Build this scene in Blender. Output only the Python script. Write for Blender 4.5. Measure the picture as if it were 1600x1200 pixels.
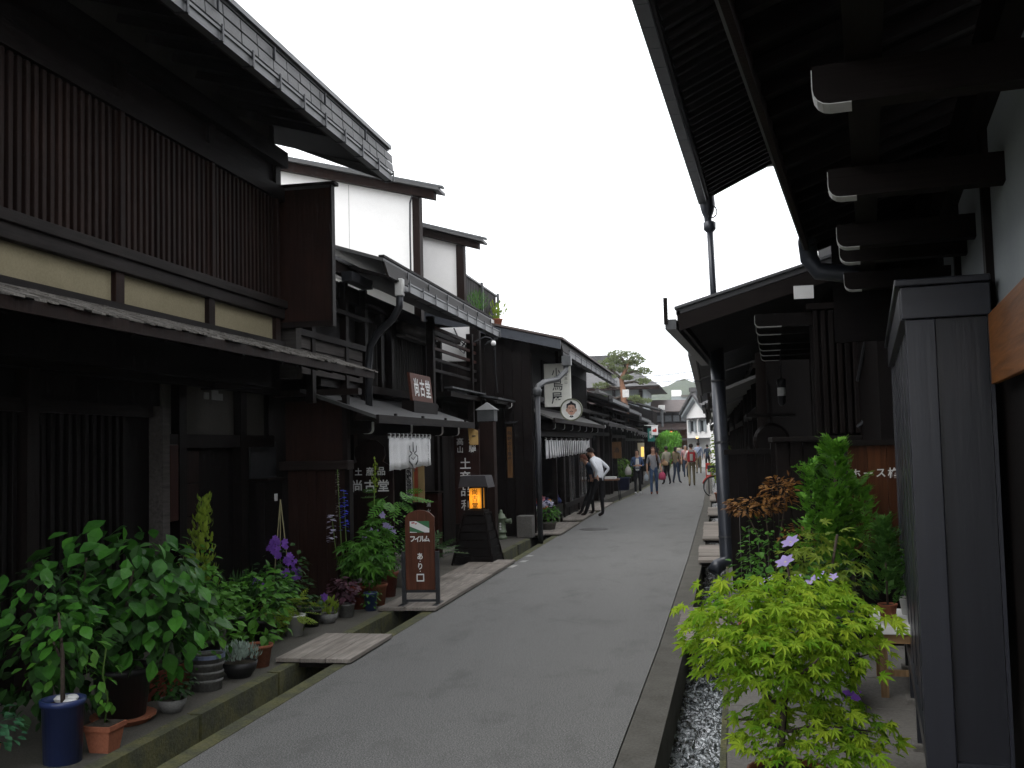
import bpy, bmesh, math, random
from mathutils import Vector, Matrix, Euler
R = math.radians
scn = bpy.context.scene
for o in list(bpy.data.objects): bpy.data.objects.remove(o)
COL = scn.collection
random.seed(7)

# ------------------------------------------------------------------ camera, sky, sun, exposure
cam_d = bpy.data.cameras.new('camera'); cam = bpy.data.objects.new('camera', cam_d); COL.objects.link(cam)
cam_d.sensor_width = 36; cam_d.lens = 36.0; cam_d.clip_start = 0.05; cam_d.clip_end = 12000
cam.location = (0, 0, 1.75)
cam.rotation_euler = (Matrix.Rotation(R(10.865), 3, 'Z') @ Matrix.Rotation(R(90 + 3.5245), 3, 'X') @ Matrix.Rotation(R(-1.4), 3, 'Z')).to_euler()
scn.camera = cam
SUN_EL, SUN_AZ = 55, 232            # azimuth clockwise from +Y (up the street): the sun stands behind and to the left, veiled by cloud
w = bpy.data.worlds.new('World'); scn.world = w; w.use_nodes = True
nt = w.node_tree; nt.nodes.clear()
sky = nt.nodes.new('ShaderNodeTexSky'); sky.sky_type = 'NISHITA'; sky.sun_disc = False
sky.sun_elevation = R(SUN_EL); sky.sun_rotation = R(SUN_AZ)
sky.air_density = 1.0; sky.dust_density = 6.0
hs = nt.nodes.new('ShaderNodeHueSaturation'); hs.inputs['Saturation'].default_value = 0.35; hs.inputs['Value'].default_value = 1.0
mixc = nt.nodes.new('ShaderNodeMix'); mixc.data_type = 'RGBA'; mixc.inputs[0].default_value = 0.85
mixc.inputs[7].default_value = (12.4, 12.6, 13.0, 1)      # the even white cloud deck
bg = nt.nodes.new('ShaderNodeBackground'); bg.inputs['Strength'].default_value = 0.15
wo = nt.nodes.new('ShaderNodeOutputWorld')
nt.links.new(sky.outputs[0], hs.inputs['Color']); nt.links.new(hs.outputs[0], mixc.inputs[6])
nt.links.new(mixc.outputs[2], bg.inputs['Color']); nt.links.new(bg.outputs[0], wo.inputs['Surface'])
sl = bpy.data.lights.new('sun', 'SUN'); sl.energy = 1.0; sl.angle = R(35); sl.color = (1, .97, .92)
so = bpy.data.objects.new('sun', sl); COL.objects.link(so)
sd = Vector((math.sin(R(SUN_AZ)) * math.cos(R(SUN_EL)), math.cos(R(SUN_AZ)) * math.cos(R(SUN_EL)), math.sin(R(SUN_EL))))
so.rotation_euler = sd.to_track_quat('Z', 'Y').to_euler(); so.location = (0, -20, 30)
scn.view_settings.view_transform = 'Standard'; scn.view_settings.look = 'None'
scn.view_settings.exposure = 0.35; scn.view_settings.gamma = 1.0
scn.render.engine = 'CYCLES'
scn.cycles.max_bounces = 4; scn.cycles.diffuse_bounces = 2; scn.cycles.glossy_bounces = 2
scn.cycles.transmission_bounces = 3; scn.cycles.transparent_max_bounces = 8
scn.cycles.use_denoising = True; scn.cycles.volume_bounces = 0; scn.cycles.use_adaptive_sampling = True; scn.cycles.adaptive_threshold = .02

# ------------------------------------------------------------------ helpers
WORLD = set()          # things whose parts are given in world coordinates
def origin(p):
    while p.parent: p = p.parent
    return p.location.copy() if p.name in WORLD else Vector((0, 0, 0))
def props(o, label=None, cat=None, group=None, kind=None):
    if label: o['label'] = label
    if cat: o['category'] = cat
    if group: o['group'] = group
    if kind: o['kind'] = kind
    return o
def thing(name, label, cat, loc=(0, 0, 0), rotz=0, group=None, world=False):
    o = bpy.data.objects.new(name, None); COL.objects.link(o); o.empty_display_size = .1
    o.location = loc; o.rotation_euler = (0, 0, rotz)
    if world: WORLD.add(o.name)
    return props(o, label, cat, group)
def piece(mesh, name, parent, loc=(0, 0, 0), rot=None, scale=None, mat=None):
    o = bpy.data.objects.new(name, mesh); COL.objects.link(o); o.parent = parent
    L = Vector(loc) - (origin(parent) if parent else Vector((0, 0, 0)))
    if rot is None and scale is None: o.location = L
    else:
        M = rot if isinstance(rot, Matrix) else (Euler(rot).to_matrix() if rot else Matrix.Identity(3))
        s = scale if scale is not None else 1
        sv = (s, s, s) if isinstance(s, (int, float)) else s
        o.matrix_local = Matrix.Translation(L) @ M.to_4x4() @ Matrix.Diagonal((*sv, 1))
    return o

class MB:
    def __init__(s): s.v = []; s.f = []; s.m = []; s.cm = 0
    def add(s, vs, fs, mi=None):
        n = len(s.v); s.v += [tuple(v) for v in vs]
        for f in fs: s.f.append(tuple(i + n for i in f)); s.m.append(s.cm if mi is None else mi)
        return s
    def box(s, x0, x1, y0, y1, z0, z1, M=None):
        vs = [Vector((x, y, z)) for z in (z0, z1) for y in (y0, y1) for x in (x0, x1)]
        if M: vs = [M @ v for v in vs]
        return s.add(vs, [(0, 2, 3, 1), (4, 5, 7, 6), (0, 1, 5, 4), (2, 6, 7, 3), (0, 4, 6, 2), (1, 3, 7, 5)])
    def prism(s, poly, a, b, axis='Y'):
        "polygon extruded along an axis; poly in the two other axes (xz for Y, yz for X, xy for Z)"
        n = len(poly)
        def P(p, t): return {'Y': (p[0], t, p[1]), 'X': (t, p[0], p[1]), 'Z': (p[0], p[1], t)}[axis]
        vs = [P(p, a) for p in poly] + [P(p, b) for p in poly]
        fs = [tuple(range(n - 1, -1, -1)), tuple(range(n, 2 * n))] + [(i, (i + 1) % n, n + (i + 1) % n, n + i) for i in range(n)]
        return s.add(vs, fs)
    def tube(s, pts, r, n=8, cap=True):
        pts = [Vector(p) for p in pts]; rs = r if isinstance(r, (list, tuple)) else [r] * len(pts)
        base = len(s.v); prev = None
        for i, p in enumerate(pts):
            d = (pts[min(i + 1, len(pts) - 1)] - pts[max(i - 1, 0)]).normalized()
            if prev is None:
                u = d.orthogonal().normalized()
            else:
                u = (prev - d * prev.dot(d)); u = u.normalized() if u.length > 1e-6 else d.orthogonal().normalized()
            prev = u; vv = d.cross(u)
            for k in range(n):
                a = 2 * math.pi * k / n; s.v.append(tuple(p + (u * math.cos(a) + vv * math.sin(a)) * rs[i]))
        for i in range(len(pts) - 1):
            for k in range(n):
                k2 = (k + 1) % n
                s.f.append((base + i * n + k, base + i * n + k2, base + (i + 1) * n + k2, base + (i + 1) * n + k)); s.m.append(s.cm)
        if cap:
            s.f.append(tuple(base + k for k in range(n - 1, -1, -1))); s.m.append(s.cm)
            s.f.append(tuple(base + (len(pts) - 1) * n + k for k in range(n))); s.m.append(s.cm)
        return s
    def lathe(s, prof, n=20, c=(0, 0, 0), squash=1):
        base = len(s.v)
        for (r, z) in prof:
            for k in range(n):
                a = 2 * math.pi * k / n; s.v.append((c[0] + r * math.cos(a), c[1] + r * squash * math.sin(a), c[2] + z))
        for i in range(len(prof) - 1):
            for k in range(n):
                k2 = (k + 1) % n; s.f.append((base + i * n + k, base + i * n + k2, base + (i + 1) * n + k2, base + (i + 1) * n + k)); s.m.append(s.cm)
        return s
    def xf(s, tv, tf, M, mi=None):
        return s.add([M @ v for v in tv], tf, mi)
    def mesh(s, name, mats, off=Vector((0, 0, 0)), smooth=False):
        me = bpy.data.meshes.new(name)
        me.from_pydata([tuple(Vector(v) - off) for v in s.v], [], s.f)
        for m in (mats if isinstance(mats, (list, tuple)) else [mats]): me.materials.append(m)
        if any(s.m): me.polygons.foreach_set('material_index', s.m)
        if smooth: me.polygons.foreach_set('use_smooth', [True] * len(me.polygons))
        me.update(); return me
    def build(s, name, mats, parent=None, smooth=False, bevel=0, **kw):
        off = origin(parent) if parent else Vector((0, 0, 0))
        me = s.mesh(name, mats, off, smooth)
        o = bpy.data.objects.new(name, me); COL.objects.link(o); o.parent = parent
        if bevel:
            b = o.modifiers.new('bevel', 'BEVEL'); b.width = bevel; b.segments = 2; b.limit_method = 'ANGLE'
        return props(o, **kw)
def bx(name, mat, parent, x0, x1, y0, y1, z0, z1, bevel=0, **kw):
    return MB().box(min(x0, x1), max(x0, x1), min(y0, y1), max(y0, y1), min(z0, z1), max(z0, z1)).build(name, mat, parent, bevel=bevel, **kw)
def boxmesh(name, mat, sx, sy, sz, bev=0):
    "shared box mesh centred on its origin, optionally chamfered"
    bm = bmesh.new(); bmesh.ops.create_cube(bm, size=1)
    for v in bm.verts: v.co = Vector((v.co.x * sx, v.co.y * sy, v.co.z * sz))
    if bev: bmesh.ops.bevel(bm, geom=bm.edges[:], offset=bev, segments=1, affect='EDGES', profile=.5)
    me = bpy.data.meshes.new(name); bm.to_mesh(me); bm.free(); me.materials.append(mat); return me

# ------------------------------------------------------------------ materials
def nodes(name):
    m = bpy.data.materials.new(name); m.use_nodes = True; t = m.node_tree; t.nodes.clear()
    out = t.nodes.new('ShaderNodeOutputMaterial'); p = t.nodes.new('ShaderNodeBsdfPrincipled'); t.links.new(p.outputs[0], out.inputs[0])
    return m, t, p, out
def N(t, kind, **kw):
    n = t.nodes.new(kind)
    for k, v in kw.items(): setattr(n, k, v)
    return n
def coords(t, scale, kind='Object'):
    tc = N(t, 'ShaderNodeTexCoord'); mp = N(t, 'ShaderNodeMapping'); mp.inputs['Scale'].default_value = scale
    if kind == 'World':
        g = N(t, 'ShaderNodeNewGeometry'); t.links.new(g.outputs['Position'], mp.inputs[0])
    else: t.links.new(tc.outputs[kind], mp.inputs[0])
    return mp.outputs[0]
def noise(t, vec, scale, detail=4, rough=.55, dist=0):
    n = N(t, 'ShaderNodeTexNoise'); n.inputs['Scale'].default_value = scale; n.inputs['Detail'].default_value = detail
    n.inputs['Roughness'].default_value = rough; n.inputs['Distortion'].default_value = dist
    t.links.new(vec, n.inputs['Vector']); return n.outputs[0]
def ramp(t, fac, stops):
    r = N(t, 'ShaderNodeValToRGB'); e = r.color_ramp.elements
    while len(e) < len(stops): e.new(.5)
    for i, (p, c) in enumerate(stops): e[i].position = p; e[i].color = (*c, 1) if len(c) == 3 else c
    t.links.new(fac, r.inputs[0]); return r.outputs[0]
def mix(t, fac, a, b, mode='MIX'):
    m = N(t, 'ShaderNodeMix', data_type='RGBA', blend_type=mode)
    for i, v in ((0, fac), (6, a), (7, b)):
        if isinstance(v, (int, float)): m.inputs[i].default_value = v
        elif isinstance(v, tuple): m.inputs[i].default_value = (*v, 1) if len(v) == 3 else v
        else: t.links.new(v, m.inputs[i])
    return m.outputs[2]
def bump(t, p, h, dist=.01, strength=.5):
    b = N(t, 'ShaderNodeBump'); b.inputs['Distance'].default_value = dist; b.inputs['Strength'].default_value = strength
    t.links.new(h, b.inputs['Height']); t.links.new(b.outputs[0], p.inputs['Normal'])
def c3(c, k): return tuple(x * k for x in c)
def vary(t, col, amt, island=False):
    "brightness varied from piece to piece"
    if island: src = N(t, 'ShaderNodeNewGeometry').outputs['Random Per Island']
    else: src = N(t, 'ShaderNodeObjectInfo').outputs['Random']
    mr = N(t, 'ShaderNodeMapRange'); mr.inputs[3].default_value = 1 - amt; mr.inputs[4].default_value = 1 + amt
    t.links.new(src, mr.inputs[0])
    return mix(t, 1.0, col, mr.outputs[0], 'MULTIPLY')
def wood(name, c, axis='Z', rough=.6, wear=None, var=.25, sc=1, spec=.12, con=1.0):
    m, t, p, _ = nodes(name); c = c3(c, .66); wear = c3(wear, .66) if wear else None
    s = {'Z': (22, 22, 1.2), 'Y': (22, 1.2, 22), 'X': (1.2, 22, 22)}[axis]
    vec = coords(t, tuple(x * sc for x in s))
    g = noise(t, vec, 1.6, 5, .6, .4)
    col = ramp(t, g, [(.3, c3(c, 1 - .4 * con)), (.55, c), (.8, c3(c, 1 + .5 * con))])
    big = noise(t, coords(t, (1, 1, 1), 'World'), 2.3, 3)
    if wear:
        wf = ramp(t, big, [(.45, (0, 0, 0)), (.75, (1, 1, 1))])
        wf2 = mix(t, 1.0, wf, g, 'MULTIPLY'); col = mix(t, wf2, col, wear)
    col = vary(t, col, var)
    t.links.new(col, p.inputs['Base Color']); p.inputs['Roughness'].default_value = rough
    p.inputs['Specular IOR Level'].default_value = spec
    bump(t, p, g, .004 * con, .6); return m
def rough_mat(name, c, c2, sc=3, rough=.9, bumpd=.004, var=0, fine=60, coord='World', spec=.3, island=False, speck=.35):
    m, t, p, _ = nodes(name)
    vec = coords(t, (1, 1, 1), coord)
    a = noise(t, vec, sc, 6, .6); b = noise(t, vec, fine, 3, .6)
    col = ramp(t, a, [(.32, c), (.68, c2)])
    col = mix(t, speck, col, ramp(t, b, [(.35, c3(c, .7)), (.65, c3(c2, 1.15))]))
    if var: col = vary(t, col, var, island)
    t.links.new(col, p.inputs['Base Color']); p.inputs['Roughness'].default_value = rough; p.inputs['Specular IOR Level'].default_value = spec
    bump(t, p, b, bumpd, .6); return m
def plain(name, c, rough=.5, metal=0, spec=.5, var=0, dirt=.25):
    m, t, p, _ = nodes(name)
    a = noise(t, coords(t, (1, 1, 1), 'World'), 7, 5)
    col = ramp(t, a, [(.3, c3(c, 1 - dirt)), (.65, c)])
    if var: col = vary(t, col, var)
    t.links.new(col, p.inputs['Base Color']); p.inputs['Roughness'].default_value = rough; p.inputs['Metallic'].default_value = metal
    p.inputs['Specular IOR Level'].default_value = spec; return m
def leafmat(name, c, c2, trans=.35, rough=.45, island=False, spec=.4):
    m, t, p, out = nodes(name)
    src = (N(t, 'ShaderNodeNewGeometry').outputs['Random Per Island'] if island else N(t, 'ShaderNodeObjectInfo').outputs['Random'])
    col = ramp(t, src, [(0, c), (1, c2)])
    nz = noise(t, coords(t, (1, 1, 1), 'World'), 9, 3)
    col = mix(t, ramp(t, nz, [(.35, (.0, .0, .0)), (.75, (.5, .5, .5))]), col, c3(c2, 1.15))
    t.links.new(col, p.inputs['Base Color']); p.inputs['Roughness'].default_value = rough + .1; p.inputs['Specular IOR Level'].default_value = spec * .55
    tr = N(t, 'ShaderNodeBsdfTranslucent'); t.links.new(col, tr.inputs[0])
    ms = N(t, 'ShaderNodeMixShader'); ms.inputs[0].default_value = trans
    t.links.new(p.outputs[0], ms.inputs[1]); t.links.new(tr.outputs[0], ms.inputs[2]); t.links.new(ms.outputs[0], out.inputs[0]); return m
def emis(name, c, strength):
    m, t, p, _ = nodes(name)
    p.inputs['Base Color'].default_value = (*c, 1); p.inputs['Emission Color'].default_value = (*c, 1); p.inputs['Emission Strength'].default_value = strength; return m

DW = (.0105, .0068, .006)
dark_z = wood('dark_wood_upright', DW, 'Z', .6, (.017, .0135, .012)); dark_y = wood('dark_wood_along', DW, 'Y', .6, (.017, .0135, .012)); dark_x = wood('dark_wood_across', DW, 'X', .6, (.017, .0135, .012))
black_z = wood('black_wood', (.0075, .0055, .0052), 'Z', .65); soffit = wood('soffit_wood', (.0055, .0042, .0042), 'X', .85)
brown_z = wood('brown_wood', (.0205, .0105, .0082), 'Z', .65, (.034, .017, .013)); wing_w = wood('wing_wall_wood', (.034, .015, .011), 'Z', .6, (.05, .024, .017)); red_z = wood('red_brown_wood', (.05, .015, .010), 'Z', .5, (.03, .009, .007))
sill_y = wood('sill_wood', (.018, .0145, .0135), 'Y', .65, (.035, .029, .026))
grey_y = wood('grey_weathered', (.10, .09, .085), 'Y', .85, (.05, .045, .04), .35); grey_x = wood('grey_weathered_x', (.105, .095, .088), 'X', .85, (.05, .045, .04), .35)
plank_m = wood('bridge_plank', (.40, .36, .32), 'X', .85, (.22, .19, .16), .22); plank_y = wood('bridge_plank_along', (.40, .36, .32), 'Y', .85, (.22, .19, .16), .22)
cap_m = wood('cap_wood', (.042, .03, .027), 'X', .6)
tan_y = wood('tan_board', (.34, .125, .03), 'Y', .5); orange_z = wood('hose_box_wood', (.12, .045, .02), 'Z', .45, (.05, .02, .01)); sign_red = wood('sign_board_red', (.13, .045, .028), 'Y', .5)
box_z = wood('shutter_box_wood', (.026, .028, .038), 'Z', .30, (.036, .039, .05), spec=.45, con=.35, sc=.7); box_x = wood('shutter_box_across', (.026, .028, .038), 'X', .30, (.036, .039, .05), spec=.45, con=.35, sc=.7); box_y = wood('shutter_box_along', (.026, .028, .038), 'Y', .30, (.036, .039, .05), spec=.45, con=.35, sc=.7)
ochre = rough_mat('ochre_plaster', (.185, .16, .098), (.24, .21, .135), 2.0, .95, .002, fine=60, speck=.2); 
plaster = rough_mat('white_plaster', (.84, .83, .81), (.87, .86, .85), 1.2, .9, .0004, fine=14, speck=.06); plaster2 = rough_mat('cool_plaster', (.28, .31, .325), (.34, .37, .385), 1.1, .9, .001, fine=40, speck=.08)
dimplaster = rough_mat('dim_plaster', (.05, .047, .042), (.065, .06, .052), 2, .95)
slate = rough_mat('slate', (.065, .066, .068), (.105, .106, .108), 5, .5, .002, var=.22, fine=70)
gutter_m = plain('gutter_metal', (.082, .086, .09), .42, .35, var=.1); darkmetal = plain('dark_metal', (.035, .037, .042), .45, .5); bluemetal = plain('blue_grey_metal', (.055, .062, .075), .4, .4)
shing = rough_mat('wood_shingle', (.065, .06, .054), (.16, .15, .135), 9, .95, .004, var=.3, island=True)
pipe_m = plain('pipe_slate_blue', (.035, .04, .052), .35, .2)
white_end = plain('white_beam_paint', (.66, .66, .64), .7, dirt=.15); white_m = plain('white_paint', (.78, .78, .77), .6, dirt=.1); ink = plain('ink', (.012, .012, .016), .7)
cloth_w = rough_mat('white_cloth', (.80, .81, .82), (.86, .86, .87), 4, .9, .001, fine=120)
concrete = rough_mat('concrete', (.105, .10, .09), (.165, .157, .145), 2.2, .95, .004, fine=45); kerb_m = rough_mat('kerb_concrete', (.07, .067, .056), (.12, .114, .10), 3.5, .95, .006, fine=55); stone_l = rough_mat('paving_stone', (.11, .105, .095), (.17, .16, .148), 3, .9, .005, var=.15, fine=40)
soil = rough_mat('soil', (.02, .015, .011), (.05, .04, .03), 20, 1, .01)
terracotta = rough_mat('terracotta', (.26, .085, .045), (.33, .12, .065), 8, .8, .002, coord='Object'); redpot = rough_mat('red_glazed_pot', (.17, .035, .02), (.22, .05, .03), 8, .45, .001, coord='Object')
bluepot = plain('blue_glazed_pot', (.028, .045, .14), .3, var=.1); blackpot = plain('black_pot', (.012, .012, .013), .5); whitepot = plain('white_pot', (.62, .62, .60), .5); greypot = rough_mat('stone_pot', (.13, .13, .125), (.22, .22, .21), 12, .85, .004, coord='Object')
glass_d = plain('dark_glass', (.012, .014, .016), .08, spec=.6); iron = plain('cast_iron', (.07, .065, .06), .6, .6)
rooftile = None
def tile_mat(name, c):
    m, t, p, _ = nodes(name); vec = coords(t, (1, 1, 1), 'World')
    wv = N(t, 'ShaderNodeTexWave', wave_type='BANDS', bands_direction='Y'); wv.inputs['Scale'].default_value = 1.05; t.links.new(vec, wv.inputs[0])
    a = noise(t, vec, 2.5, 5); col = ramp(t, a, [(.3, c3(c, .7)), (.7, c3(c, 1.3))]); t.links.new(col, p.inputs['Base Color']); p.inputs['Roughness'].default_value = .6
    bump(t, p, wv.outputs[0], .03, .8); return m
rooftile = tile_mat('roof_tile', (.065, .064, .065)); roofbrown = tile_mat('roof_sheet_brown', (.062, .043, .038))
# asphalt: aggregate speckle, tyre-worn tone, cracks
def asphalt_mat():
    m, t, p, _ = nodes('asphalt'); vec = coords(t, (1, 1, 1), 'World')
    big = noise(t, coords(t, (1.2, .25, 1), 'World'), 1.3, 5, .6); fine = noise(t, vec, 110, 3, .75); mid = noise(t, vec, 26, 4, .65)
    col = ramp(t, big, [(.3, (.120, .120, .115)), (.7, (.172, .171, .164))])
    col = mix(t, .75, col, ramp(t, fine, [(.38, (.030, .030, .029)), (.5, (.128, .127, .122)), (.62, (.33, .327, .316))]))
    col = mix(t, ramp(t, mid, [(.5, (0, 0, 0)), (.85, (.5, .5, .5))]), col, (.06, .06, .057))
    st = noise(t, coords(t, (1, .5, 1), 'World'), 2.2, 6, .7); col = mix(t, ramp(t, st, [(.52, (0, 0, 0)), (.72, (.55, .55, .55))]), col, (.072, .072, .067)); col = mix(t, ramp(t, noise(t, vec, 5, 5, .7), [(.55, (0, 0, 0)), (.8, (.4, .4, .4))]), col, (.195, .193, .184))
    vo = N(t, 'ShaderNodeTexVoronoi', feature='DISTANCE_TO_EDGE'); vo.inputs['Scale'].default_value = .33
    wv = noise(t, vec, 3.5, 4); mx = mix(t, .12, vec, wv, 'ADD'); t.links.new(mx, vo.inputs['Vector'])
    ck = ramp(t, vo.outputs[0], [(.0, (1, 1, 1)), (.004, (0, 0, 0))])
    gate = ramp(t, noise(t, vec, .5, 2), [(.50, (0, 0, 0)), (.60, (.30, .30, .30))])
    col = mix(t, mix(t, 1.0, ck, gate, 'MULTIPLY'), col, (.06, .06, .058))
    t.links.new(col, p.inputs['Base Color']); p.inputs['Roughness'].default_value = .82; p.inputs['Specular IOR Level'].default_value = .35
    bump(t, p, fine, .004, .6); return m
asphalt = asphalt_mat()
def mossy():
    m, t, p, _ = nodes('mossy_concrete'); vec = coords(t, (1, 1, 1), 'World')
    a = noise(t, vec, 4, 6, .65); b = noise(t, vec, 50, 3)
    col = ramp(t, a, [(.3, (.028, .028, .02)), (.48, (.055, .062, .016)), (.60, (.12, .115, .022)), (.75, (.075, .07, .058))])
    col = mix(t, .4, col, ramp(t, b, [(.3, (.03, .03, .02)), (.7, (.14, .135, .10))]))
    t.links.new(col, p.inputs['Base Color']); p.inputs['Roughness'].default_value = .95; bump(t, p, b, .008, .8); return m
moss = mossy()
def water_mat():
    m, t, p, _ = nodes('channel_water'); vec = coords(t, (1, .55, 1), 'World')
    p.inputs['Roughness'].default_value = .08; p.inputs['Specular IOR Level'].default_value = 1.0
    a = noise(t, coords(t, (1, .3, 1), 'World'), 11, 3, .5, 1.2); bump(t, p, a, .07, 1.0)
    foam_glint = noise(t, coords(t, (1, .28, 1), 'World'), 20, 4, .6, 1.8); t.links.new(ramp(t, foam_glint, [(.42, (.02, .024, .026)), (.52, (.16, .18, .19)), (.62, (.55, .59, .61))]), p.inputs['Base Color']); return m  # pale foam streaks, with sky reflection and sparkle also painted into the base colour
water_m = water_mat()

# lettering ------------------------------------------------------
GLY = {}
def glyph(ch, bold=0.0):
    k = (ch, bold)
    if k not in GLY:
        c = bpy.data.curves.new('g', 'FONT'); c.body = ch; c.size = 1; c.offset = bold; c.resolution_u = 3
        o = bpy.data.objects.new('g', c); COL.objects.link(o); dg = bpy.context.evaluated_depsgraph_get()
        me = bpy.data.meshes.new_from_object(o.evaluated_get(dg)); vs = [v.co.copy() for v in me.vertices]; fs = [tuple(f.vertices) for f in me.polygons]
        bpy.data.objects.remove(o); bpy.data.curves.remove(c); bpy.data.meshes.remove(me)
        if vs:
            x0, x1 = min(v.x for v in vs), max(v.x for v in vs); z0, z1 = min(v.y for v in vs), max(v.y for v in vs)
            cx, cy = (x0 + x1) / 2, (z0 + z1) / 2; vs = [Vector((v.x - cx, v.y - cy, 0)) for v in vs]
        GLY[k] = (vs, fs)
    return GLY[k]
FACE = {'-Y': Matrix(((1, 0, 0), (0, 0, -1), (0, 1, 0))), '+X': Matrix(((0, 0, 1), (1, 0, 0), (0, 1, 0)))}
FACE['-X'] = Matrix(((0, 0, -1), (-1, 0, 0), (0, 1, 0)))
def letters(mb, items, at, face, bold=.0, wx=1.0):
    "items: (char, dx, dy, size) on a board whose centre is `at`"
    M = FACE[face] if isinstance(face, str) else face
    for ch, dx, dy, s in items:
        vs, fs = glyph(ch, bold)
        mb.add([Vector(at) + M @ Vector((dx + v.x * s * wx, dy + v.y * s, 0)) for v in vs], fs)
def strokes(mb, lines, at, face):
    "flat brush strokes: (points, width)"
    M = FACE[face] if isinstance(face, str) else face
    for pts, wd in lines:
        pts = [Vector((*p, 0)) for p in pts]; L = []; Rr = []
        for i, p in enumerate(pts):
            d = (pts[min(i + 1, len(pts) - 1)] - pts[max(i - 1, 0)]).normalized(); n = Vector((-d.y, d.x, 0))
            ww = wd[i] if isinstance(wd, (list, tuple)) else wd
            L.append(p + n * ww / 2); Rr.append(p - n * ww / 2)
        vs = [Vector(at) + M @ q for q in L + Rr]; n = len(pts)
        mb.add(vs, [(i, n + i, n + i + 1, i + 1) for i in range(n - 1)])
def disc(mb, cx, cy, rx, ry, at, face, n=20, mi=None):
    M = FACE[face] if isinstance(face, str) else face
    mb.add([Vector(at) + M @ Vector((cx + rx * math.cos(2 * math.pi * k / n), cy + ry * math.sin(2 * math.pi * k / n), 0)) for k in range(n)], [tuple(range(n))], mi)

# ------------------------------------------------------------------ the setting: ground, road, kerbs, channels, water
g = MB(); g.box(-4000, 4000, -300, 4000, -1.6, -1.5); g.build('ground', rough_mat('earth', (.06, .06, .04), (.1, .1, .06), .02, 1), kind='structure')
ROADL = [(-8, -3.12), (5, -3.12), (20, -3.10), (30, -3.05), (37, -2.75), (50, -2.6), (95, -3.2)]
ROADR = [(-8, -.62), (5.7, -.36), (9, -.28), (16, -.17), (29, -.04), (40, .0), (95, .0)]
def lerp(tab, y):
    for (a, xa), (b, xb) in zip(tab, tab[1:]):
        if a <= y <= b: return xa + (xb - xa) * (y - a) / (b - a)
    return tab[0][1] if y < tab[0][0] else tab[-1][1]
def strip(mb, fa, fb, y0, y1, zt, zb, step=1.0):
    "box-sectioned strip between two x(y) lines"
    n = max(1, int((y1 - y0) / step)); base = len(mb.v)
    for i in range(n + 1):
        y = y0 + (y1 - y0) * i / n; a, b = fa(y), fb(y)
        mb.v += [(a, y, zt), (b, y, zt), (b, y, zb), (a, y, zb)]
    for i in range(n):
        q = base + i * 4
        for k in range(4):
            k2 = (k + 1) % 4; mb.f.append((q + k, q + k2, q + 4 + k2, q + 4 + k)[::-1]); mb.m.append(mb.cm)
    mb.f.append((base, base + 1, base + 2, base + 3)); mb.m.append(mb.cm); q = base + n * 4; mb.f.append((q + 3, q + 2, q + 1, q)); mb.m.append(mb.cm)
rl = lambda y: lerp(ROADL, y); rr = lambda y: lerp(ROADR, y)
road = MB(); strip(road, lambda y: rl(y) + .12, lambda y: rr(y) - .225, -8, 95, 0, -1.2); road.build('road', asphalt, kind='structure')
kr = MB(); strip(kr, lambda y: rr(y) - .215, rr, -8, 95, .002, -1.2); kr.build('kerb_strip_right', kerb_m, kind='structure')
kl = MB(); strip(kl, rl, lambda y: rl(y) + .118, -8, 95, .003, -1.2); kl.build('kerb_strip_left', moss, kind='structure')
fl = MB(); strip(fl, lambda y: -12, lambda y: rl(y) - .40, -8, 95, .0, -1.2); fl.build('pavement_left', rough_mat('left_paving', (.06, .057, .047), (.105, .098, .085), 2, .95, .006), kind='structure')
fr = MB(); strip(fr, lambda y: rr(y) + .36, lambda y: 12, -8, 95, .0, -1.2); pr = fr.build('pavement_right', concrete, kind='structure')
# mossy stones along the far side of the open left channel
km = MB()
kroot = None
for i in range(14):
    y0 = 2.0 + i * 1.28
    o = MB().box(-.055, .055, -.62, .62, -.8, .012 + random.uniform(-.008, .012)).build('kerb_stone', moss, None)
    o.location = (rl(y0) - .37 + random.uniform(-.006, .006), y0, 0)
    o.parent = bpy.data.objects['pavement_left']; o.matrix_parent_inverse = Matrix.Identity(4)
wl = MB(); strip(wl, lambda y: rl(y) - .5, lambda y: rl(y) + .1, -8, 95, -.52, -1.1); wl.build('channel_bed_left', moss, kind='structure')
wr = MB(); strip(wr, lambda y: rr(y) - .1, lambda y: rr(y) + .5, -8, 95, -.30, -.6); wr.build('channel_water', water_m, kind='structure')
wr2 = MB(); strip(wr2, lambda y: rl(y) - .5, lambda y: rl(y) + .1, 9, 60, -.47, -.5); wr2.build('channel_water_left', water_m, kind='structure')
# concrete slabs of the right pavement
ys = [3.2, 4.4, 5.55, 6.1, 7.0, 7.9, 9.0, 10.2]
for a, b in zip(ys, ys[1:]):
    for xa, xb in ((.02, .50), (.51, 1.6)):
        s = boxmesh('slab', concrete, xb - xa, b - a - .012, .03, .005); o = piece(s, 'slab', pr, ((xa + xb) / 2 + lerp(ROADR, b) + .36, (a + b) / 2, .004)); o.rotation_euler.y = random.uniform(-.004, .004)
for k_, (xx, yy, L_) in enumerate(((-2.98, 14.7, .35), (-2.93, 15.4, .28), (-2.97, 16.2, .2))):
    mk = MB(); mk.add([(xx, yy, .0045), (xx + .10, yy + .02, .0045), (xx + .12, yy + L_, .0045), (xx + .03, yy + L_ * .9, .0045)], [(0, 1, 2, 3)]); mk.build('paint_mark', plain('worn_white', (.42, .42, .40), .8, dirt=.4), bpy.data.objects['road'])
# moss line beside the water
ml = MB(); strip(ml, lambda y: rr(y) + .345, lambda y: rr(y) + .38, 3, 30, .012, -.3); ml.build('channel_edge', moss, kind='structure')

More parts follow.
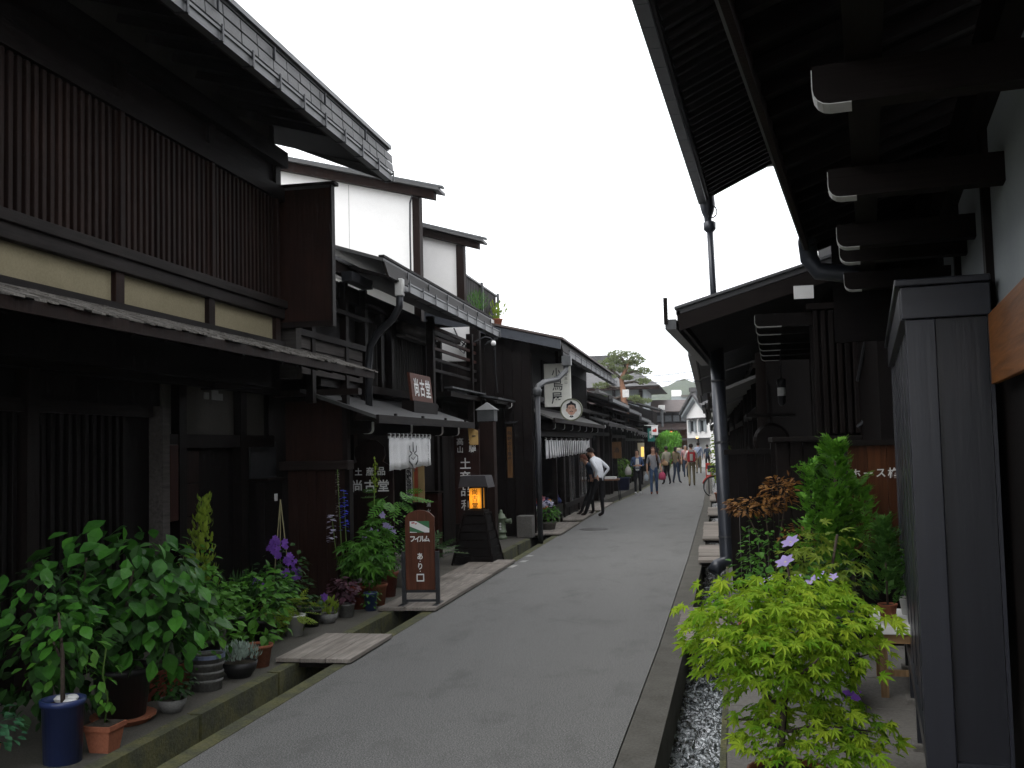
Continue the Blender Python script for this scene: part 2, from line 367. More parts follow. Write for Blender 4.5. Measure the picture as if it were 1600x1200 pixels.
# ------------------------------------------------------------------ shared building details
def gutter_line(parent, x, z, y0, y1, pitch, w=.11, h=.11, mat=None):
    "box gutter of butted sections with straps"
    mat = mat or gutter_m; n = max(1, round((y1 - y0) / pitch)); L = (y1 - y0) / n
    m = MB(); t = .006
    m.box(-w / 2, w / 2, -L / 2 + .004, L / 2 - .004, 0, t).box(-w / 2, -w / 2 + t, -L / 2 + .004, L / 2 - .004, t, h).box(w / 2 - t, w / 2, -L / 2 + .004, L / 2 - .004, t, h)
    m.box(w / 2, w / 2 + .012, -L / 2 + .004, L / 2 - .004, h - .02, h)
    me = m.mesh('gutter_section', mat); st = MB().box(-w / 2 - .008, w / 2 + .016, -.013, .013, -.008, 0).box(w / 2 + .013, w / 2 + .022, -.013, .013, -.008, h + .03).mesh('gutter_strap', darkmetal)
    for i in range(n):
        piece(me, 'gutter_section', parent, (x, y0 + (i + .5) * L, z)); piece(st, 'gutter_strap', parent, (x, y0 + i * L, z))
    piece(st, 'gutter_strap', parent, (x, y1, z))
def white_bracket(parent, x_tip, x_wall, y, z, w=.09, h=.14, white=.11, s=1):
    "eave-carrying beam with rounded, white-painted lower tip; s=+1 tip toward +X, -1 toward -X"
    L = abs(x_wall - x_tip); c = .05
    def X(d): return x_tip - s * d
    prof = [(X(L), z), (X(white), z)]
    arc = [(X(c - c * math.sin(a)), z + c - c * math.cos(a)) for a in (0, .4, .8, 1.2, 1.57)]
    prof = [(X(L), z + h), (X(L), z), (X(white), z)] + arc + [(X(0), z + h)]
    b = MB().prism([(q[0], q[1]) for q in prof], y - w / 2, y + w / 2).build('bracket_beam', dark_x, parent)
    # paint: bottom and rounded tip, a skin 2 mm proud
    pts = [(X(white), z)] + arc + [(X(0), z + h * .9)]
    mb = MB(); e = .003
    for i in range(len(pts) - 1):
        (xa, za), (xb, zb) = pts[i], pts[i + 1]; nx, nz = (zb - za), -(xb - xa); l = math.hypot(nx, nz) or 1
        nx, nz = nx / l * e, nz / l * e
        if nz > 0 or (abs(nz) < 1e-9 and nx * s < 0): nx, nz = -nx, -nz
        mb.add([(xa, y - w / 2 - .002, za), (xb, y - w / 2 - .002, zb), (xb + nx, y - w / 2 - .002, zb + nz), (xa + nx, y - w / 2 - .002, za + nz),
                (xa, y + w / 2 + .002, za), (xb, y + w / 2 + .002, zb), (xb + nx, y + w / 2 + .002, zb + nz), (xa + nx, y + w / 2 + .002, za + nz)],
               [(0, 1, 2, 3), (7, 6, 5, 4), (3, 2, 6, 7), (0, 4, 5, 1), (0, 3, 7, 4), (1, 5, 6, 2)])
    mb.build('white_tip', white_end, b)
def shingle_course(mb, xe, ze, xw, zw, y0, y1, n_course, wid, seed):
    rnd = random.Random(seed)
    for c in range(n_course):
        t0 = c / n_course; t1 = (c + 1.5) / n_course; y = y0
        while y < y1:
            wd = wid * rnd.uniform(.6, 1.3); lift = rnd.uniform(0, .012); j = rnd.uniform(-.02, .02)
            xa, xb = xe + (xw - xe) * t0, xe + (xw - xe) * min(t1, 1); za, zb = ze + (zw - ze) * t0, ze + (zw - ze) * min(t1, 1)
            xa += j
            mb.add([(xa, y, za + lift), (xa, y + wd, za + lift), (xb, y + wd, zb + .004), (xb, y, zb + .004), (xa, y, za + lift + .012), (xa, y + wd, za + lift + .012), (xb, y + wd, zb + .016), (xb, y, zb + .016)],
                   [(0, 3, 2, 1), (4, 5, 6, 7), (0, 1, 5, 4), (1, 2, 6, 5), (2, 3, 7, 6), (3, 0, 4, 7)])
            y += wd + rnd.uniform(.001, .006)
def slats(parent, name, mat, ys, x, z0, z1, w=.04, d=.035, dx=0):
    me = boxmesh(name, mat, d, w, z1 - z0, .004)
    for y in ys: piece(me, name, parent, (x, y, (z0 + z1) / 2))
def slats_x(parent, name, mat, xs, y, z0, z1, w=.04, d=.035):
    me = boxmesh(name, mat, w, d, z1 - z0, .004)
    for x in xs: piece(me, name, parent, (x, y, (z0 + z1) / 2))

# ------------------------------------------------------------------ LEFT 1: the long lattice-fronted house
h = thing('townhouse', 'long dark wooden townhouse with upper lattice over an ochre plaster band and slate-edged eaves', 'house', (-4.2, 6, 0), world=True)
X = -4.2; Ya, Yb = 1.2, 9.62
bx('upper_wall', black_z, h, X - .14, X - .05, Ya, Yb, 2.4, 4.9)
bx('side_wall', dark_x, h, -8, X - .05, Yb - .12, Yb - .001, 2.4, 5.6)
bx('lower_beam', sill_y, h, X - .04, X + .05, Ya, Yb, 2.72, 2.86)
for k, (z0, z1, d) in enumerate(((3.09, 3.19, .05), (3.192, 3.27, .075))): bx('sill_beam', sill_y, h, X - .05, X + d, Ya, Yb + (.02 if k else 0), z0, z1, .006)
posts = [2.4, 3.85, 5.3, 6.72, 8.12, 9.5]
for i, y in enumerate(posts): bx('band_post', brown_z, h, X - .04, X + .03, y - .055, y + .055, 2.862, 3.088, .004)
pp = [Ya] + posts
for a, b in zip(pp, pp[1:]): bx('plaster_panel', ochre, h, X - .05, X - .012, a + .056, b - .056, 2.858, 3.092)
bx('head_beam', dark_y, h, X - .05, X + .06, Ya, Yb, 4.28, 4.42); bx('wall_plate', dark_y, h, X - .05, X + .10, Ya, Yb, 4.62, 4.78)
for y in posts: bx('strut', dark_z, h, X - .05, X + .045, y - .06, y + .06, 4.421, 4.62)
for a, b in zip(pp, pp[1:]): bx('frieze_panel', dark_y, h, X - .05, X + .012, a + .062, b - .062, 4.423, 4.617)
slats(h, 'lattice_slat', brown_z, [Ya + .06 + .082 * i for i in range(int((9.42 - Ya) / .082))], X + .01, 3.272, 4.28, .042, .04)
slats(h, 'lattice_stile', brown_z, [5.3, 6.72, 8.12, 9.47], X + .028, 3.272, 4.28, .06, .05)
# pale worn battens glimpsed between the slats
for y, z0, z1 in ((5.93, 3.3, 3.62), (6.07, 3.3, 3.66), (6.17, 3.33, 3.95)): bx('worn_batten', grey_y, h, X - .03, X - .022, y, y + .012, z0, z1)
# upper eave: soffit, rafters, slate-clad fascia, gutter
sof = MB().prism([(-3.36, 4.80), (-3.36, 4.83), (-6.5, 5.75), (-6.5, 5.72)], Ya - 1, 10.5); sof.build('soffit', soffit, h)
rf = boxmesh('rafter', soffit, .86, .05, .07)
for i in range(24): (1.2 + i * .4 < 9.5) and piece(rf, 'rafter', h, (-3.82, 1.2 + i * .4, 4.90), rot=(0, R(16.3), 0))
roof = MB().prism([(-3.33, 5.06), (-3.33, 5.0), (-6.5, 5.93), (-9.5, 4.9), (-9.5, 4.96), (-6.5, 6.0)], .2, 10.55).build('roof', slate, h)
bx('fascia_board', dark_y, h, -3.375, -3.345, .2, 10.55, 4.66, 5.0)
sl_me = [boxmesh('slate', slate, .012, .27, .090, .003), boxmesh('slate', slate, .012, .21, .090, .003)]
for c in range(3):
    y = .3 + (c % 2) * .13
    while y < 10.42:
        me = sl_me[random.random() < .25]; L = .27 if me is sl_me[0] else .21
        piece(me, 'slate', h, (-3.334 + (2 - c) * .004 + random.uniform(0, .003), y + L / 2, 4.745 + c * .098), rot=(0, R(-4), 0)); y += L + .013
bx('ridge_cap', gutter_m, h, -3.40, -3.30, .2, 10.56, 5.02, 5.06)
MB().prism([(-3.38, 4.68), (-3.38, 5.02), (-4.6, 5.40), (-4.6, 5.20)], 10.52, 10.56).build('barge_board', slate, h)
gutter_line(h, -3.30, 4.64, .6, 10.45, .49, .065, .085)
g2 = boxmesh('snow_guard', darkmetal, .02, .014, .11, .003)
for y in (3.1, 4.3, 5.5, 6.55, 7.5, 8.6, 9.7): piece(g2, 'snow_guard', h, (-3.305, y, 4.93))
# pent roof over the ground floor
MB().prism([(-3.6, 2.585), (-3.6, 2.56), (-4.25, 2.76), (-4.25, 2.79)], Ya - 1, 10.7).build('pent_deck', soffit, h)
bx('pent_fascia', brown_z, h, -3.615, -3.585, Ya - 1, 10.7, 2.535, 2.61)
sg = MB(); shingle_course(sg, -3.57, 2.605, -4.16, 2.80, Ya - 1, 10.7, 7, .09, 3); sg.build('pent_shingles', shing, h, kind='stuff')
pr_me = boxmesh('pent_rafter', soffit, .95, .045, .055)
for i in range(26): piece(pr_me, 'pent_rafter', h, (-4.14, .5 + i * .4, 2.695), rot=(0, R(17), 0))
# wing panel at the end of the upper floor
bx('wing_panel', wood('wing_panel_wood', (.036, .015, .010), 'Z', .6, (.010, .006, .005)), h, X - .06, -3.66, 9.63, 9.67, 3.06, 4.40); bx('wing_edge', dark_z, h, -3.657, -3.64, 9.61, 9.70, 3.0, 4.42); bx('wing_cap', dark_x, h, X - .05, -3.60, 9.60, 9.71, 4.422, 4.455)
bx('wing_foot', dark_x, h, X - .06, -3.66, 9.625, 9.675, 3.0, 3.058)
bx('corner_stub', grey_x, h, X - .06, X + .12, 9.72, 9.86, 2.5, 3.05)
# ground floor, deep in shade
W0 = -5.0
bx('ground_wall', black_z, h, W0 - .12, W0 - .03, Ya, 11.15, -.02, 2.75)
bx('eave_beam', dark_y, h, W0 - .03, W0 + .12, Ya, 11.15, 2.42, 2.6)
for y in (3.2, 5.0, 6.8, 9.0, 10.3): bx('post', dark_z, h, W0 - .03, W0 + .07, y - .07, y + .07, 0, 2.42)
bx('corner_post', grey_y, h, W0 - .03, W0 + .11, 8.56, 8.68, 0, 2.2)
bx('name_board', red_z, h, W0 + .08, W0 + .10, 8.70, 8.86, 1.14, 1.85, .01)
slats(h, 'shop_lattice', black_z, [1.6 + .11 * i for i in range(60)], W0 + .0, .45, 2.1, .05, .04)
bx('lattice_rail', dark_y, h, W0 - .03, W0 + .05, Ya, 8.5, 2.1, 2.2); bx('lattice_foot', dark_y, h, W0 - .03, W0 + .06, Ya, 8.5, .3, .45)
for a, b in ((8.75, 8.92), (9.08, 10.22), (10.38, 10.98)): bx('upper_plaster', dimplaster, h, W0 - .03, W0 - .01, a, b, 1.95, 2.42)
bx('lintel', dark_y, h, W0 - .03, W0 + .06, 8.7, 11.1, 1.82, 1.95)
for i in range(5): bx('weatherboard', brown_z, h, W0 - .03, W0 + .01, 9.08, 9.42, .2 + i * .32, .2 + i * .32 + .305)
bx('window_pane', plain('frosted_pane', (.05, .052, .055), .3), h, W0 - .03, W0 - .005, 10.62, 11.3, 1.45, 1.88); 
for k, y in enumerate((9.56, 9.72, 9.86)): bx('paper_notice', plain('paper_%d' % k, (.25, .25, .245), .9), h, W0 - .01, W0 - .002, y, y + (.14 if k == 1 else .10), 2.31, 2.38 if k != 1 else 2.41)
# wing wall between the house and the shop, with a heavy cap
ww = thing('wing_wall', 'reddish brown boarded wing wall with thick grey cap between lattice house and shop', 'wall', (-4.45, 11.2, 0), world=True)
for i in range(6): bx('board', wing_w, ww, -4.82 + i * .117, -4.82 + i * .117 + .113, 11.2 + random.uniform(-.004, .004), 11.26, 0, 1.54, .004)
bx('cap', cap_m, ww, -4.90, -4.06, 11.12, 11.34, 1.54, 1.645, .012); bx('end_post', dark_z, ww, -4.115, -4.06, 11.17, 11.29, 0, 1.538)
bx('upper_panel', wing_w, ww, -4.86, -4.15, 11.24, 11.28, 1.648, 2.34); bx('upper_frame', dark_z, ww, -4.15, -4.09, 11.2, 11.3, 1.648, 2.4); bx('upper_rail', cap_m, ww, -5.0, -3.95, 11.2, 11.32, 2.402, 2.47)
cb = thing('meter_cabinet', 'black cabinet with a small white switch plate against the wing wall', 'cabinet', (-4.92, 11.0, 0), world=True)
bx('cabinet_body', black_z, cb, -5.06, -4.84, 10.62, 11.1, 0, 1.44, .008); bx('cabinet_lid', dark_y, cb, -5.08, -4.80, 10.6, 11.12, 1.442, 1.47)
bx('switch_plate', white_m, cb, -4.839, -4.83, 10.86, 10.93, 1.21, 1.29)

# ------------------------------------------------------------------ LEFT 2: souvenir shop with the white door curtain
h = thing('souvenir_shop', 'dark wooden two-storey souvenir shop behind the white emblem curtain', 'shop', (-4.6, 14, 0), world=True)
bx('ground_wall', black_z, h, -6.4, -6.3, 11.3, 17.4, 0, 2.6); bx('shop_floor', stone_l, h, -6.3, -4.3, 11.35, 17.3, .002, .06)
for y in (11.45, 12.75, 15.25, 16.9): bx('post', dark_z, h, -4.68, -4.54, y - .07, y + .07, 0, 2.5)
bx('side_partition', black_z, h, -6.3, -4.7, 11.32, 11.38, 0, 2.6); bx('far_partition', black_z, h, -6.3, -4.5, 17.0, 17.1, 0, 3.6)
bx('front_panel', black_z, h, -4.66, -4.6, 11.5, 12.7, 0, 2.3); bx('front_panel', dark_z, h, -4.66, -4.6, 15.3, 16.9, .95, 2.3)
bx('door_lattice_back', glass_d, h, -5.4, -5.37, 12.8, 15.2, .06, 2.2); slats(h, 'door_lattice', dark_z, [12.9 + .19 * i for i in range(12)], -5.33, .06, 2.2, .035, .03)
bx('lintel', dark_y, h, -4.66, -4.52, 11.4, 17.0, 2.3, 2.45)
# pent roof of grey sheet, brackets with white tips
MB().prism([(-3.68, 2.14), (-3.68, 2.10), (-4.62, 2.44), (-4.62, 2.48)], 11.1, 15.85).build('pent_roof', plain('pent_sheet', (.085, .085, .085), .55, .1), h)
bx('pent_fascia', sill_y, h, -3.70, -3.665, 11.08, 15.87, 2.06, 2.155)
for y in (11.9, 13.1, 14.3, 15.5): bx('pent_batten', dark_x, h, -3.75, -3.72, y, y + .05, 2.158, 2.19)
for y in (11.55, 13.15, 14.75, 15.75): white_bracket(h, -3.90, -4.6, y, 1.95, .08, .15, .1, 1)
bx('pent_rafter_plate', dark_y, h, -3.98, -3.90, 11.15, 15.8, 2.102, 2.16)
# upper floor
bx('upper_wall', black_z, h, -4.66, -4.56, 11.3, 16.0, 2.48, 3.9); bx('upper_sill', dark_y, h, -4.56, -4.44, 11.3, 16.2, 2.52, 2.62); bx('upper_head', dark_y, h, -4.56, -4.46, 11.3, 18.3, 3.66, 3.8)
for y in (12.9, 13.72, 14.2, 16.02): bx('upper_post', dark_z, h, -4.56, -4.47, y - .06, y + .06, 2.62, 3.66)
thinbar = wood('pale_bar', (.075, .07, .066), 'Z', .7)
slats(h, 'window_bar', thinbar, [13.0 + .085 * i for i in range(8)], -4.52, 2.62, 3.5, .016, .016); slats(h, 'window_bar', thinbar, [14.32 + .12 * i for i in range(14)], -4.52, 2.62, 3.42, .016, .016)
bl = MB().tube([(-4.36, 14.3, 3.54), (-4.36, 15.95, 3.54)], .09, 12); bl.build('rolled_blind', grey_y, h, smooth=True); bx('blind_board', grey_y, h, -4.44, -4.30, 14.28, 16.0, 3.40, 3.43)
# open bay beyond it: rails and post
for z in (3.63, 3.47, 3.30, 3.13, 2.96): bx('bay_rail', red_z if z > 3.2 else dark_y, h, -4.22, -4.18, 15.3, 18.35, z, z + .045)
bx('bay_post', dark_z, h, -4.25, -4.14, 15.2, 15.31, 2.2, 3.8); bx('bay_post', dark_z, h, -4.25, -4.14, 17.85, 17.95, 1.9, 3.8)
bx('bay_floor', dark_y, h, -4.6, -4.1, 16.1, 18.3, 2.6, 2.68); bx('bay_back', brown_z, h, -4.9, -4.84, 16.1, 18.3, 2.3, 3.32); bx('bay_flashing', gutter_m, h, -4.16, -4.02, 15.9, 18.4, 2.72, 2.745)
# roof edge with snow board and gutter
MB().prism([(-3.72, 4.02), (-3.72, 3.98), (-6.6, 4.9), (-6.6, 4.95)], 11.5, 17.55).build('roof', slate, h)
MB().prism([(-3.66, 3.80), (-3.69, 3.80), (-3.76, 4.03), (-3.73, 4.03)], 11.52, 17.52).build('snow_board', dark_y, h); bx('snow_board_cap', sill_y, h, -3.78, -3.71, 11.5, 17.54, 4.03, 4.06)
for i in range(6): bx('board_joint', darkmetal, h, -3.70, -3.685, 12.4 + i, 12.42 + i, 3.82, 3.99)
MB().prism([(-3.69, 3.82), (-3.69, 3.78), (-4.7, 4.1), (-4.7, 4.14)], 11.55, 17.5).build('soffit', soffit, h)
gutter_line(h, -3.62, 3.68, 12.0, 17.5, .62, .11, .11)
bx('near_fascia', dark_y, h, -4.24, -4.18, 9.9, 11.9, 3.82, 3.96); MB().prism([(-4.16, 4.0), (-4.16, 3.96), (-6.4, 4.7), (-6.4, 4.75)], 9.9, 12.0).build('near_roof', slate, h); bx('near_gutter', darkmetal, h, -4.17, -4.04, 11.3, 12.05, 3.74, 3.85)
# weathered balcony front on the near side
for i, z in enumerate((2.62, 2.76, 2.90)): bx('balcony_board', grey_y, h, -4.42 + i * .004, -4.38, 10.2, 12.6, z, z + .125)
bx('balcony_rail', dark_y, h, -4.44, -4.34, 10.0, 12.75, 3.03, 3.1); bx('balcony_rail', dark_y, h, -4.44, -4.34, 10.0, 12.75, 3.42, 3.47)
bx('balcony_back', black_z, h, -5.2, -5.1, 9.8, 12.8, 2.3, 4.0)
for y in (10.9, 12.0, 12.72): bx('balcony_post', dark_z, h, -4.44, -4.36, y - .05, y + .05, 2.3, 3.85)
# rainwater head and downpipe
bx('rain_head', whitepot, h, -3.72, -3.62, 11.92, 12.02, 3.63, 3.84, .01)
MB().tube([(-3.67, 11.97, 3.64), (-3.68, 11.98, 3.5), (-3.78, 12.02, 3.36), (-4.0, 12.1, 3.2), (-4.12, 12.15, 3.05), (-4.15, 12.16, 2.8), (-4.15, 12.16, 2.3)], .045, 10).build('downpipe', darkmetal, h, smooth=True)

# signs, curtain and boxes of the souvenir shop ----------------------------------
# standing board 尚古堂 on the pent roof
s = thing('roof_sign', 'red-brown board lettered 尚古堂 in white, standing on the shop pent roof', 'sign', (-4.1, 14.3, 2.35), world=True)
MB().prism([(-4.10, 2.44), (-4.06, 2.43), (-4.10, 2.83), (-4.14, 2.84)], 13.78, 14.85).build('board', sign_red, s)
Ms = Matrix(((0, -.1, 1), (1, 0, 0), (0, 1, .1)))
lt = MB(); letters(lt, [('尚', -.30, 0, .27), ('古', 0, 0, .26), ('堂', .30, 0, .28)], (-4.074, 14.32, 2.635), Ms, .02, 1.0); lt.build('lettering', white_m, s)
bx('foot', dark_y, s, -4.2, -4.02, 13.7, 14.95, 2.27, 2.43)
# white noren with an emblem
def curtain(name, label, y0, y1, x, ztop, zbot0, zbot1, folds, group=None, splits=0):
    t = thing(name, label, 'curtain', (x, (y0 + y1) / 2, zbot0), world=True, group=group)
    n = folds * 6; m = MB(); rnd = random.Random(len(label))
    for i in range(n + 1):
        u = i / n; y = y0 + (y1 - y0) * u; zb = zbot0 + (zbot1 - zbot0) * u
        for k in range(5):
            v = k / 4; a = .008 + .02 * v
            m.v.append((x + a * math.sin(u * folds * 6.283 + .6 * math.sin(u * 9)) + .006 * rnd.random(), y + .006 * v * math.sin(u * 40), ztop + (zb - ztop) * v + (.012 * math.sin(u * folds * 6.283 * .5) if k == 4 else 0)))
    for i in range(n):
        if splits and i and i % max(1, n // splits) == 0: continue
        for k in range(4):
            q = i * 5 + k; m.f.append((q, q + 1, q + 6, q + 5)); m.m.append(0)
    o = m.build('cloth', cloth_w, t, smooth=True); sdm = o.modifiers.new('thick', 'SOLIDIFY'); sdm.thickness = .004
    MB().tube([(x, y0 - .08, ztop + .035), (x, y1 + .08, ztop + .035)], .014, 8).build('rod', brown_z, t)
    lp = boxmesh('loop', cloth_w, .034, .032, .064)
    for i in range(11): piece(lp, 'loop', t, (x, y0 + .03 + (y1 - y0 - .06) * i / 10, ztop + .022))
    return t
c = curtain('door_curtain', 'short white cloth curtain with a black leaf emblem over the shop door', 11.85, 13.68, -3.80, 1.90, 1.50, 1.53, 6)
em = MB(); A = (-3.757, 12.72, 1.70)
def blob(pts, wd): return (pts, wd)
strokes(em, [([(0, .15), (.0, .02)], [.02, .03]), ([(-.09, .10), (-.085, .03), (-.03, .0)], .02), ([(.09, .10), (.085, .03), (.03, .0)], .02),
             ([(-.03, .0), (-.11, -.04), (-.11, -.10), (-.03, -.15), (0, -.20), (.03, -.23)], [.012, .022, .03, .025, .02, .03]),
             ([(.03, .0), (.12, -.04), (.12, -.10), (.06, -.15)], [.012, .022, .03, .02]), ([(-.06, -.05), (0, -.08), (.06, -.04)], .014)], A, '+X')
em.v = [(x_, 12.72 + (y_ - 12.72) * 1.7, z_) for x_, y_, z_ in em.v]
letters(em, [(ch, .72, .13 - i * .045, .055) for i, ch in enumerate('飛騨高山土産品')], A, '+X'); em.build('emblem', ink, c)
# bulb-shaped name board 土産品 尚古堂
s = thing('name_board', 'dark bulb-topped board lettered 土産品 尚古堂 in white beside the flowers', 'sign', (-4.2, 12.3, 0), world=True)
out = [(-.30, -1.0), (.30, -1.0), (.30, .22), (.24, .30), (.17, .34), (.20, .42), (.19, .52), (.10, .60), (0, .62), (-.10, .60), (-.19, .52), (-.20, .42), (-.17, .34), (-.24, .30), (-.30, .22)]
MB().prism([(-4.2 + a, 1.27 + b) for a, b in out], 12.3, 12.34).build('board', wood('name_board_wood', (.03, .016, .014), 'Z', .5), s)
lt = MB(); letters(lt, [('土', -.15, .22, .10), ('産', .0, .22, .11), ('品', .15, .22, .11), ('尚', -.17, .04, .155), ('古', 0, .04, .155), ('堂', .175, .04, .155)], (-4.2, 12.296, 1.27), '-Y', .022); lt.build('lettering', white_m, s)
# tall board 飛騨高山 土産品
s = thing('tall_sign', 'tall dark red board lettered 飛騨高山 土産品 downward in white behind the lantern', 'sign', (-3.8, 15.95, 0), world=True)
bx('board', wood('tall_sign_wood', (.04, .017, .014), 'Z', .5), s, -4.03, -3.62, 15.95, 15.99, .55, 2.05, .006)
for x in (-4.0, -3.66): bx('foot', dark_z, s, x - .03, x + .03, 15.93, 16.01, 0, .549)
lt = MB(); A = (-3.83, 15.943, 1.3)
letters(lt, [('飛', .10, .58, .12), ('騨', .10, .44, .12), ('高', -.10, .56, .12), ('山', -.10, .43, .11), ('土', -.02, .21, .19), ('産', -.03, -.01, .20), ('品', -.02, -.23, .18), ('利', -.02, -.45, .18)], A, '-Y', .012); lt.build('lettering', white_m, s)
# fire-extinguisher cabinet
s = thing('extinguisher_box', 'red-brown cabinet with small white characters 消火器 under the shop window', 'cabinet', (-4.45, 15.6, 0), world=True)
bx('cabinet_body', red_z, s, -4.53, -4.18, 15.45, 15.7, .06, 1.06, .008); bx('lid', dark_x, s, -4.55, -4.16, 15.42, 15.72, 1.062, 1.09)
lt = MB(); letters(lt, [('消', 0, .14, .07), ('火', 0, .04, .07), ('器', 0, -.06, .07)], (-4.33, 15.446, .75), '-Y', .01); lt.build('lettering', white_m, s)
# hanging boards in the doorway
s = thing('hanging_board', 'long ochre board with a red stripe hanging beside the shop door', 'sign', (-4.3, 15.0, 1.0), world=True)
bx('board', plain('ochre_board', (.38, .27, .12), .7), s, -4.48, -4.30, 15.12, 15.14, .95, 1.72); bx('stripe', plain('red_stripe', (.35, .06, .02), .7), s, -4.455, -4.40, 15.114, 15.119, 1.0, 1.5)
s = thing('text_strip', 'narrow white strip of black characters hanging under the emblem curtain', 'sign', (-4.3, 14.5, 1.0), world=True)
bx('strip', white_m, s, -4.40, -4.31, 14.5, 14.51, 1.03, 1.47)
lt = MB(); letters(lt, [(ch, 0, .17 - i * .075, .085) for i, ch in enumerate('飛騨民芸品')], (-4.355, 14.495, 1.25), '-Y', .03); lt.build('lettering', ink, s)
s = thing('corner_placard', 'small yellow-orange paper placard at the corner of the shop pent roof', 'sign', (-3.7, 15.9, 1.9), world=True)
MB().prism([(-3.76, 1.80), (-3.62, 1.80), (-3.62, 2.02), (-3.70, 2.06), (-3.74, 2.12), (-3.78, 2.06)], 15.95 - .06, 15.90 ).build('card', plain('placard_yellow', (.55, .35, .12), .7), s); bx('tie', ink, s, -3.72, -3.66, 15.885, 15.889, 1.93, 1.95)

# free-standing film sign -------------------------------------------------------
s = thing('film_sign', 'arched red-brown sandwich sign reading フイルム あり口 on black feet by the road', 'sign', (-3.2, 11.04, 0), rotz=R(4))
prof = [(-.165, .2), (.165, .2), (.165, 1.0), (.12, 1.045), (.06, 1.07), (0, 1.078), (-.06, 1.07), (-.12, 1.045), (-.165, 1.0)]
MB().prism(prof, -.018, .018).build('board', wood('film_sign_wood', (.13, .048, .028), 'Z', .45, (.05, .02, .012)), s, bevel=.004)
for x in (-.19, .19): bx('side_post', darkmetal, s, x - .022, x + .022, -.02, .02, .06, .62); bx('foot', darkmetal, s, x - .035, x + .035, -.19, .19, 0, .055, .008)
bx('cross_bar', darkmetal, s, -.168, .168, -.012, .012, .07, .095); bx('lower_rail', darkmetal, s, -.168, .168, -.014, .014, .17, .198)
A = (0, -.020, 0)
p = MB(); p.add([(-.11, -.0200, .83), (.11, -.0200, .83), (.11, -.0200, .955), (-.11, -.0200, .955)], [(0, 1, 2, 3)]); p.build('poster', plain('poster_green', (.03, .17, .06), .5), s)
p = MB(); p.add([(-.11, -.0215, .955), (-.11, -.0215, .90), (.06, -.0215, .83), (.11, -.0215, .83), (.11, -.0215, .875), (-.04, -.0215, .955)], [(0, 1, 2, 3, 4, 5)]); p.add([(-.11, -.0215, .84), (-.03, -.0215, .835), (-.03, -.0215, .83), (-.11, -.0215, .83)], [(0, 1, 2, 3)]); p.build('poster_band', white_m, s)
p = MB(); strokes(p, [([(-.09, .935), (-.055, .94)], .014), ([(-.05, .925), (-.03, .93)], .012)], (0, -.0225, 0), '-Y'); p.build('poster_mark', plain('poster_red', (.5, .03, .03), .5), s)
lt = MB(); letters(lt, [('フ', -.08, .76, .075), ('イ', -.028, .76, .075), ('ル', .028, .76, .075), ('ム', .082, .76, .075), ('あ', 0, .57, .078), ('り', 0, .46, .078)], (0, -.0215, 0), '-Y', .035, .9)
strokes(lt, [([(-.042, .30), (.042, .30)], .014), ([(-.042, .37), (.042, .37)], .014), ([(-.037, .30), (-.037, .37)], .012), ([(.037, .30), (.037, .37)], .012)], (0, -.0215, 0), '-Y')
for z in (.515, .405): disc(lt, 0, z, .006, .006, (0, -.0215, 0), '-Y', 8)
lt.build('lettering', white_m, s)

# lit lantern on a boarded plinth ------------------------------------------------
s = thing('street_lantern', 'lit yellow paper lantern lettered 尚古堂 on a black tapered boarded plinth', 'lantern', (-3.53, 15.32, 0), rotz=R(-3))
for i in range(6):
    z0, z1 = .02 + i * .118, .02 + i * .118 + .112; a0, a1 = .31 - .15 * (z0 / .75), .31 - .15 * (z1 / .75) + .012
    m = MB(); m.add([(-a0, -a0, z0), (a0, -a0, z0), (a0, a0, z0), (-a0, a0, z0), (-a1, -a1, z1), (a1, -a1, z1), (a1, a1, z1), (-a1, a1, z1)], [(3, 2, 1, 0), (4, 5, 6, 7), (0, 1, 5, 4), (1, 2, 6, 5), (2, 3, 7, 6), (3, 0, 4, 7)]); m.build('plinth_board', black_z, s)
for sx in (-1, 1):
    for sy in (-1, 1): MB().tube([(sx * .318, sy * .318, 0), (sx * .172, sy * .172, .74)], .018, 6).build('plinth_edge', dark_z, s)
bx('plinth_top', dark_x, s, -.18, .18, -.18, .18, .742, .77); bx('lantern_base', dark_x, s, -.15, .15, -.15, .15, .771, .81)
for sx in (-1, 1):
    for sy in (-1, 1): bx('lantern_post', dark_z, s, sx * .125 - .012, sx * .125 + .012, sy * .125 - .012, sy * .125 + .012, .81, 1.16)
pp_ = emis('lantern_paper', (1.0, .40, .025), .22)
pm = MB().box(-.088, .088, -.105, .105, .835, 1.135); pm.build('paper_shade', pp_, s)
lt = MB(); letters(lt, [('尚', 0, .10, .10), ('古', 0, 0, .10), ('堂', 0, -.10, .10)], (-.0, -.109, .985), '-Y', .012); lt.build('lettering', plain('lantern_ink', (.05, .012, .0), .8), s)
m = MB(); m.prism([(-.21, 1.165), (.21, 1.165), (.235, 1.15), (.19, 1.33), (-.19, 1.33), (-.235, 1.15)], -.2, .2); m.build('lantern_roof', plain('lantern_roof_sheet', (.055, .05, .055), .5, .2), s)
ll = bpy.data.lights.new('lantern_bulb', 'POINT'); ll.energy = .6; ll.color = (1, .6, .2); ll.shadow_soft_size = .05
lo = bpy.data.objects.new('lantern_bulb', ll); COL.objects.link(lo); lo.parent = s; lo.location = (0, -.2, .98)

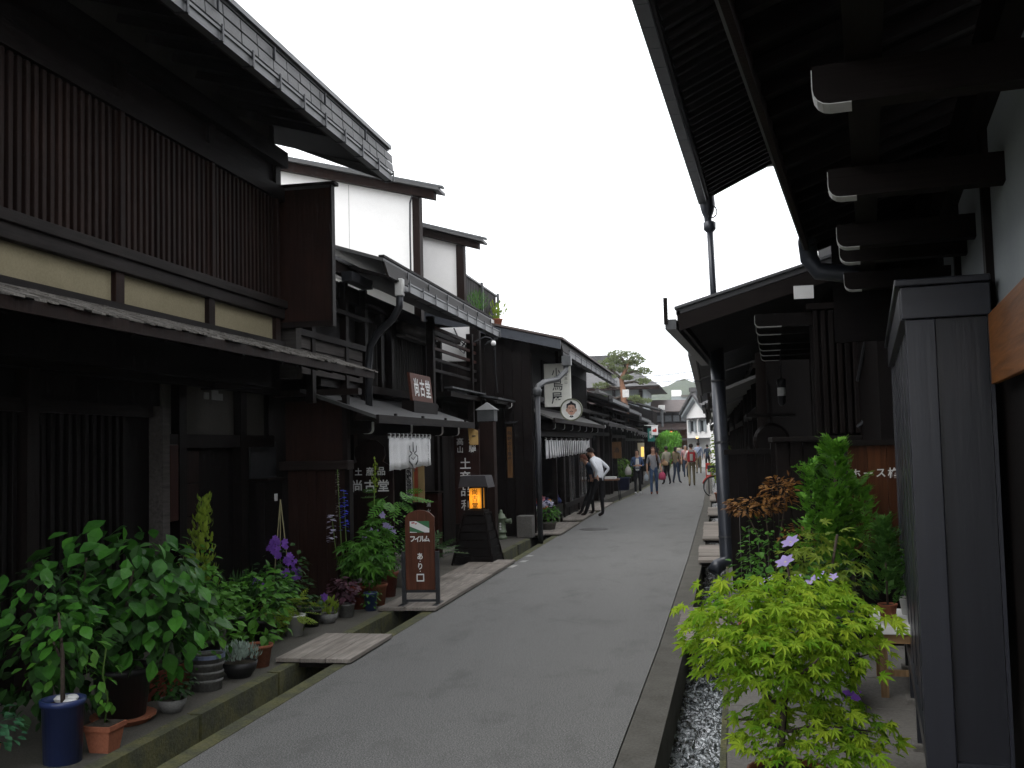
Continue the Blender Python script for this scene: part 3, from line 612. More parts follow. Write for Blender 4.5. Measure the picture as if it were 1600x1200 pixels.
# ------------------------------------------------------------------ LEFT, behind the shop: two white gables and a roof terrace
def white_gable(label, Y, xs0, xs1, ztop0, ztop1, zb, slope_ext, post_w, depth):
    "street-side house whose white end wall looks down the street over the lower roofs"
    t = thing('plaster_house', label, 'house', ((xs0 + xs1) / 2, Y, 0), world=True)
    MB().prism([(xs0, zb), (xs1, zb), (xs1, ztop1), (xs0, ztop0)], Y, Y + .12).build('end_wall', plaster, t)
    kk = (ztop1 - ztop0) / (xs1 - xs0); MB().prism([(xs0, zb), (xs1 - .9, zb), (xs1 - .9, ztop1 - .1 - kk * .9), (xs0, ztop0 - .1)], Y + .121, Y + depth).build('body', dark_z, t)
    MB().prism([(xs0, ztop0 + .17), (xs1 - .95, ztop1 + .15 - kk * .95), (xs1 - .95, ztop1 + .2 - kk * .95), (xs0, ztop0 + .22)], Y + .2, Y + depth).build('rear_roof', slate, t)
    bx('corner_post', brown_z, t, xs1, xs1 + post_w, Y - .06, Y + .14, zb, ztop1 - .02)
    k = (ztop1 - ztop0) / (xs1 - xs0)
    xe = xs1 + slope_ext; ze = ztop1 + k * slope_ext
    MB().prism([(xs0, ztop0), (xe - .12, ze - k * .12), (xe - .12, ze + .15 - k * .12), (xs0, ztop0 + .17)], Y - .16, Y + .02).build('barge_board', brown_z, t)
    MB().prism([(xs0, ztop0 + .172), (xe, ze + .152), (xe, ze + .20), (xs0, ztop0 + .22)], Y - .28, Y + .199).build('roof', slate, t)
    MB().prism([(xs0, ztop0 + .222), (xe + .06, ze + .202), (xe + .06, ze + .24), (xs0, ztop0 + .26)], Y - .22, Y - .08).build('verge_strip', gutter_m, t)
    return t
t = white_gable('tall house with broad white plaster end wall rising behind the lattice house wing panel', 17.55, -8.2, -5.10, 7.10, 6.30, 2.6, .55, .13, 2.6)
MB().tube([(-5.08, 17.42, 6.28), (-5.12, 17.42, 6.15), (-5.13, 17.42, 5.6), (-5.13, 17.42, 4.4)], .018, 6).build('cable', darkmetal, t)
bx('panel_joint', plain('joint_grey', (.5, .49, .48), .9), t, -6.32, -6.31, 17.546, 17.55, 4.4, 6.6)
MB().prism([(-5.10, 3.37), (-4.30, 3.37), (-4.30, 4.0), (-5.10, 4.0)], 18.42, 18.52).build('lower_wall', plaster, t); bx('lower_post', dark_z, t, -4.3, -4.12, 18.36, 18.5, 2.0, 4.1)
MB().tube([(-4.6, 18.38, 3.98), (-4.5, 18.38, 3.75), (-4.38, 18.38, 3.65), (-4.42, 18.38, 3.5), (-4.5, 18.38, 3.58), (-4.38, 18.38, 3.72)], .014, 6).build('cable_loop', darkmetal, t)
white_gable('smaller white plaster gable house stepping down behind the larger one', 20.55, -6.9, -5.05, 6.55, 6.0, 3.4, .62, .16, 2.2)
t = thing('roof_terrace', 'roof terrace with dark slatted railing above the downward-lettered sign', 'terrace', (-5.0, 22, 4), world=True)
bx('deck', grey_y, t, -6.5, -5.0, 20.75, 24.4, 4.55, 4.65); bx('deck_wall', dark_z, t, -6.5, -5.02, 20.8, 24.3, 3.4, 4.548); bx('deck_edge', whitepot, t, -4.995, -4.9, 22.6, 24.6, 4.60, 4.74)
slats(t, 'rail_board', dark_z, [20.85 + .16 * i for i in range(22)], -5.02, 4.652, 5.42, .13, .02); bx('hand_rail', gutter_m, t, -5.06, -4.98, 20.75, 24.4, 5.422, 5.46)
for y in (20.8, 22.55, 24.35): bx('rail_post', gutter_m, t, -5.0, -4.95, y, y + .05, 4.65, 5.5)

# ------------------------------------------------------------------ LEFT 3: low dark entrance between the shops, pillar, hydrant
bl_ = thing('dark_store', 'low black boarded store with a small grey sheet canopy behind the capped pillar', 'building', (-4.3, 18.5, 0), world=True)
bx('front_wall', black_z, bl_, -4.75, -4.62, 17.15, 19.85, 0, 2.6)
for i in range(13): bx('wall_board', dark_z, bl_, -4.62, -4.60 + random.uniform(0, .006), 17.2 + i * .2, 17.2 + i * .2 + .192, .05, 2.5)
MB().prism([(-3.75, 2.66), (-3.75, 2.63), (-4.7, 2.80), (-4.7, 2.84)], 18.2, 19.86).build('canopy', gutter_m, bl_); bx('canopy_beam', dark_y, bl_, -3.85, -3.79, 18.25, 19.84, 2.56, 2.628)
white_bracket(bl_, -3.72, -4.4, 19.3, 2.50, .05, .1, .06, 1)
p = thing('pillar', 'dark square wooden pillar with a grey metal cap beside the lantern', 'pillar', (-3.72, 17.1, 0), world=True)
bx('shaft', brown_z, p, -3.85, -3.60, 16.98, 17.22, 0, 2.20, .006); bx('cap_band', gutter_m, p, -3.87, -3.58, 16.96, 17.24, 2.2, 2.39)
m = MB(); m.add([(-3.9, 16.93, 2.392), (-3.55, 16.93, 2.392), (-3.55, 17.27, 2.392), (-3.9, 17.27, 2.392), (-3.725, 17.1, 2.53)], [(3, 2, 1, 0), (0, 1, 4), (1, 2, 4), (2, 3, 4), (3, 0, 4)]); m.build('cap', plain('cap_sheet', (.22, .22, .22), .5, .2), p)
p = thing('meter_box', 'small grey-green meter box on a bracket beside the capped pillar', 'box', (-3.95, 17.0, 1.5), world=True)
bx('case', plain('meter_green', (.10, .13, .12), .5), p, -4.02, -3.86, 17.0, 17.12, 1.66, 1.86, .012); disc(q := MB(), 0, 0, .05, .05, (-3.94, 16.996, 1.77), '-Y', 16); q.build('dial', glass_d, p); bx('bracket', dark_y, p, -3.97, -3.91, 17.0, 17.1, 1.5, 1.659)
p = thing('narrow_board', 'narrow brown strip board with carved writing on the black side wall', 'sign', (-3.75, 19.8, 1), world=True)
bx('board', wood('strip_board', (.27, .14, .06), 'Z', .6), p, -3.93, -3.83, 19.80, 19.825, 1.15, 2.15); lt = MB(); letters(lt, [(ch, 0, .40 - i * .1, .085) for i, ch in enumerate('飛騨の小鳥屋')], (-3.88, 19.796, 1.62), '-Y', .01); lt.build('lettering', ink, p)
bx('hood', darkmetal, p, -3.95, -3.72, 19.70, 19.83, 2.22, 2.25)
hy = thing('fire_hydrant', 'pale green fire hydrant with side outlet standing on the stone pavement', 'hydrant', (-3.98, 19.3, 0))
green = plain('hydrant_green', (.16, .20, .13), .5); prof = [(.0, 0), (.11, 0), (.11, .05), (.085, .06), (.085, .12), (.105, .125), (.105, .15), (.09, .16), (.082, .38), (.10, .385), (.10, .41), (.085, .42), (.07, .47), (.035, .49), (.032, .52), (.02, .56), (0, .56)]
MB().lathe(prof, 20).build('barrel', green, hy, smooth=True)
MB().tube([(.06, 0, .34), (.17, 0, .345)], [.045, .04], 12).build('side_outlet', green, hy, smooth=True); MB().tube([(.165, 0, .345), (.20, 0, .345)], .052, 10).build('outlet_cap', green, hy)
for z in (.20, .25, .30): disc(q := MB(), 0, z, .02, .02, (0, -.092, 0), '-Y', 12); q.build('badge', white_m, hy)
bs = thing('foundation_block', 'pale grey concrete foundation block at the foot of the black corner wall', 'block', (-3.5, 19.6, 0), world=True); bx('block', concrete, bs, -3.72, -3.42, 19.5, 19.84, 0, .42, .012)
bs = thing('boundary_stone', 'low grey marker stone between the lantern and the hydrant', 'stone', (-4.1, 18.3, 0)); MB().prism([(-.08, 0), (.08, 0), (.07, .2), (.0, .23), (-.07, .2)], -.08, .08).build('stone', concrete, bs, bevel=.01)
# paper-bird lamp on a bent wire
p = thing('bird_lamp', 'round white lamp with a metal bird-wing shade on a bent wire', 'lamp', (-3.84, 18.3, 3.6), world=True)
MB().lathe([(0, -.05), (.035, -.04), (.05, 0), (.035, .04), (0, .05)], 14, (-3.84, 18.3, 3.66)).build('globe', white_m, p, smooth=True)
m = MB()
for sx, zz in ((1, .10), (-1, -.09)): m.add([(-3.84, 18.28, 3.72), (-3.84 + sx * .10, 18.25, 3.74 + zz * .6), (-3.84 + sx * .16, 18.27, 3.72 + zz), (-3.84 + sx * .07, 18.31, 3.70 + zz * .3), (-3.84, 18.28, 3.728), (-3.84 + sx * .10, 18.25, 3.748 + zz * .6), (-3.84 + sx * .16, 18.27, 3.728 + zz), (-3.84 + sx * .07, 18.31, 3.708 + zz * .3)], [(0, 1, 2, 3), (7, 6, 5, 4), (0, 4, 5, 1), (1, 5, 6, 2), (2, 6, 7, 3), (3, 7, 4, 0)])
m.build('wing_shade', gutter_m, p); MB().tube([(-4.2, 18.3, 3.70), (-4.0, 18.3, 3.78), (-3.9, 18.3, 3.76), (-3.84, 18.3, 3.70)], .012, 6).build('wire_arm', darkmetal, p); MB().tube([(-3.82, 18.32, 3.6), (-3.82, 18.35, 3.1), (-3.79, 18.36, 2.75)], .008, 5).build('flex', darkmetal, p)

# ------------------------------------------------------------------ LEFT 4: crafts shop with the round face sign
h = thing('craft_shop', 'dark two-storey craft shop with long white pleated curtain and vertical 小鳥屋 sign', 'shop', (-3.6, 25, 0), world=True)
for i in range(9): bx('side_board', dark_z, h, -5.1 + i * .185, -5.1 + i * .185 + .178, 19.9 + random.uniform(-.006, .006), 19.98, .0, 3.6 + .03 * (8 - i))
bx('side_wall', black_z, h, -8, -3.42, 19.98, 20.06, 0, 3.62); MB().prism([(-8, 3.62), (-3.45, 3.62), (-3.45, 3.78), (-8, 5.05)], 19.99, 20.07).build('gable', dark_z, h)
MB().prism([(-2.78, 3.62), (-2.78, 3.80), (-6.5, 4.72), (-6.5, 4.54)], 19.55, 19.60).build('barge_board', bluemetal, h)
MB().prism([(-2.72, 3.80), (-2.72, 3.84), (-6.6, 4.80), (-10, 3.9), (-10, 3.86), (-6.6, 4.76)], 19.5, 30.2).build('roof', roofbrown, h)
MB().prism([(-2.82, 3.72), (-2.82, 3.76), (-3.6, 3.96), (-3.6, 3.92)], 19.62, 30.1).build('soffit', soffit, h)
MB().prism([(-2.74, 3.58), (-2.77, 3.58), (-2.82, 3.80), (-2.79, 3.80)], 19.62, 30.1).build('snow_board', sill_y, h)
gutter_line(h, -2.70, 3.48, 19.7, 30.0, .9, .12, .12, darkmetal)
bx('upper_wall', black_z, h, -3.62, -3.52, 20.06, 30, 2.7, 3.9); bx('upper_sill', dark_y, h, -3.52, -3.42, 20.1, 30, 2.68, 2.78)
slats(h, 'upper_lattice', dark_z, [21.6 + .16 * i for i in range(50)], -3.49, 2.78, 3.6, .04, .04)
MB().prism([(-3.02, 2.30), (-3.02, 2.26), (-3.62, 2.52), (-3.62, 2.56)], 20.1, 29.8).build('pent_roof', plain('pent_sheet_2', (.10, .097, .092), .7), h)
bx('pent_fascia', sill_y, h, -3.04, -3.00, 20.08, 29.85, 2.22, 2.31)
for i in range(7): white_bracket(h, -3.12, -3.55, 20.9 + i * 1.35, 2.10, .07, .13, .06, 1)
bx('beam', dark_y, h, -3.5, -3.36, 20.1, 29.8, 1.96, 2.1)
bx('interior_wall', black_z, h, -5.6, -5.5, 20.1, 30, 0, 2.6); bx('interior_floor', stone_l, h, -5.5, -3.5, 20.1, 29.9, .002, .08); bx('ceiling', black_z, h, -5.5, -3.6, 20.1, 30, 2.54, 2.6)
for y in (20.15, 23.2, 24.4, 25.3, 27.2, 29.8): bx('post', dark_z, h, -3.56, -3.46, y - .05, y + .05, 0, 2.0)
bx('window_base', dark_y, h, -3.6, -3.45, 24.45, 29.7, .25, .36)
for i in range(8): bx('base_panel', brown_z, h, -3.56, -3.5, 24.5 + i * .64, 24.5 + i * .64 + .6, .03, .245)
for y0, y1 in ((24.46, 25.24), (25.36, 27.14), (27.26, 29.7)): bx('window_pane', glass_d, h, -3.535, -3.52, y0, y1, .37, 1.95)
slats(h, 'window_stile', grey_y, [24.75, 25.8, 26.4, 28, 28.8], -3.50, .37, 1.95, .035, .03)
for k in range(5): bx('shelf', grey_y, h, -5.0, -4.2, 20.6 + k * .8, 21.2 + k * .8, .75 + .1 * (k % 3), .78 + .1 * (k % 3))
bx('downpipe_head', gutter_m, h, -2.78, -2.60, 19.62, 19.80, 3.30, 3.49, .01)
MB().tube([(-2.70, 19.7, 3.32), (-2.71, 19.68, 3.2), (-2.85, 19.4, 3.02), (-2.98, 18.7, 2.94), (-3.04, 18.4, 2.85), (-3.06, 18.35, 2.7)], .055, 10).build('downpipe_bend', gutter_m, h, smooth=True)
MB().lathe([(.05, 2.66), (.075, 2.68), (.085, 2.78), (.06, 2.82)], 14, (-3.06, 18.35, 0)).build('downpipe_collar', gutter_m, h, smooth=True); MB().tube([(-3.06, 18.35, 2.7), (-3.07, 18.35, -.3)], .05, 12).build('downpipe', darkmetal, h, smooth=True)
curtain('shop_curtain', 'long white pleated curtain across the craft shop front', 21.6, 29.6, -3.45, 1.88, 1.48, 1.55, 22, splits=22)
s = thing('hanging_sign', 'white vertical board with brush-written 小鳥屋 hung under the craft shop eave', 'sign', (-3.07, 21.0, 2.5), world=True)
bx('board', plain('sign_cream', (.80, .80, .73), .7, dirt=.1), s, -3.35, -2.79, 21.0, 21.04, 2.56, 3.46, .008)
lt = MB(); A = (-3.09, 20.993, 3.0)
letters(lt, [('小', 0, .27, .22), ('鳥', .02, .02, .26), ('屋', 0, -.26, .27)], A, '-Y', .006, .9); lt.build('lettering', ink, s); bx('hanger', dark_z, s, -3.1, -3.04, 21.0, 21.03, 3.46, 3.72)
lt = MB(); letters(lt, [('飛', .2, .3, .07), ('騨', .2, .22, .07), ('高', .2, .14, .07), ('山', .2, .06, .07)], A, '-Y'); lt.build('small_lettering', plain('faded_ink', (.22, .24, .18), .8), s)
s = thing('round_sign', 'round white sign with a smiling moustached face below the 小鳥屋 board', 'sign', (-2.79, 21.0, 2.3), world=True)
m = MB(); Mc = Matrix.Translation((-2.79, 20.98, 2.49)) @ Matrix.Rotation(R(90), 4, 'X')
m.lathe([(0, -.03), (.215, -.03), (.228, -.02), (.228, .03), (.205, .034), (.2, .028), (0, .028)], 36); m.v = [tuple(Mc @ Vector(v)) for v in m.v]; m.build('disc', plain('round_white', (.80, .80, .76), .6), s, smooth=False)
m = MB(); m.lathe([(.206, .02), (.206, .042), (.232, .042), (.232, -.03)], 36); m.v = [tuple(Mc @ Vector(v)) for v in m.v]; m.build('rim', plain('rim_olive', (.12, .13, .07), .5), s)
A = (-2.79, 20.9515, 2.49); fc = MB()
q = MB(); disc(q, 0, .0, .092, .115, A, '-Y', 24); disc(q, -.095, -.01, .022, .035, A, '-Y', 12); disc(q, .095, -.01, .022, .035, A, '-Y', 12); q.build('face', plain('face_skin', (.58, .36, .27), .7), s)
q = MB(); A2 = (-2.79, 20.9495, 2.49)
strokes(q, [([(-.09, .03), (-.08, .10), (0, .135), (.08, .10), (.09, .03)], [.02, .045, .06, .045, .02]), ([(0, .13), (0, .175)], [.07, .04])], A2, '-Y')
strokes(q, [([(-.062, .045), (-.035, .055), (-.015, .045)], .010), ([(.062, .045), (.035, .055), (.015, .045)], .010), ([(-.055, .018), (-.035, .026), (-.018, .018)], .008), ([(.055, .018), (.035, .026), (.018, .018)], .008),
            ([(-.035, -.045), (0, -.028), (.035, -.045)], .014), ([(-.028, -.13), (0, -.16)], [.05, .01]), ([(.028, -.13), (0, -.16)], [.05, .01])], A2, '-Y'); q.build('hair_and_beard', ink, s)
q = MB(); strokes(q, [([(-.022, -.062), (0, -.07), (.022, -.062)], .014)], A2, '-Y'); q.build('mouth', plain('mouth_red', (.45, .08, .06), .7), s)
bx('arm', darkmetal, s, -3.4, -2.80, 21.02, 21.05, 2.66, 2.69)
# goods on display ---------------------------------------------------------------
rnd = random.Random(11)
for k, (y, lb) in enumerate(((21.4, 'dark display bench by the flower pot'), (23.0, 'dark display bench under the pleated curtain nearest the stooping man'))):
    t = thing('display_bench', lb, 'bench', (-3.62, y, 0), world=True)
    bx('top', dark_y, t, -4.1, -3.4, y - .65, y + .65, .38, .42); bx('front_board', dark_y, t, -3.43, -3.40, y - .6, y + .6, .2, .378)
    for dy in (-.55, .55): bx('leg', dark_z, t, -3.46, -3.41, y + dy - .03, y + dy + .03, 0, .378); bx('leg', dark_z, t, -4.08, -4.03, y + dy - .03, y + dy + .03, 0, .378)
cols = [('red', (.45, .03, .03)), ('white', (.7, .7, .68)), ('navy', (.02, .03, .10)), ('orange', (.5, .16, .03)), ('pink', (.5, .2, .25)), ('cream', (.5, .45, .3))]
cmat = {n: rough_mat('cloth_' + n, c3(c, .85), c, 9, .9, .001) for n, c in cols}
i = 0
for k in range(16):
    y = 20.9 + k * .19 + rnd.uniform(-.04, .04); x = -3.5 - rnd.uniform(0, .35); n = cols[k % 6][0]
    t = thing('cloth_slipper' if k % 2 else 'cloth_pouch', '', 'goods', (x, y, .421), rotz=rnd.uniform(-.6, .6), group='goods on the craft shop benches')
    t['label'] = 'small %s cloth %s, %s along the craft shop benches' % (n, 'slipper' if k % 2 else 'pouch', ['first', 'second', 'third', 'fourth', 'fifth', 'sixth', 'seventh', 'eighth', 'ninth', 'tenth', 'eleventh', 'twelfth', 'thirteenth', 'fourteenth', 'fifteenth', 'last'][k])
    if k % 2: MB().prism([(-.10, 0), (.10, 0), (.12, .05), (.08, .09), (.02, .1), (-.10, .04)], -.05, .05, 'Y').build('body', cmat[n], t, bevel=.015); bx('trim', cmat['white'], t, -.02, .03, -.052, .052, .03, .055)
    else: MB().lathe([(0, 0), (.09, .01), (.11, .06), (.07, .13), (.03, .16), (.05, .20), (0, .2)], 12).build('body', cmat[n], t, smooth=True); MB().tube([(.032, 0, .165), (0, .032, .165), (-.032, 0, .165), (0, -.032, .165), (.032, 0, .165)], .008, 5).build('drawstring', cmat['red' if n != 'red' else 'white'], t)
for k, (y, z, n) in enumerate(((21.2, 1.0, 'navy'), (22.0, 1.05, 'white'), (23.5, 1.0, 'navy'))):
    t = thing('hanging_garment', '%s cloth jacket hanging in the craft shop, %s' % (n, ('by the downpipe', 'in the middle of the opening', 'beside the window')[k]), 'clothes', (-4.3, y, z - .4), group='garments hanging in the craft shop')
    MB().prism([(-.18, 0), (.18, 0), (.20, .5), (.38, .35), (.42, .48), (.2, .72), (.06, .74), (0, .68), (-.06, .74), (-.2, .72), (-.42, .48), (-.38, .35), (-.2, .5)], -.03, .03).build('body', cmat[n], t, bevel=.01); MB().tube([(-.3, 0, .73), (.3, 0, .73)], .012, 6).build('hanger', dark_x, t); MB().tube([(0, 0, .73), (0, 0, 1.5)], .006, 5).build('hook', darkmetal, t)
t = thing('banner_pole', 'slim white and red pole leaning at the corner of the craft shop', 'pole', (-3.38, 20.15, 0), world=True); MB().tube([(-3.38, 20.15, .6), (-3.40, 20.15, 1.5)], .018, 8).build('upper_pole', white_m, t); MB().tube([(-3.37, 20.15, 0), (-3.38, 20.15, .6)], .03, 8).build('lower_pole', plain('pole_red', (.45, .05, .04), .6), t)

# ------------------------------------------------------------------ farther houses on the left
def machiya(label, side, Y0, Y1, xf, z_pent, z_eave, over=.6, pent=.55, roofm=None, wallm=None, rise=.3, seed=0, slatn=True, roof_in=3.5, gut=True, beams=True):
    "two-storey wooden row house; side -1: stands left of the street, +1: right"
    rnd = random.Random(seed); s = -side                         # direction toward the street
    t = thing('row_house', label, 'house', (xf, (Y0 + Y1) / 2, 0), world=True, group='row houses along the street')
    wm = wallm or black_z; rm = roofm or rooftile
    def P(m, pts, a, b, name, mat): MB().prism(pts if s > 0 else pts[::-1], a, b).build(name, mat, t)
    xb = xf - s * 6
    bx('wall', wm, t, xf - s * .12, xb, Y0 + .02, Y1 - .02, 0, z_eave)
    # the roof: two slopes
    xe = xf + s * over; xr = xf - s * roof_in; zr = z_eave + rise * (roof_in + over); k = .1
    P(0, [(xe, z_eave), (xe, z_eave + k), (xr, zr + k), (xb - s * .5, z_eave + k + .2), (xb - s * .5, z_eave + .2), (xr, zr)], Y0 - .15, Y1 + .1, 'roof', rm)
    P(0, [(xf - s * .1, z_eave - .02), (xr, zr - .02), (xb, z_eave + .1)], Y0 + .03, Y1 - .03, 'gable', wm)
    bx('ridge', rm, t, xr - .12, xr + .12, Y0 - .16, Y1 + .11, zr + .08, zr + .24)
    MB().box(xe - .015, xe + .015, Y0 - .16, Y1 + .11, z_eave - .05, z_eave + .14).build('fascia', dark_y, t)
    if gut: bx('gutter', gutter_m if seed % 2 else darkmetal, t, xe + s * .016, xe + s * .12, Y0 - .1, Y1, z_eave - .04, z_eave + .06)
    # pent
    xp = xf + s * pent
    P(0, [(xp, z_pent), (xp, z_pent + .05), (xf - s * .05, z_pent + .05 + pent * .4), (xf - s * .05, z_pent + pent * .4)], Y0 + .1, Y1 - .1, 'pent_roof', plain('pent_%d' % seed, (.08 + .04 * rnd.random(),) * 3, .7))
    bx('pent_fascia', sill_y, t, xp - .02, xp + .02, Y0 + .1, Y1 - .1, z_pent - .05, z_pent + .06)
    nb = max(2, int((Y1 - Y0) / 1.6))
    for i in range(nb + 1):
        y = Y0 + .15 + (Y1 - Y0 - .3) * i / nb; bx('post', dark_z, t, xf - s * .12, xf + s * .03, y - .06, y + .06, 0, z_eave - .02)
        if beams: bx('beam_end', white_end, t, xp - s * .12, xp - s * .09, y - .035, y + .035, z_pent - .09, z_pent - .01)
    bx('lintel', dark_y, t, xf - s * .1, xf + s * .05, Y0 + .1, Y1 - .1, z_pent - .3, z_pent - .18); bx('upper_sill', sill_y, t, xf - s * .1, xf + s * .07, Y0 + .1, Y1 - .1, z_pent + pent * .4 + .12, z_pent + pent * .4 + .2)
    if slatn:
        z0 = z_pent + pent * .4 + .2
        if z_eave - z0 > .25: slats(t, 'lattice_slat', dark_z if seed % 2 else brown_z, [Y0 + .3 + .22 * i for i in range(int((Y1 - Y0 - .6) / .22))], xf - s * .02 + s * .03, z0, z_eave - .1, .06, .05)
    # ground floor openings
    y = Y0 + .4; i = 0
    while y < Y1 - 1.2:
        bx('shop_window' if i % 2 else 'doorway', glass_d if i % 2 else brown_z, t, xf - s * .12, xf - s * .105 + s * .02, y, y + 1.1, .1 if i % 2 == 0 else .5, z_pent - .32); y += 1.5; i += 1
    return t
machiya('dark row house with box gutter just past the craft shop', -1, 30.3, 36.4, -3.55, 2.35, 3.05, .65, .6, seed=1)
machiya('row house with reddish sheet roof beyond the potted fern', -1, 36.6, 43.0, -3.5, 2.3, 2.95, .6, .55, roofbrown, seed=2)
machiya('low row house behind the teal banner', -1, 43.2, 50, -3.6, 2.2, 2.8, .7, .6, seed=3)
machiya('row house with dark lattice behind the willow', -1, 50.2, 57, -3.7, 2.2, 2.75, .65, .55, seed=4)
machiya('farthest dark row house on the pine side of the street', -1, 57.2, 66, -4.2, 2.2, 2.9, .65, .55, roofbrown, seed=5)
machiya('tall dark house showing its chimney pipe over the row roofs', -1, 66.3, 72, -3.6, 2.3, 3.9, .5, .5, seed=6)
t = thing('chimney_pipe', 'grey stovepipe with a square cowl above the far dark roofs', 'chimney', (-3.0, 66.5, 3.0)); MB().tube([(0, 0, -.2), (0, 0, .9)], .09, 10).build('pipe', gutter_m, t); bx('cowl', whitepot, t, -.2, .2, -.2, .2, .9, 1.2, .02)
# hall roof behind the pine
t = thing('temple_hall', 'large grey hipped tile roof of a hall behind the pine tree', 'hall', (-8, 80, 0), world=True)
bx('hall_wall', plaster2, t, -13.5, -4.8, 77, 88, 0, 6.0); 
for x in (-13, -11, -9, -7, -5): bx('hall_post', brown_z, t, x - .12, x + .12, 76.85, 77, 0, 5.9)
m = MB(); e = [(-15, 75.4, 5.95), (-3.5, 75.4, 6.02), (-3.5, 90, 6.02), (-15, 90, 5.95)]; rdg = [(-11, 82.5, 8.6), (-7.2, 82.5, 8.6)]
m.add(e + rdg, [(0, 1, 5, 4), (1, 2, 5), (2, 3, 4, 5), (3, 0, 4), (3, 2, 1, 0)]); m.build('roof', rooftile, t); bx('eave_board', brown_z, t, -15, -3.52, 75.42, 75.6, 5.75, 5.95); bx('ridge', rooftile, t, -11.2, -7, 82.3, 82.7, 8.55, 8.95)
t = thing('rear_roof', 'tangle of low brown tiled roof behind the row houses under the pine', 'house', (-7, 58, 0), world=True)
bx('wall', dark_z, t, -10, -5.0, 54, 64, 0, 4.0); m = MB(); m.add([(-10.3, 53.6, 3.9), (-4.7, 53.6, 3.9), (-4.7, 64, 3.9), (-10.3, 64, 3.9), (-7.5, 53.6, 5.2), (-7.5, 64, 5.2)], [(0, 1, 4), (1, 2, 5, 4), (2, 3, 5), (3, 0, 4, 5), (3, 2, 1, 0)]); m.build('roof', roofbrown, t); bx('vent_box', whitepot, t, -4.95, -4.6, 60, 60.4, 4.5, 4.95)
# white storehouse closing the street, brown house beside it
k = thing('storehouse', 'white plastered storehouse gable with two shuttered windows at the street end', 'storehouse', (-.83, 75, 0), rotz=R(-58))
g = 1.55
MB().prism([(-g, 0), (g, 0), (g, 3.95), (0, 5.15), (-g, 3.95)], 0, 6).build('gable_wall', plaster, k)
for sx in (-1, 1):
    MB().prism([(0, 5.2), (sx * (g + .22), 3.80), (sx * (g + .22), 4.0), (0, 5.45)][:: sx], -.5, 6.4).build('roof_slope', rooftile, k)
    MB().prism([(0, 4.9), (sx * (g + .15), 3.62), (sx * (g + .15), 3.80), (0, 5.18)][:: sx], -.34, -.001).build('barge', plaster2, k)
    for shx in (-1, 1): bx('shutter', plaster2, k, sx * .68 + shx * .36 - .12, sx * .68 + shx * .36 + .12, -.12, 0, 2.5, 3.35)
    bx('window_pane', glass_d, k, sx * .68 - .22, sx * .68 + .22, -.02, .0, 2.55, 3.3); bx('window_hood', rooftile, k, sx * .68 - .6, sx * .68 + .6, -.4, 0, 3.42, 3.52)
bx('ridge_tiles', rooftile, k, -.18, .18, -.55, 6.4, 5.4, 5.72); bx('awning', gutter_m, k, -1.6, 1.7, -1.1, 0, 2.02, 2.08)
for x in (-1.5, 1.6): bx('awning_post', dark_z, k, x - .05, x + .05, -1.05, -.95, 0, 2.02)
b = thing('brown_house', 'brown two-storey house with stepped sheet roofs beside the white storehouse', 'house', (-2.4, 86, 0), rotz=R(24))
bx('wall', wood('far_brown', (.13, .065, .035), 'Z', .8), b, -2.2, 3.2, 0, 5, 0, 3.0); bx('upper_wall', dark_z, b, -2.1, 3.1, .3, 5, 3.0, 4.4)
for i in range(7): bx('window', plain('far_glass_%d' % i, (.08, .09, .10), .2), b, -1.9 + i * .7, -1.35 + i * .7, .27, .3, 3.55, 4.05)
MB().prism([(-.75, 2.85), (-.75, 2.93), (.35, 3.42), (.35, 3.34)], -2.5, 3.5, 'X').build('lower_roof', roofbrown, b); MB().prism([(-.6, 4.3), (-.6, 4.38), (2.6, 5.45), (5.6, 4.4), (5.6, 4.32), (2.6, 5.37)], -2.5, 3.5, 'X').build('roof', roofbrown, b)
bx('shop_awning', roofbrown, b, -2.3, 3.3, -.9, 0, 1.95, 2.05)
b = thing('white_block', 'pale concrete block building on the skyline left of the storehouse roof', 'building', (-4.5, 130, 0), world=True); bx('wall', plaster2, b, -4.6, -1.2, 130, 136, 0, 7.6); bx('penthouse', plaster, b, -4.6, -3.4, 129.95, 133, 7.6, 8.4); bx('parapet', concrete, b, -3.4, -1.1, 129.8, 130, 7.5, 7.75)
for i in range(4): bx('window', glass_d, b, -3.2 + i * .5, -2.9 + i * .5, 129.97, 130, 6.6, 7.1)

# ------------------------------------------------------------------ RIGHT 1: near house, seen from under its pent eave (local x: into the house, y: up the street)
h = thing('near_house', 'near dark-eaved house with cool white plaster wall and white-tipped bracket beams', 'house', (1.2958, 4.8912, 0), rotz=R(-8.3))
Y0, Y1 = -5.5, 3.3
bx('lower_wall', dark_z, h, .0, .12, Y0, Y1 + .6, 0, 2.27)
pst = [-3.4, -1.5, .19, 1.84, 3.25]
for i, y in enumerate(pst): bx('post', dark_z, h, -.035, .08, y - .05, y + .05, 2.272, 3.18)
bx('wall_rail', dark_y, h, -.04, .1, Y0, Y1, 2.20, 2.27)
pq = [Y0] + pst
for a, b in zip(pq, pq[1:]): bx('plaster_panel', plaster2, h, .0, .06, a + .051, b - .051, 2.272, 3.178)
bx('wall_beam', dark_y, h, -.09, .1, Y0, Y1, 3.18, 3.44)
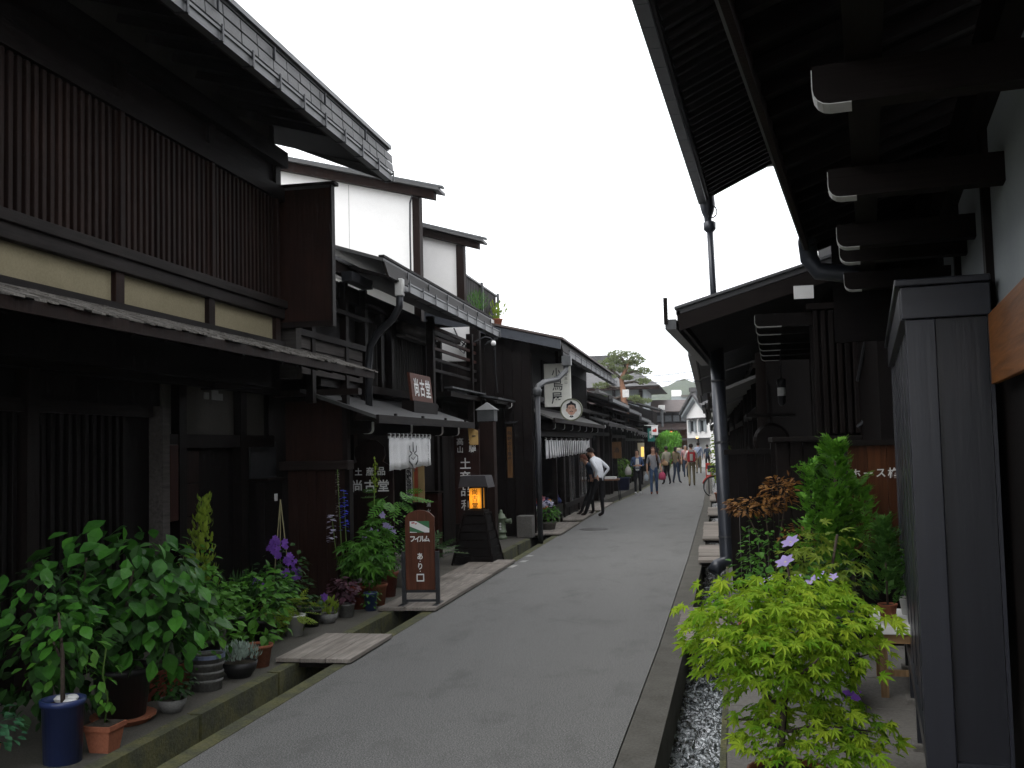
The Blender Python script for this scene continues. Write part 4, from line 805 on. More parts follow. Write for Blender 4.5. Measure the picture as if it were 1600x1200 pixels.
# sloping pent: boards, rafters, purlin, fascia
sl_ = .34
def ez(x): return 3.22 + (x + .97) * sl_
nb = 46; bd = boxmesh('soffit_board', soffit, 1.42, .18, .014)
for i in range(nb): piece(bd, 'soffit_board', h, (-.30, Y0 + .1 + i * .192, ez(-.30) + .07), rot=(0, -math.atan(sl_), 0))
ra = boxmesh('rafter', wood('rafter_wood', (.012, .009, .009), 'X', .8), 1.38, .05, .06)
for i in range(30): piece(ra, 'rafter', h, (-.30, Y0 + .15 + i * .3, ez(-.30) + .03), rot=(0, -math.atan(sl_), 0))
MB().prism([(-1.0, ez(-1.0) + .08), (-1.0, ez(-1.0) + .15), (.4, ez(.4) + .15), (.4, ez(.4) + .08)], Y0, Y1 - .2).build('pent_roof', slate, h)
bx('eave_fascia', brown_z, h, -.985, -.955, Y0, Y1 - .2, ez(-.97) - .02, ez(-.97) + .10); bx('eave_drip', gutter_m, h, -1.0, -.986, Y0, Y1 - .2, ez(-.97) - .01, ez(-.97) + .02)
bx('purlin', dark_y, h, -.60, -.49, Y0, Y1 - .1, 2.926, 3.10)
for y in (-4.3, -2.95, -1.67, -.36, .88, 1.40, 2.6): white_bracket(h, -.70, .02, y, 2.80, .095, .125, .115, -1)
for y in (-4.3, -2.95): bx('wall_block', dark_x, h, -.12, -.0, y - .05, y + .05, 2.55, 2.798)
MB().tube([(-.95, 3.02, 3.30), (-.97, 3.12, 3.28), (-.96, 3.16, 3.15), (-.9, 3.18, 3.05), (-.6, 3.2, 3.0), (-.1, 3.22, 2.93), (.2, 3.24, 2.9)], .07, 12).build('rain_elbow', pipe_m, h, smooth=True)
bx('end_wall', dark_x, h, .1, 1.5, Y1 + .5, Y1 + .6, 0, 4.2); bx('end_board', soffit, h, -.80, .3, 3.30, 3.36, 2.5, 3.62)
# the tan name board by the door
t = thing('wall_board', 'plain tan wooden board fixed to the near white plaster wall', 'sign', (1.2958, 4.8912, 1.9), rotz=R(-8.3)); MB().box(-.07, -.045, -1.6, -.17, .07, .375).build('board', tan_y, t, bevel=.004); bx('backing', dark_y, t, -.044, -.036, -1.5, -.2, .1, .34)
# big shutter box
b = thing('shutter_box', 'tall dark panelled shutter box standing on stone feet beside the near wall', 'shutter box', (1.2958, 4.8912, 0), rotz=R(-8.3))
bx('near_panel', box_z, b, -.27, -.055, .03, .05, .30, 2.29); bx('corner_stile', box_z, b, -.40, -.272, 0, .06, .27, 2.29, .005); bx('wall_stile', box_z, b, -.053, -.038, .0, .06, .27, 2.29)
bx('head_rail', box_x, b, -.415, -.038, -.012, .07, 2.292, 2.44, .005); bx('top_board', box_y, b, -.44, -.037, -.03, 3.36, 2.442, 2.475, .006)
bx('side_head', box_y, b, -.42, -.36, .071, 3.34, 2.292, 2.44, .005); bx('foot_rail', box_y, b, -.40, -.36, .061, 3.3, .27, .36); bx('near_foot', box_x, b, -.27, -.056, .0, .05, .25, .299)
for i in range(11): bx('side_panel', box_z, b, -.385 + (i % 2) * .004, -.37, .07 + i * .292, .07 + i * .292 + .286, .361, 2.29)
for y in (.0, 1.15, 2.2, 3.2): bx('leg', box_z, b, -.40, -.33, y + .005, y + .09, .06, .27); bx('foot_stone', concrete, b, -.43, -.30, y - .02, y + .12, 0, .06, .01)
bx('far_stile', box_z, b, -.40, -.04, 3.30, 3.34, .27, 2.29)

# ------------------------------------------------------------------ RIGHT 2: house with high eave, downpipe and bay lattice
h = thing('bay_house', 'two-storey dark house with high rafters, long downpipe and slatted bay', 'house', (1.3, 12.5, 0), world=True)
bx('ground_wall', black_z, h, 1.45, 1.6, 9.3, 15.1, 0, 3.6); bx('upper_wall', black_z, h, 1.6, 1.75, 6, 15, 3.4, 6.0)
def X2(x, y): return x + (y - 12.5) * .061            # the eaves run 3.5 degrees off the street
def run(name, mat, x0, x1, y0, y1, z0, z1):
    m = MB(); m.add([(X2(x0, y0), y0, z0), (X2(x1, y0), y0, z0), (X2(x1, y1), y1, z0), (X2(x0, y1), y1, z0), (X2(x0, y0), y0, z1), (X2(x1, y0), y0, z1), (X2(x1, y1), y1, z1), (X2(x0, y1), y1, z1)], [(3, 2, 1, 0), (4, 5, 6, 7), (0, 1, 5, 4), (1, 2, 6, 5), (2, 3, 7, 6), (3, 0, 4, 7)]); return m.build(name, mat, h)
def slope(name, mat, xa, za, xb, zb, th, y0, y1):
    m = MB(); m.add([(X2(xa, y0), y0, za), (X2(xb, y0), y0, zb), (X2(xb, y1), y1, zb), (X2(xa, y1), y1, za), (X2(xa, y0), y0, za + th), (X2(xb, y0), y0, zb + th), (X2(xb, y1), y1, zb + th), (X2(xa, y1), y1, za + th)], [(3, 2, 1, 0), (4, 5, 6, 7), (0, 1, 5, 4), (1, 2, 6, 5), (2, 3, 7, 6), (3, 0, 4, 7)]); return m.build(name, mat, h)
EX, EZ = -.06, 5.26
slope('upper_soffit', soffit, EX + .03, EZ + .05, 1.7, EZ + .05 + .48 * 1.67, .03, 4.5, 14.9); slope('upper_roof', slate, EX - .04, EZ + .10, 2.6, EZ + .1 + .48 * 2.64, .09, 4.4, 14.95)
rme = boxmesh('upper_rafter', wood('upper_rafter_wood', (.014, .010, .010), 'X', .8), 1.75, .055, .07)
for i in range(45):
    y = 4.7 + i * .228; piece(rme, 'upper_rafter', h, (X2(EX + .82, y), y, EZ + .012 + .48 * .80), rot=(0, -math.atan(.48), 0))
run('upper_fascia', dark_y, EX - .01, EX + .02, 4.45, 14.92, EZ - .04, EZ + .09)
for i in range(22):
    y = 4.6 + i * .465; o = run('gutter_section', gutter_m, EX - .125, EX - .012, y, y + .455, EZ - .09, EZ + .02)
MB().prism([(X2(EX - .06, 14.9), EZ + .0), (X2(EX, 14.9) + .0, EZ + .14), (X2(1.35, 14.9), EZ + .14 + .48 * 1.4), (X2(1.35, 14.9), EZ + .48 * 1.4)], 14.9, 14.96).build('barge_board', dark_x, h)
bx('white_block', white_end, h, .92, 1.02, 14.80, 14.88, 5.66, 5.70)
# rain head and long downpipe
MB().lathe([(.10, 5.30), (.11, 5.16), (.085, 5.05), (.055, 4.98), (.05, 4.90)], 14, (.08, 14.85, 0)).build('rain_head', pipe_m, h, smooth=True)
MB().lathe([(.045, 4.76), (.085, 4.80), (.09, 4.90), (.06, 4.92)], 14, (.10, 14.85, 0)).build('pipe_collar', pipe_m, h, smooth=True)
MB().tube([(.10, 14.85, 4.85), (.13, 14.85, 3.2)], .045, 14).build('upper_downpipe', pipe_m, h, smooth=True)
MB().tube([(.135, 14.85, 3.25), (.17, 14.85, .15), (.15, 14.82, .06), (.04, 14.75, .02), (-.02, 14.7, -.06)], .098, 18).build('lower_downpipe', pipe_m, h, smooth=True)
for z in (2.62, 1.75, .42): MB().lathe([(.104, z - .012), (.108, z - .012), (.108, z + .012), (.104, z + .012)], 18, (.137 + (3.25 - z) * .0113, 14.85, 0)).build('pipe_clip', gutter_m, h)
q = MB()
q.tube([(.14 + .07 * math.cos(a * .7), 14.8 + .02 * math.sin(a), 5.05 + .09 * math.sin(a * .7)) for a in range(0, 30)], .008, 5); q.build('cable_coil', darkmetal, h)
# lower pent roof
PX = -.12
slope('pent_soffit', soffit, PX, 3.02, 1.55, 3.02 + .31 * 1.67, .02, 10.55, 15.6); slope('pent_roof', plain('pent_sheet_3', (.06, .06, .065), .5), PX - .05, 3.045, 1.6, 3.045 + .31 * 1.65, .05, 10.45, 15.6)
slope('verge_board', dark_x, PX - .02, 2.88, 1.55, 2.88 + .31 * 1.57, .16, 10.40, 10.449); slope('verge_strip', gutter_m, PX - .06, 3.096, 1.6, 3.096 + .31 * 1.66, .025, 10.38, 10.50)
run('pent_fascia', dark_y, PX - .04, PX - .01, 10.45, 15.6, 2.96, 3.09); run('pent_gutter', gutter_m, PX - .16, PX - .05, 10.42, 15.6, 2.90, 3.0)
bx('snow_stop', dark_x, h, X2(PX - .17, 10.4), X2(PX - .13, 10.4), 10.40, 10.44, 2.95, 3.22)
for y in (10.62, 11.4, 12.5, 13.4, 14.2, 15.1): white_bracket(h, X2(.60, y), 1.5, y, 2.90, .09, .13, .26, -1)
bx('verge_tile', white_m, h, .86, 1.05, 10.39, 10.40, 3.14, 3.27)
for i, (x, z) in enumerate(((.25, 2.62), (.28, 2.4))): pass
# slatted bay facing down the street
for i in range(7): bx('bay_slat', dark_z, h, 1.04 + i * .073, 1.04 + i * .073 + .055, 10.5, 10.56, 1.80, 3.04, .012)
bx('bay_back', black_z, h, 1.02, 1.6, 10.6, 10.66, 1.78, 3.1); bx('bay_head', dark_x, h, .98, 1.65, 10.46, 10.7, 3.04, 3.10); bx('bay_ledge', sill_y, h, .60, 1.7, 10.42, 11.2, 1.735, 1.785, .008)
slats(h, 'street_lattice', dark_z, [10.8 + .13 * i for i in range(32)], 1.42, 1.80, 2.9, .045, .04)
for i in range(8): bx('lower_board', dark_z, h, .64 + i * .13, .64 + i * .13 + .125, 10.52 + (i % 2) * .006, 10.6, 0, 1.73, .004)
for k, x in enumerate((1.48, 1.55)): MB().tube([(x, 9.9, 3.1), (x - .02, 9.95, 2.7), (x - .08 + k * .05, 10.2, 2.3)], .018, 6).build('conduit', darkmetal, h)
MB().tube([(1.56, 10.35, 3.2), (1.57, 10.35, 2.2), (1.50, 10.36, 1.95), (1.40, 10.36, 1.86)], .02, 6).build('conduit', darkmetal, h)
# fence of dark boards reaching to the channel
f = thing('board_fence', 'dark board fence with a plain rail beside the downpipe', 'fence', (.5, 12.2, 0), world=True)
for i in range(8): bx('board', dark_z, f, .20 + i * .102, .20 + i * .102 + .098, 12.2 + random.uniform(0, .008), 12.25, .05, 1.60)
bx('rail', sill_y, f, .15, 1.05, 12.16, 12.28, 1.60, 1.66); bx('gate_post', dark_z, f, .68, .76, 12.14, 12.30, 0, 1.72)
l = thing('porch_lamp', 'small cylindrical lamp with a white band hanging under the right-side eave', 'lamp', (.95, 14.0, 2.2)); MB().lathe([(0, 0), (.035, .02), (.05, .06), (.05, .28), (.06, .30), (.06, .36), (0, .38)], 14).build('case', darkmetal, l, smooth=True); MB().lathe([(.052, .14), (.053, .14), (.053, .25), (.052, .25)], 14).build('band', white_m, l); MB().tube([(0, 0, .37), (0, 0, .8)], .008, 5).build('cord', darkmetal, l)
l = thing('round_lantern', 'dark round drum hanging over the board fence', 'lantern', (.75, 13.2, 1.75)); Mc = Matrix.Rotation(R(90), 4, 'X'); m = MB(); m.lathe([(0, -.12), (.19, -.12), (.22, -.06), (.22, .06), (.19, .12), (0, .12)], 24); m.v = [tuple(Mc @ Vector(v)) for v in m.v]; m.build('drum', dark_x, l); bx('hanger', dark_z, l, -.02, .02, -.02, .02, .2, .7); bx('shelf', dark_x, l, -.3, .3, -.15, .15, .3, .34)
# hose locker
b = thing('hose_locker', 'orange-brown wooden locker lettered ホース格 with two round white knobs', 'cabinet', (1.35, 9.1, 0), world=True)
for i in range(3): bx('door_board', orange_z, b, 1.13 + i * .155, 1.13 + i * .155 + .152, 9.0 + (i == 1) * .003, 9.03, .82, 1.69)
bx('top', sill_y, b, 1.10, 1.66, 8.97, 9.4, 1.692, 1.735); bx('body', dark_z, b, 1.14, 1.62, 9.031, 9.38, .80, 1.69); bx('base_side', dark_z, b, 1.16, 1.6, 9.1, 9.36, 0, .80)
lt = MB(); letters(lt, [('ホ', -.10, 0, .085), ('ー', .0, 0, .085), ('ス', .10, 0, .085), ('格', .20, 0, .09)], (1.285, 8.994, 1.46), '-Y', .02); lt.build('lettering', white_m, b)
for x in (1.40, 1.445): MB().lathe([(0, 0), (.013, .002), (.016, .012), (.010, .02), (0, .022)], 12).build('knob', white_m, b, smooth=True).matrix_local = Matrix.Translation((x - 1.35, 8.998 - 9.1, 1.26)) @ Matrix.Rotation(R(90), 4, 'X')
bpy.context.view_layer.update()
# table with small white box
b = thing('wooden_table', 'pale wooden stand with a white top holding the small potted cypress', 'table', (1.22, 7.55, 0), rotz=R(-6)); bx('top', white_m, b, -.16, .30, -.3, .45, .44, .50, .006); bx('rail', wood('pine_rail', (.32, .2, .1), 'X', .6), b, -.13, .28, -.28, -.25, .38, .439)
pine_w = wood('pine_leg', (.30, .19, .10), 'Z', .6)
for x in (-.13, .24):
    for y in (-.27, .38): bx('leg', pine_w, b, x, x + .05, y, y + .05, 0, .379 if y < 0 else .439)
bx('stretcher', pine_w, b, -.08, .24, -.262, -.232, .16, .20)
# grey concrete planter block behind the maple
b = thing('stone_planter', 'grey stone planter block behind the maple by the table', 'planter', (.62, 6.95, 0), rotz=R(-6)); m = MB().box(-.2, .2, -.18, .18, 0, .40); m.build('block', greypot, b, bevel=.015); bx('soil', soil, b, -.16, .16, -.14, .14, .385, .404)

# ------------------------------------------------------------------ farther houses on the right
machiya('dark row house with low eave just beyond the downpipe', 1, 16.0, 22.2, .75, 2.45, 3.12, .92, .75, seed=11, rise=.3)
machiya('row house with projecting tile eave behind the parked bicycle', 1, 22.5, 29, .75, 2.4, 3.1, .92, .8, seed=12)
machiya('row house with blue-grey sheet eave on the bicycle side', 1, 29.4, 36, .72, 2.4, 3.15, .95, .8, bluemetal, seed=13)
machiya('row house with dark lattice near the far pedestrians', 1, 36.4, 44, .72, 2.3, 3.0, .85, .7, seed=14)
machiya('low row house before the white storehouse', 1, 44.4, 53, .75, 2.3, 2.9, .8, .7, roofbrown, seed=15)
machiya('last row house facing the willow', 1, 53.4, 63, .9, 2.3, 2.9, .8, .7, seed=16)

# ------------------------------------------------------------------ plank bridges over the channels
def bridge(label, x0, x1, y0, y1, n, along='X', z=.03, th=.035, arch=0, grp='plank bridges over the channels'):
    t = thing('plank_bridge', label, 'plank bridge', ((x0 + x1) / 2, (y0 + y1) / 2, 0), world=True, group=grp)
    for i in range(n):
        if along == 'X':
            L = (y1 - y0) / n; me = boxmesh('plank', plank_m, x1 - x0 + random.uniform(-.02, .02), L - .008, th, .004); piece(me, 'plank', t, ((x0 + x1) / 2, y0 + (i + .5) * L, z + arch * math.sin(math.pi * (i + .5) / n) + random.uniform(-.002, .003)))
        else:
            L = (x1 - x0) / n; me = boxmesh('plank', plank_y, L - .007, y1 - y0 + random.uniform(-.02, .02), th, .004); piece(me, 'plank', t, (x0 + (i + .5) * L, (y0 + y1) / 2, z + random.uniform(-.002, .003)))
    for yy in ((y0 + .1, y1 - .1)): bx('bearer', dark_x, t, x0 + .05, x1 - .05, yy - .03, yy + .03, z - th / 2 - .05, z - th / 2 - .001)
    return t
bridge('weathered plank bridge over the channel nearest the potted plants', -3.62, -2.96, 8.1, 9.25, 3, 'Y')
b = thing('plank_bridge', 'long plank walkway over the channel in front of the emblem curtain shop', 'plank bridge', (-3.3, 13, 0), world=True, group='plank bridges over the channels')
yy = 10.75
for i, L in enumerate((1.0, 1.0, .95, .55, .6, .5)):
    me = boxmesh('plank', plank_y, .34, L - .015, .04, .005); me2 = boxmesh('plank', plank_y, .30, L - .02, .04, .005)
    piece(me, 'plank', b, (-3.13, yy + L / 2, .028 + random.uniform(0, .006))); piece(me2, 'plank', b, (-3.455, yy + L / 2, .028 + random.uniform(0, .006))); yy += L
bridge('pale plank bridge at the near end of the craft shop', -3.58, -2.92, 19.9, 22.9, 2, 'Y'); bridge('plank bridge at the feet of the stooping man', -3.5, -2.95, 23.6, 26.4, 2, 'Y'); bridge('plank bridge before the far end of the craft shop', -3.5, -2.9, 27, 30.5, 3, 'Y')
bridge('grey plank bridge over the right channel under the maple leaves', -.36, .16, 9.1, 10.9, 4, 'X'); bridge('arched plank bridge beside the downpipe foot', -.24, .30, 15.0, 17.3, 5, 'X', .04, .04, .03); bridge('plank bridge between the downpipe and the bicycle, second from the pipe', -.2, .3, 18.4, 22.3, 8, 'X', .05); bridge('plank bridge nearest the bicycle wheel', -.12, .32, 24.4, 27.2, 5, 'X', .05)
bridge('far plank bridge under the bicycle', -.08, .36, 30.5, 34.6, 6, 'X', .04)
m = thing('manhole_cover', 'round iron manhole cover in the asphalt ahead of the craft shop', 'manhole', (-2.45, 21.4, 0)); MB().lathe([(0, .003), (.27, .003), (.30, .006), (.30, -.02)], 28).build('cover', iron, m); MB().lathe([(.18, .0045), (.20, .0045)], 28).build('ring', darkmetal, m)

# ------------------------------------------------------------------ plants
def T_ovate(wd=.33, fold=.06, droop=.12):
    v = [Vector(p) for p in ((0, 0, 0), (-wd * .75, .28, fold), (-wd, .5, fold * .8), (-wd * .55, .8, -droop * .4), (0, 1, -droop), (wd * .55, .8, -droop * .4), (wd, .5, fold * .8), (wd * .75, .28, fold), (0, .3, 0), (0, .6, -.01))]
    return v, [(0, 8, 1), (1, 8, 9, 2), (2, 9, 3), (3, 9, 4), (4, 9, 5), (5, 9, 6), (6, 9, 8, 7), (7, 8, 0)]
def T_maple():
    an = [-125, -82, -42, 0, 42, 82, 125]; ln = [.42, .72, .92, 1.05, .92, .72, .42]; v = [Vector((0, 0, 0))]
    for i, (a, l) in enumerate(zip(an, ln)):
        q = lambda ang, r, z: Vector((r * math.sin(R(ang)), r * math.cos(R(ang)), z))
        v += [q(a - 12, l * .60, .01), q(a, l, -.16 * l), q(a + 12, l * .60, .01)]
        if i < 6: v.append(q((a + an[i + 1]) / 2, .36, .03))
    f = []; n = len(v)
    for i in range(1, n - 1): f.append((0, i + 1, i))
    return v, f
def T_diamond(wd=.3): return [Vector(p) for p in ((0, 0, 0), (-wd, .45, .05), (0, 1, -.1), (wd, .45, .05))], [(0, 3, 2, 1)]
def T_needle(): return [Vector(p) for p in ((-.04, 0, 0), (.04, 0, 0), (.02, 1, 0), (-.02, 1, 0))], [(0, 1, 2, 3)]
def T_frond():
    v = []; f = []
    for i in range(7):
        y = .12 + i * .13; l = .34 * math.sin(math.pi * (i + 1.2) / 8.4)
        for s in (-1, 1):
            b = len(v); v += [Vector((0, y, 0)), Vector((s * l, y + .16, .02)), Vector((s * l * .6, y + .20, 0)), Vector((0, y + .07, 0))]; f.append((b, b + 1, b + 2, b + 3) if s > 0 else (b + 3, b + 2, b + 1, b))
    return v, f
def frame(d, n):
    y = Vector(d).normalized(); x = y.cross(Vector(n)); x = x.normalized() if x.length > 1e-4 else y.orthogonal().normalized(); z = x.cross(y)
    return Matrix(((x.x, y.x, z.x), (x.y, y.y, z.y), (x.z, y.z, z.z)))
def pts_in(c, r, n, rnd, shell=.5, low=-1):
    out = []
    while len(out) < n:
        p = Vector((rnd.uniform(-1, 1), rnd.uniform(-1, 1), rnd.uniform(low, 1))); l = p.length
        if l > 1 or l < shell * rnd.random(): continue
        out.append((Vector((c[0] + p.x * r[0], c[1] + p.y * r[1], c[2] + p.z * r[2])), p))
    return out
def leaf_dir(p, rnd, droop=.25, j=.6):
    d = Vector((p.x + rnd.uniform(-j, j), p.y + rnd.uniform(-j, j), p.z * .25 - droop + rnd.uniform(-.3, .3)))
    if d.length < .1: d = Vector((1, 0, 0))
    n = Vector((p.x * .5 + rnd.uniform(-.5, .5), p.y * .5 + rnd.uniform(-.5, .5), 1.0)); return d, n
def cloud(mb, c, r, n, size, tpl, seed, shell=.5, droop=.25, low=-1, mi=0, j=.6, up=False):
    rnd = random.Random(seed); tv, tf = tpl
    for pos, p in pts_in(c, r, n, rnd, shell, low):
        d, nn = leaf_dir(p, rnd, droop, j)
        if up: d = Vector((p.x * .6 + rnd.uniform(-.35, .35), p.y * .6 + rnd.uniform(-.35, .35), 1)); nn = Vector((p.x, p.y, .3))
        s = size * rnd.uniform(.65, 1.25); mb.xf([v * s for v in tv], tf, Matrix.Translation(pos) @ frame(d, nn).to_4x4(), mi)
def leaves(parent, mesh, c, r, n, size, seed, shell=.5, droop=.25, low=-1, name='leaf', j=.6):
    rnd = random.Random(seed)
    for pos, p in pts_in(c, r, n, rnd, shell, low):
        d, nn = leaf_dir(p, rnd, droop, j); piece(mesh if not isinstance(mesh, list) else rnd.choice(mesh), name, parent, pos, rot=frame(d, nn), scale=size * rnd.uniform(.65, 1.25))
def tplmesh(name, tpl, mat): m = MB(); m.add(*tpl); return m.mesh(name, mat)
POTS = {'round': lambda r, h: [(0, 0), (r * .72, 0), (r * .93, h * .86), (r, h * .86), (r * 1.03, h), (r * .93, h), (r * .88, h * .9), (0, h * .9)],
        'straight': lambda r, h: [(0, 0), (r * .86, 0), (r * .95, h * .9), (r * 1.03, h * .9), (r * 1.05, h), (r * .93, h), (r * .9, h * .9), (0, h * .9)],
        'bowl': lambda r, h: [(0, 0), (r * .6, 0), (r * .9, h * .5), (r, h), (r * .92, h), (r * .88, h * .85), (0, h * .85)]}
def pot(t, kind, r, h, mat):
    if kind == 'square':
        m = MB(); a, b = r * .72, r
        for (p, q, z0, z1) in ((a, b * .95, 0, h * .82), (b * 1.06, b * 1.08, h * .82, h)):
            m.add([(-p, -p, z0), (p, -p, z0), (p, p, z0), (-p, p, z0), (-q, -q, z1), (q, -q, z1), (q, q, z1), (-q, q, z1)], [(3, 2, 1, 0), (4, 5, 6, 7), (0, 1, 5, 4), (1, 2, 6, 5), (2, 3, 7, 6), (3, 0, 4, 7)])
        m.build('pot', mat, t); bx('soil', soil, t, -r * .95, r * .95, -r * .95, r * .95, h * .9, h + .003); return
    if kind == 'long':
        m = MB(); m.add([(-r, -r * .42, 0), (r, -r * .42, 0), (r, r * .42, 0), (-r, r * .42, 0), (-r * 1.12, -r * .52, h), (r * 1.12, -r * .52, h), (r * 1.12, r * .52, h), (-r * 1.12, r * .52, h)], [(3, 2, 1, 0), (4, 5, 6, 7), (0, 1, 5, 4), (1, 2, 6, 5), (2, 3, 7, 6), (3, 0, 4, 7)]); m.build('pot', mat, t, bevel=.01)
        bx('soil', soil, t, -r, r, -r * .44, r * .44, h * .95, h + .004); return
    P = POTS[kind](r, h); MB().lathe(P[:-1], 22).build('pot', mat, t, smooth=True); MB().lathe([(0, h * .9 + .006), (r * .92, h * .9)], 18).build('soil', soil, t)
def plantthing(name, label, x, y, pk, r, h, pm, rz=0, group='potted plants along the left kerb'):
    t = thing(name, label, 'plant', (x, y, 0), rz, group)
    if pk: pot(t, pk, r, h, pm)
    return t
bark = rough_mat('bark', (.045, .035, .028), (.09, .07, .055), 20, .95, .006, coord='Object'); stemg = leafmat('green_stem', (.05, .10, .02), (.09, .15, .03), .1, .6)
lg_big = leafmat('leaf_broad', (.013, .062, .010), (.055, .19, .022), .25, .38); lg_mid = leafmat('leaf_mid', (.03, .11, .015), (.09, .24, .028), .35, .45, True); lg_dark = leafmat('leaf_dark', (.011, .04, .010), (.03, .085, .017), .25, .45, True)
lg_yel = leafmat('leaf_yellow_green', (.12, .20, .02), (.22, .30, .035), .4, .45, True); lg_silver = leafmat('leaf_silver', (.22, .28, .24), (.32, .40, .34), .2, .8, True); lg_mid1 = leafmat('leaf_mid_single', (.035, .12, .016), (.10, .26, .03), .35, .42)
lg_red = leafmat('leaf_red', (.13, .05, .018), (.28, .14, .035), .3, .5, True); lg_maple = leafmat('maple_leaf', (.11, .27, .012), (.38, .50, .04), .45, .5, spec=.25); lg_maple_i = leafmat('maple_leaf_mass', (.10, .27, .014), (.32, .46, .035), .45, .5, True, spec=.25)
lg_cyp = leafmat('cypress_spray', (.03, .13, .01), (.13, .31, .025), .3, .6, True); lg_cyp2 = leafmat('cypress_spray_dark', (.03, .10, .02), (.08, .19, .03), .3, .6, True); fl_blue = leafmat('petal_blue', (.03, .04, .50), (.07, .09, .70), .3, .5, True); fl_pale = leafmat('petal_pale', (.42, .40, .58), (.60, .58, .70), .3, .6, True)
fl_purp = leafmat('petal_purple', (.11, .04, .32), (.22, .09, .45), .3, .6, True); fl_lil = leafmat('petal_lilac', (.38, .30, .62), (.50, .42, .74), .35, .6); fl_pink = leafmat('petal_pink', (.45, .12, .35), (.5, .2, .4), .3, .6, True); purp_leaf = leafmat('leaf_purple', (.05, .02, .035), (.10, .045, .06), .2, .5, True)
OV = tplmesh('leaf', T_ovate(), lg_big); OV2 = tplmesh('leaf', T_ovate(.38, .03, .2), lg_big); OVm = tplmesh('leaf', T_ovate(.28, .05, .15), lg_mid1)
def stems(t, pts, r, mat=None, name='stem'): MB().tube(pts, r, 7).build(name, mat or bark, t, smooth=True)

# the big-leaved shrubs at the lower left
t = plantthing('broadleaf_shrub', 'large broad-leaved shrub in a big black pot, nearest group of plants', -3.90, 6.3, 'round', .20, .36, blackpot)
stems(t, [(0, 0, .34), (-.03, .02, .55), (.04, 0, .8), (.1, -.03, 1.0)], [.022, .02, .015, .008]); stems(t, [(-.03, .02, .5), (-.25, -.1, .7), (-.45, -.2, .85)], [.014, .01, .006], name='branch'); stems(t, [(.0, .02, .62), (.25, .0, .85), (.42, .05, .95)], [.014, .01, .006], name='branch'); stems(t, [(-.1, -.02, .6), (-.15, -.2, .9), (-.1, -.25, 1.1)], [.012, .01, .006], name='branch')
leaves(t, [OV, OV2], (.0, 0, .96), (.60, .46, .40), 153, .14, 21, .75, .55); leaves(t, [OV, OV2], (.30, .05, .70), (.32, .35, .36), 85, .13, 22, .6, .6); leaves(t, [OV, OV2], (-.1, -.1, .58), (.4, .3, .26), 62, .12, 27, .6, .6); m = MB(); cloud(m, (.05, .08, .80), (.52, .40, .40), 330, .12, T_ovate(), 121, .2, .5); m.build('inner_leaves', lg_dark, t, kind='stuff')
pot_dish = MB().lathe([(0, 0), (.16, 0), (.20, .04), (.21, .04), (.21, .055), (.0, .02)], 20); o = pot_dish.build('saucer', terracotta, t); o.location = (0.02, -.02, -.004)
t = plantthing('broadleaf_shrub', 'slim-stemmed broad-leaved shrub in a blue cylinder pot at the lower left corner', -3.74, 5.43, 'straight', .122, .36, bluepot)
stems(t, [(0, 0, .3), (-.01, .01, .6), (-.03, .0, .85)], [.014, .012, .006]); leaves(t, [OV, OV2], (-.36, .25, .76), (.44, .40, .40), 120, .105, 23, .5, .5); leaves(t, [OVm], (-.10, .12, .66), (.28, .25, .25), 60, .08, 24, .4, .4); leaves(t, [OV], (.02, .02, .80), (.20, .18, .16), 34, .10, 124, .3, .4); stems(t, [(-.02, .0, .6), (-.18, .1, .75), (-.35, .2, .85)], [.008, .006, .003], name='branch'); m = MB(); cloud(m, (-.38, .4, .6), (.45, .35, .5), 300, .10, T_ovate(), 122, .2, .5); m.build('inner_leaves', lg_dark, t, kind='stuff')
for a, b, cc in ((-.05, .06, 0), (.06, -.02, 1), (.0, .08, 2)): q = MB().lathe([(0, 0), (.035, .0), (.045, .02), (.03, .035), (0, .04)], 8, (a, b, .325)); q.build('pebble', white_m, t)
t = plantthing('climbing_seedling', 'small climbing plant in a square terracotta pot beside the blue cylinder pot', -3.62, 5.66, 'square', .085, .16, terracotta)
stems(t, [(0, 0, .15), (.02, .0, .3), (-.02, .01, .45), (.01, 0, .6)], .005, stemg); leaves(t, OVm, (0, 0, .36), (.09, .08, .24), 22, .07, 25, .2, .4)
t = plantthing('pansy_plant', 'low plant with blue and white pansies at the lower left edge', -4.02, 5.05, 'round', .13, .18, terracotta)
m = MB(); cloud(m, (0, 0, .28), (.26, .22, .14), 170, .06, T_ovate(), 26, .3); m.build('foliage', leafmat('leaf_teal', (.03, .12, .06), (.07, .2, .09), .3, .5, True), t, kind='stuff')
m = MB()
for k in range(3): cloud(m, (.12 - .09 * k, -.08 + .05 * k, .42 + .05 * k), (.02, .02, .015), 7, .035, T_ovate(.5), 60 + k, 0)
m.build('blossom', [fl_blue], t, kind='stuff')
t = plantthing('shade_plant', 'small dark bushy plant in a low grey pot on the mossy kerb', -3.68, 6.55, 'bowl', .10, .09, greypot); m = MB(); cloud(m, (0, 0, .19), (.16, .14, .10), 150, .05, T_ovate(.3), 28, .3); m.build('foliage', lg_dark, t, kind='stuff')
t = plantthing('planter_box', 'long red-brown planter box half hidden behind the black pot', -4.08, 6.95, 'long', .28, .2, redpot, R(80)); m = MB(); cloud(m, (0, 0, .32), (.34, .2, .14), 140, .06, T_ovate(), 29, .3); m.build('foliage', lg_dark, t, kind='stuff')
t = plantthing('herb_bush', 'upright light green herb in a patterned stone pot with a blue rim', -3.76, 7.2, 'straight', .125, .26, greypot)
q = MB().lathe([(.128, .235), (.135, .235), (.135, .262), (.12, .262)], 20); q.build('rim', plain('pale_blue_rim', (.16, .19, .30), .5), t)
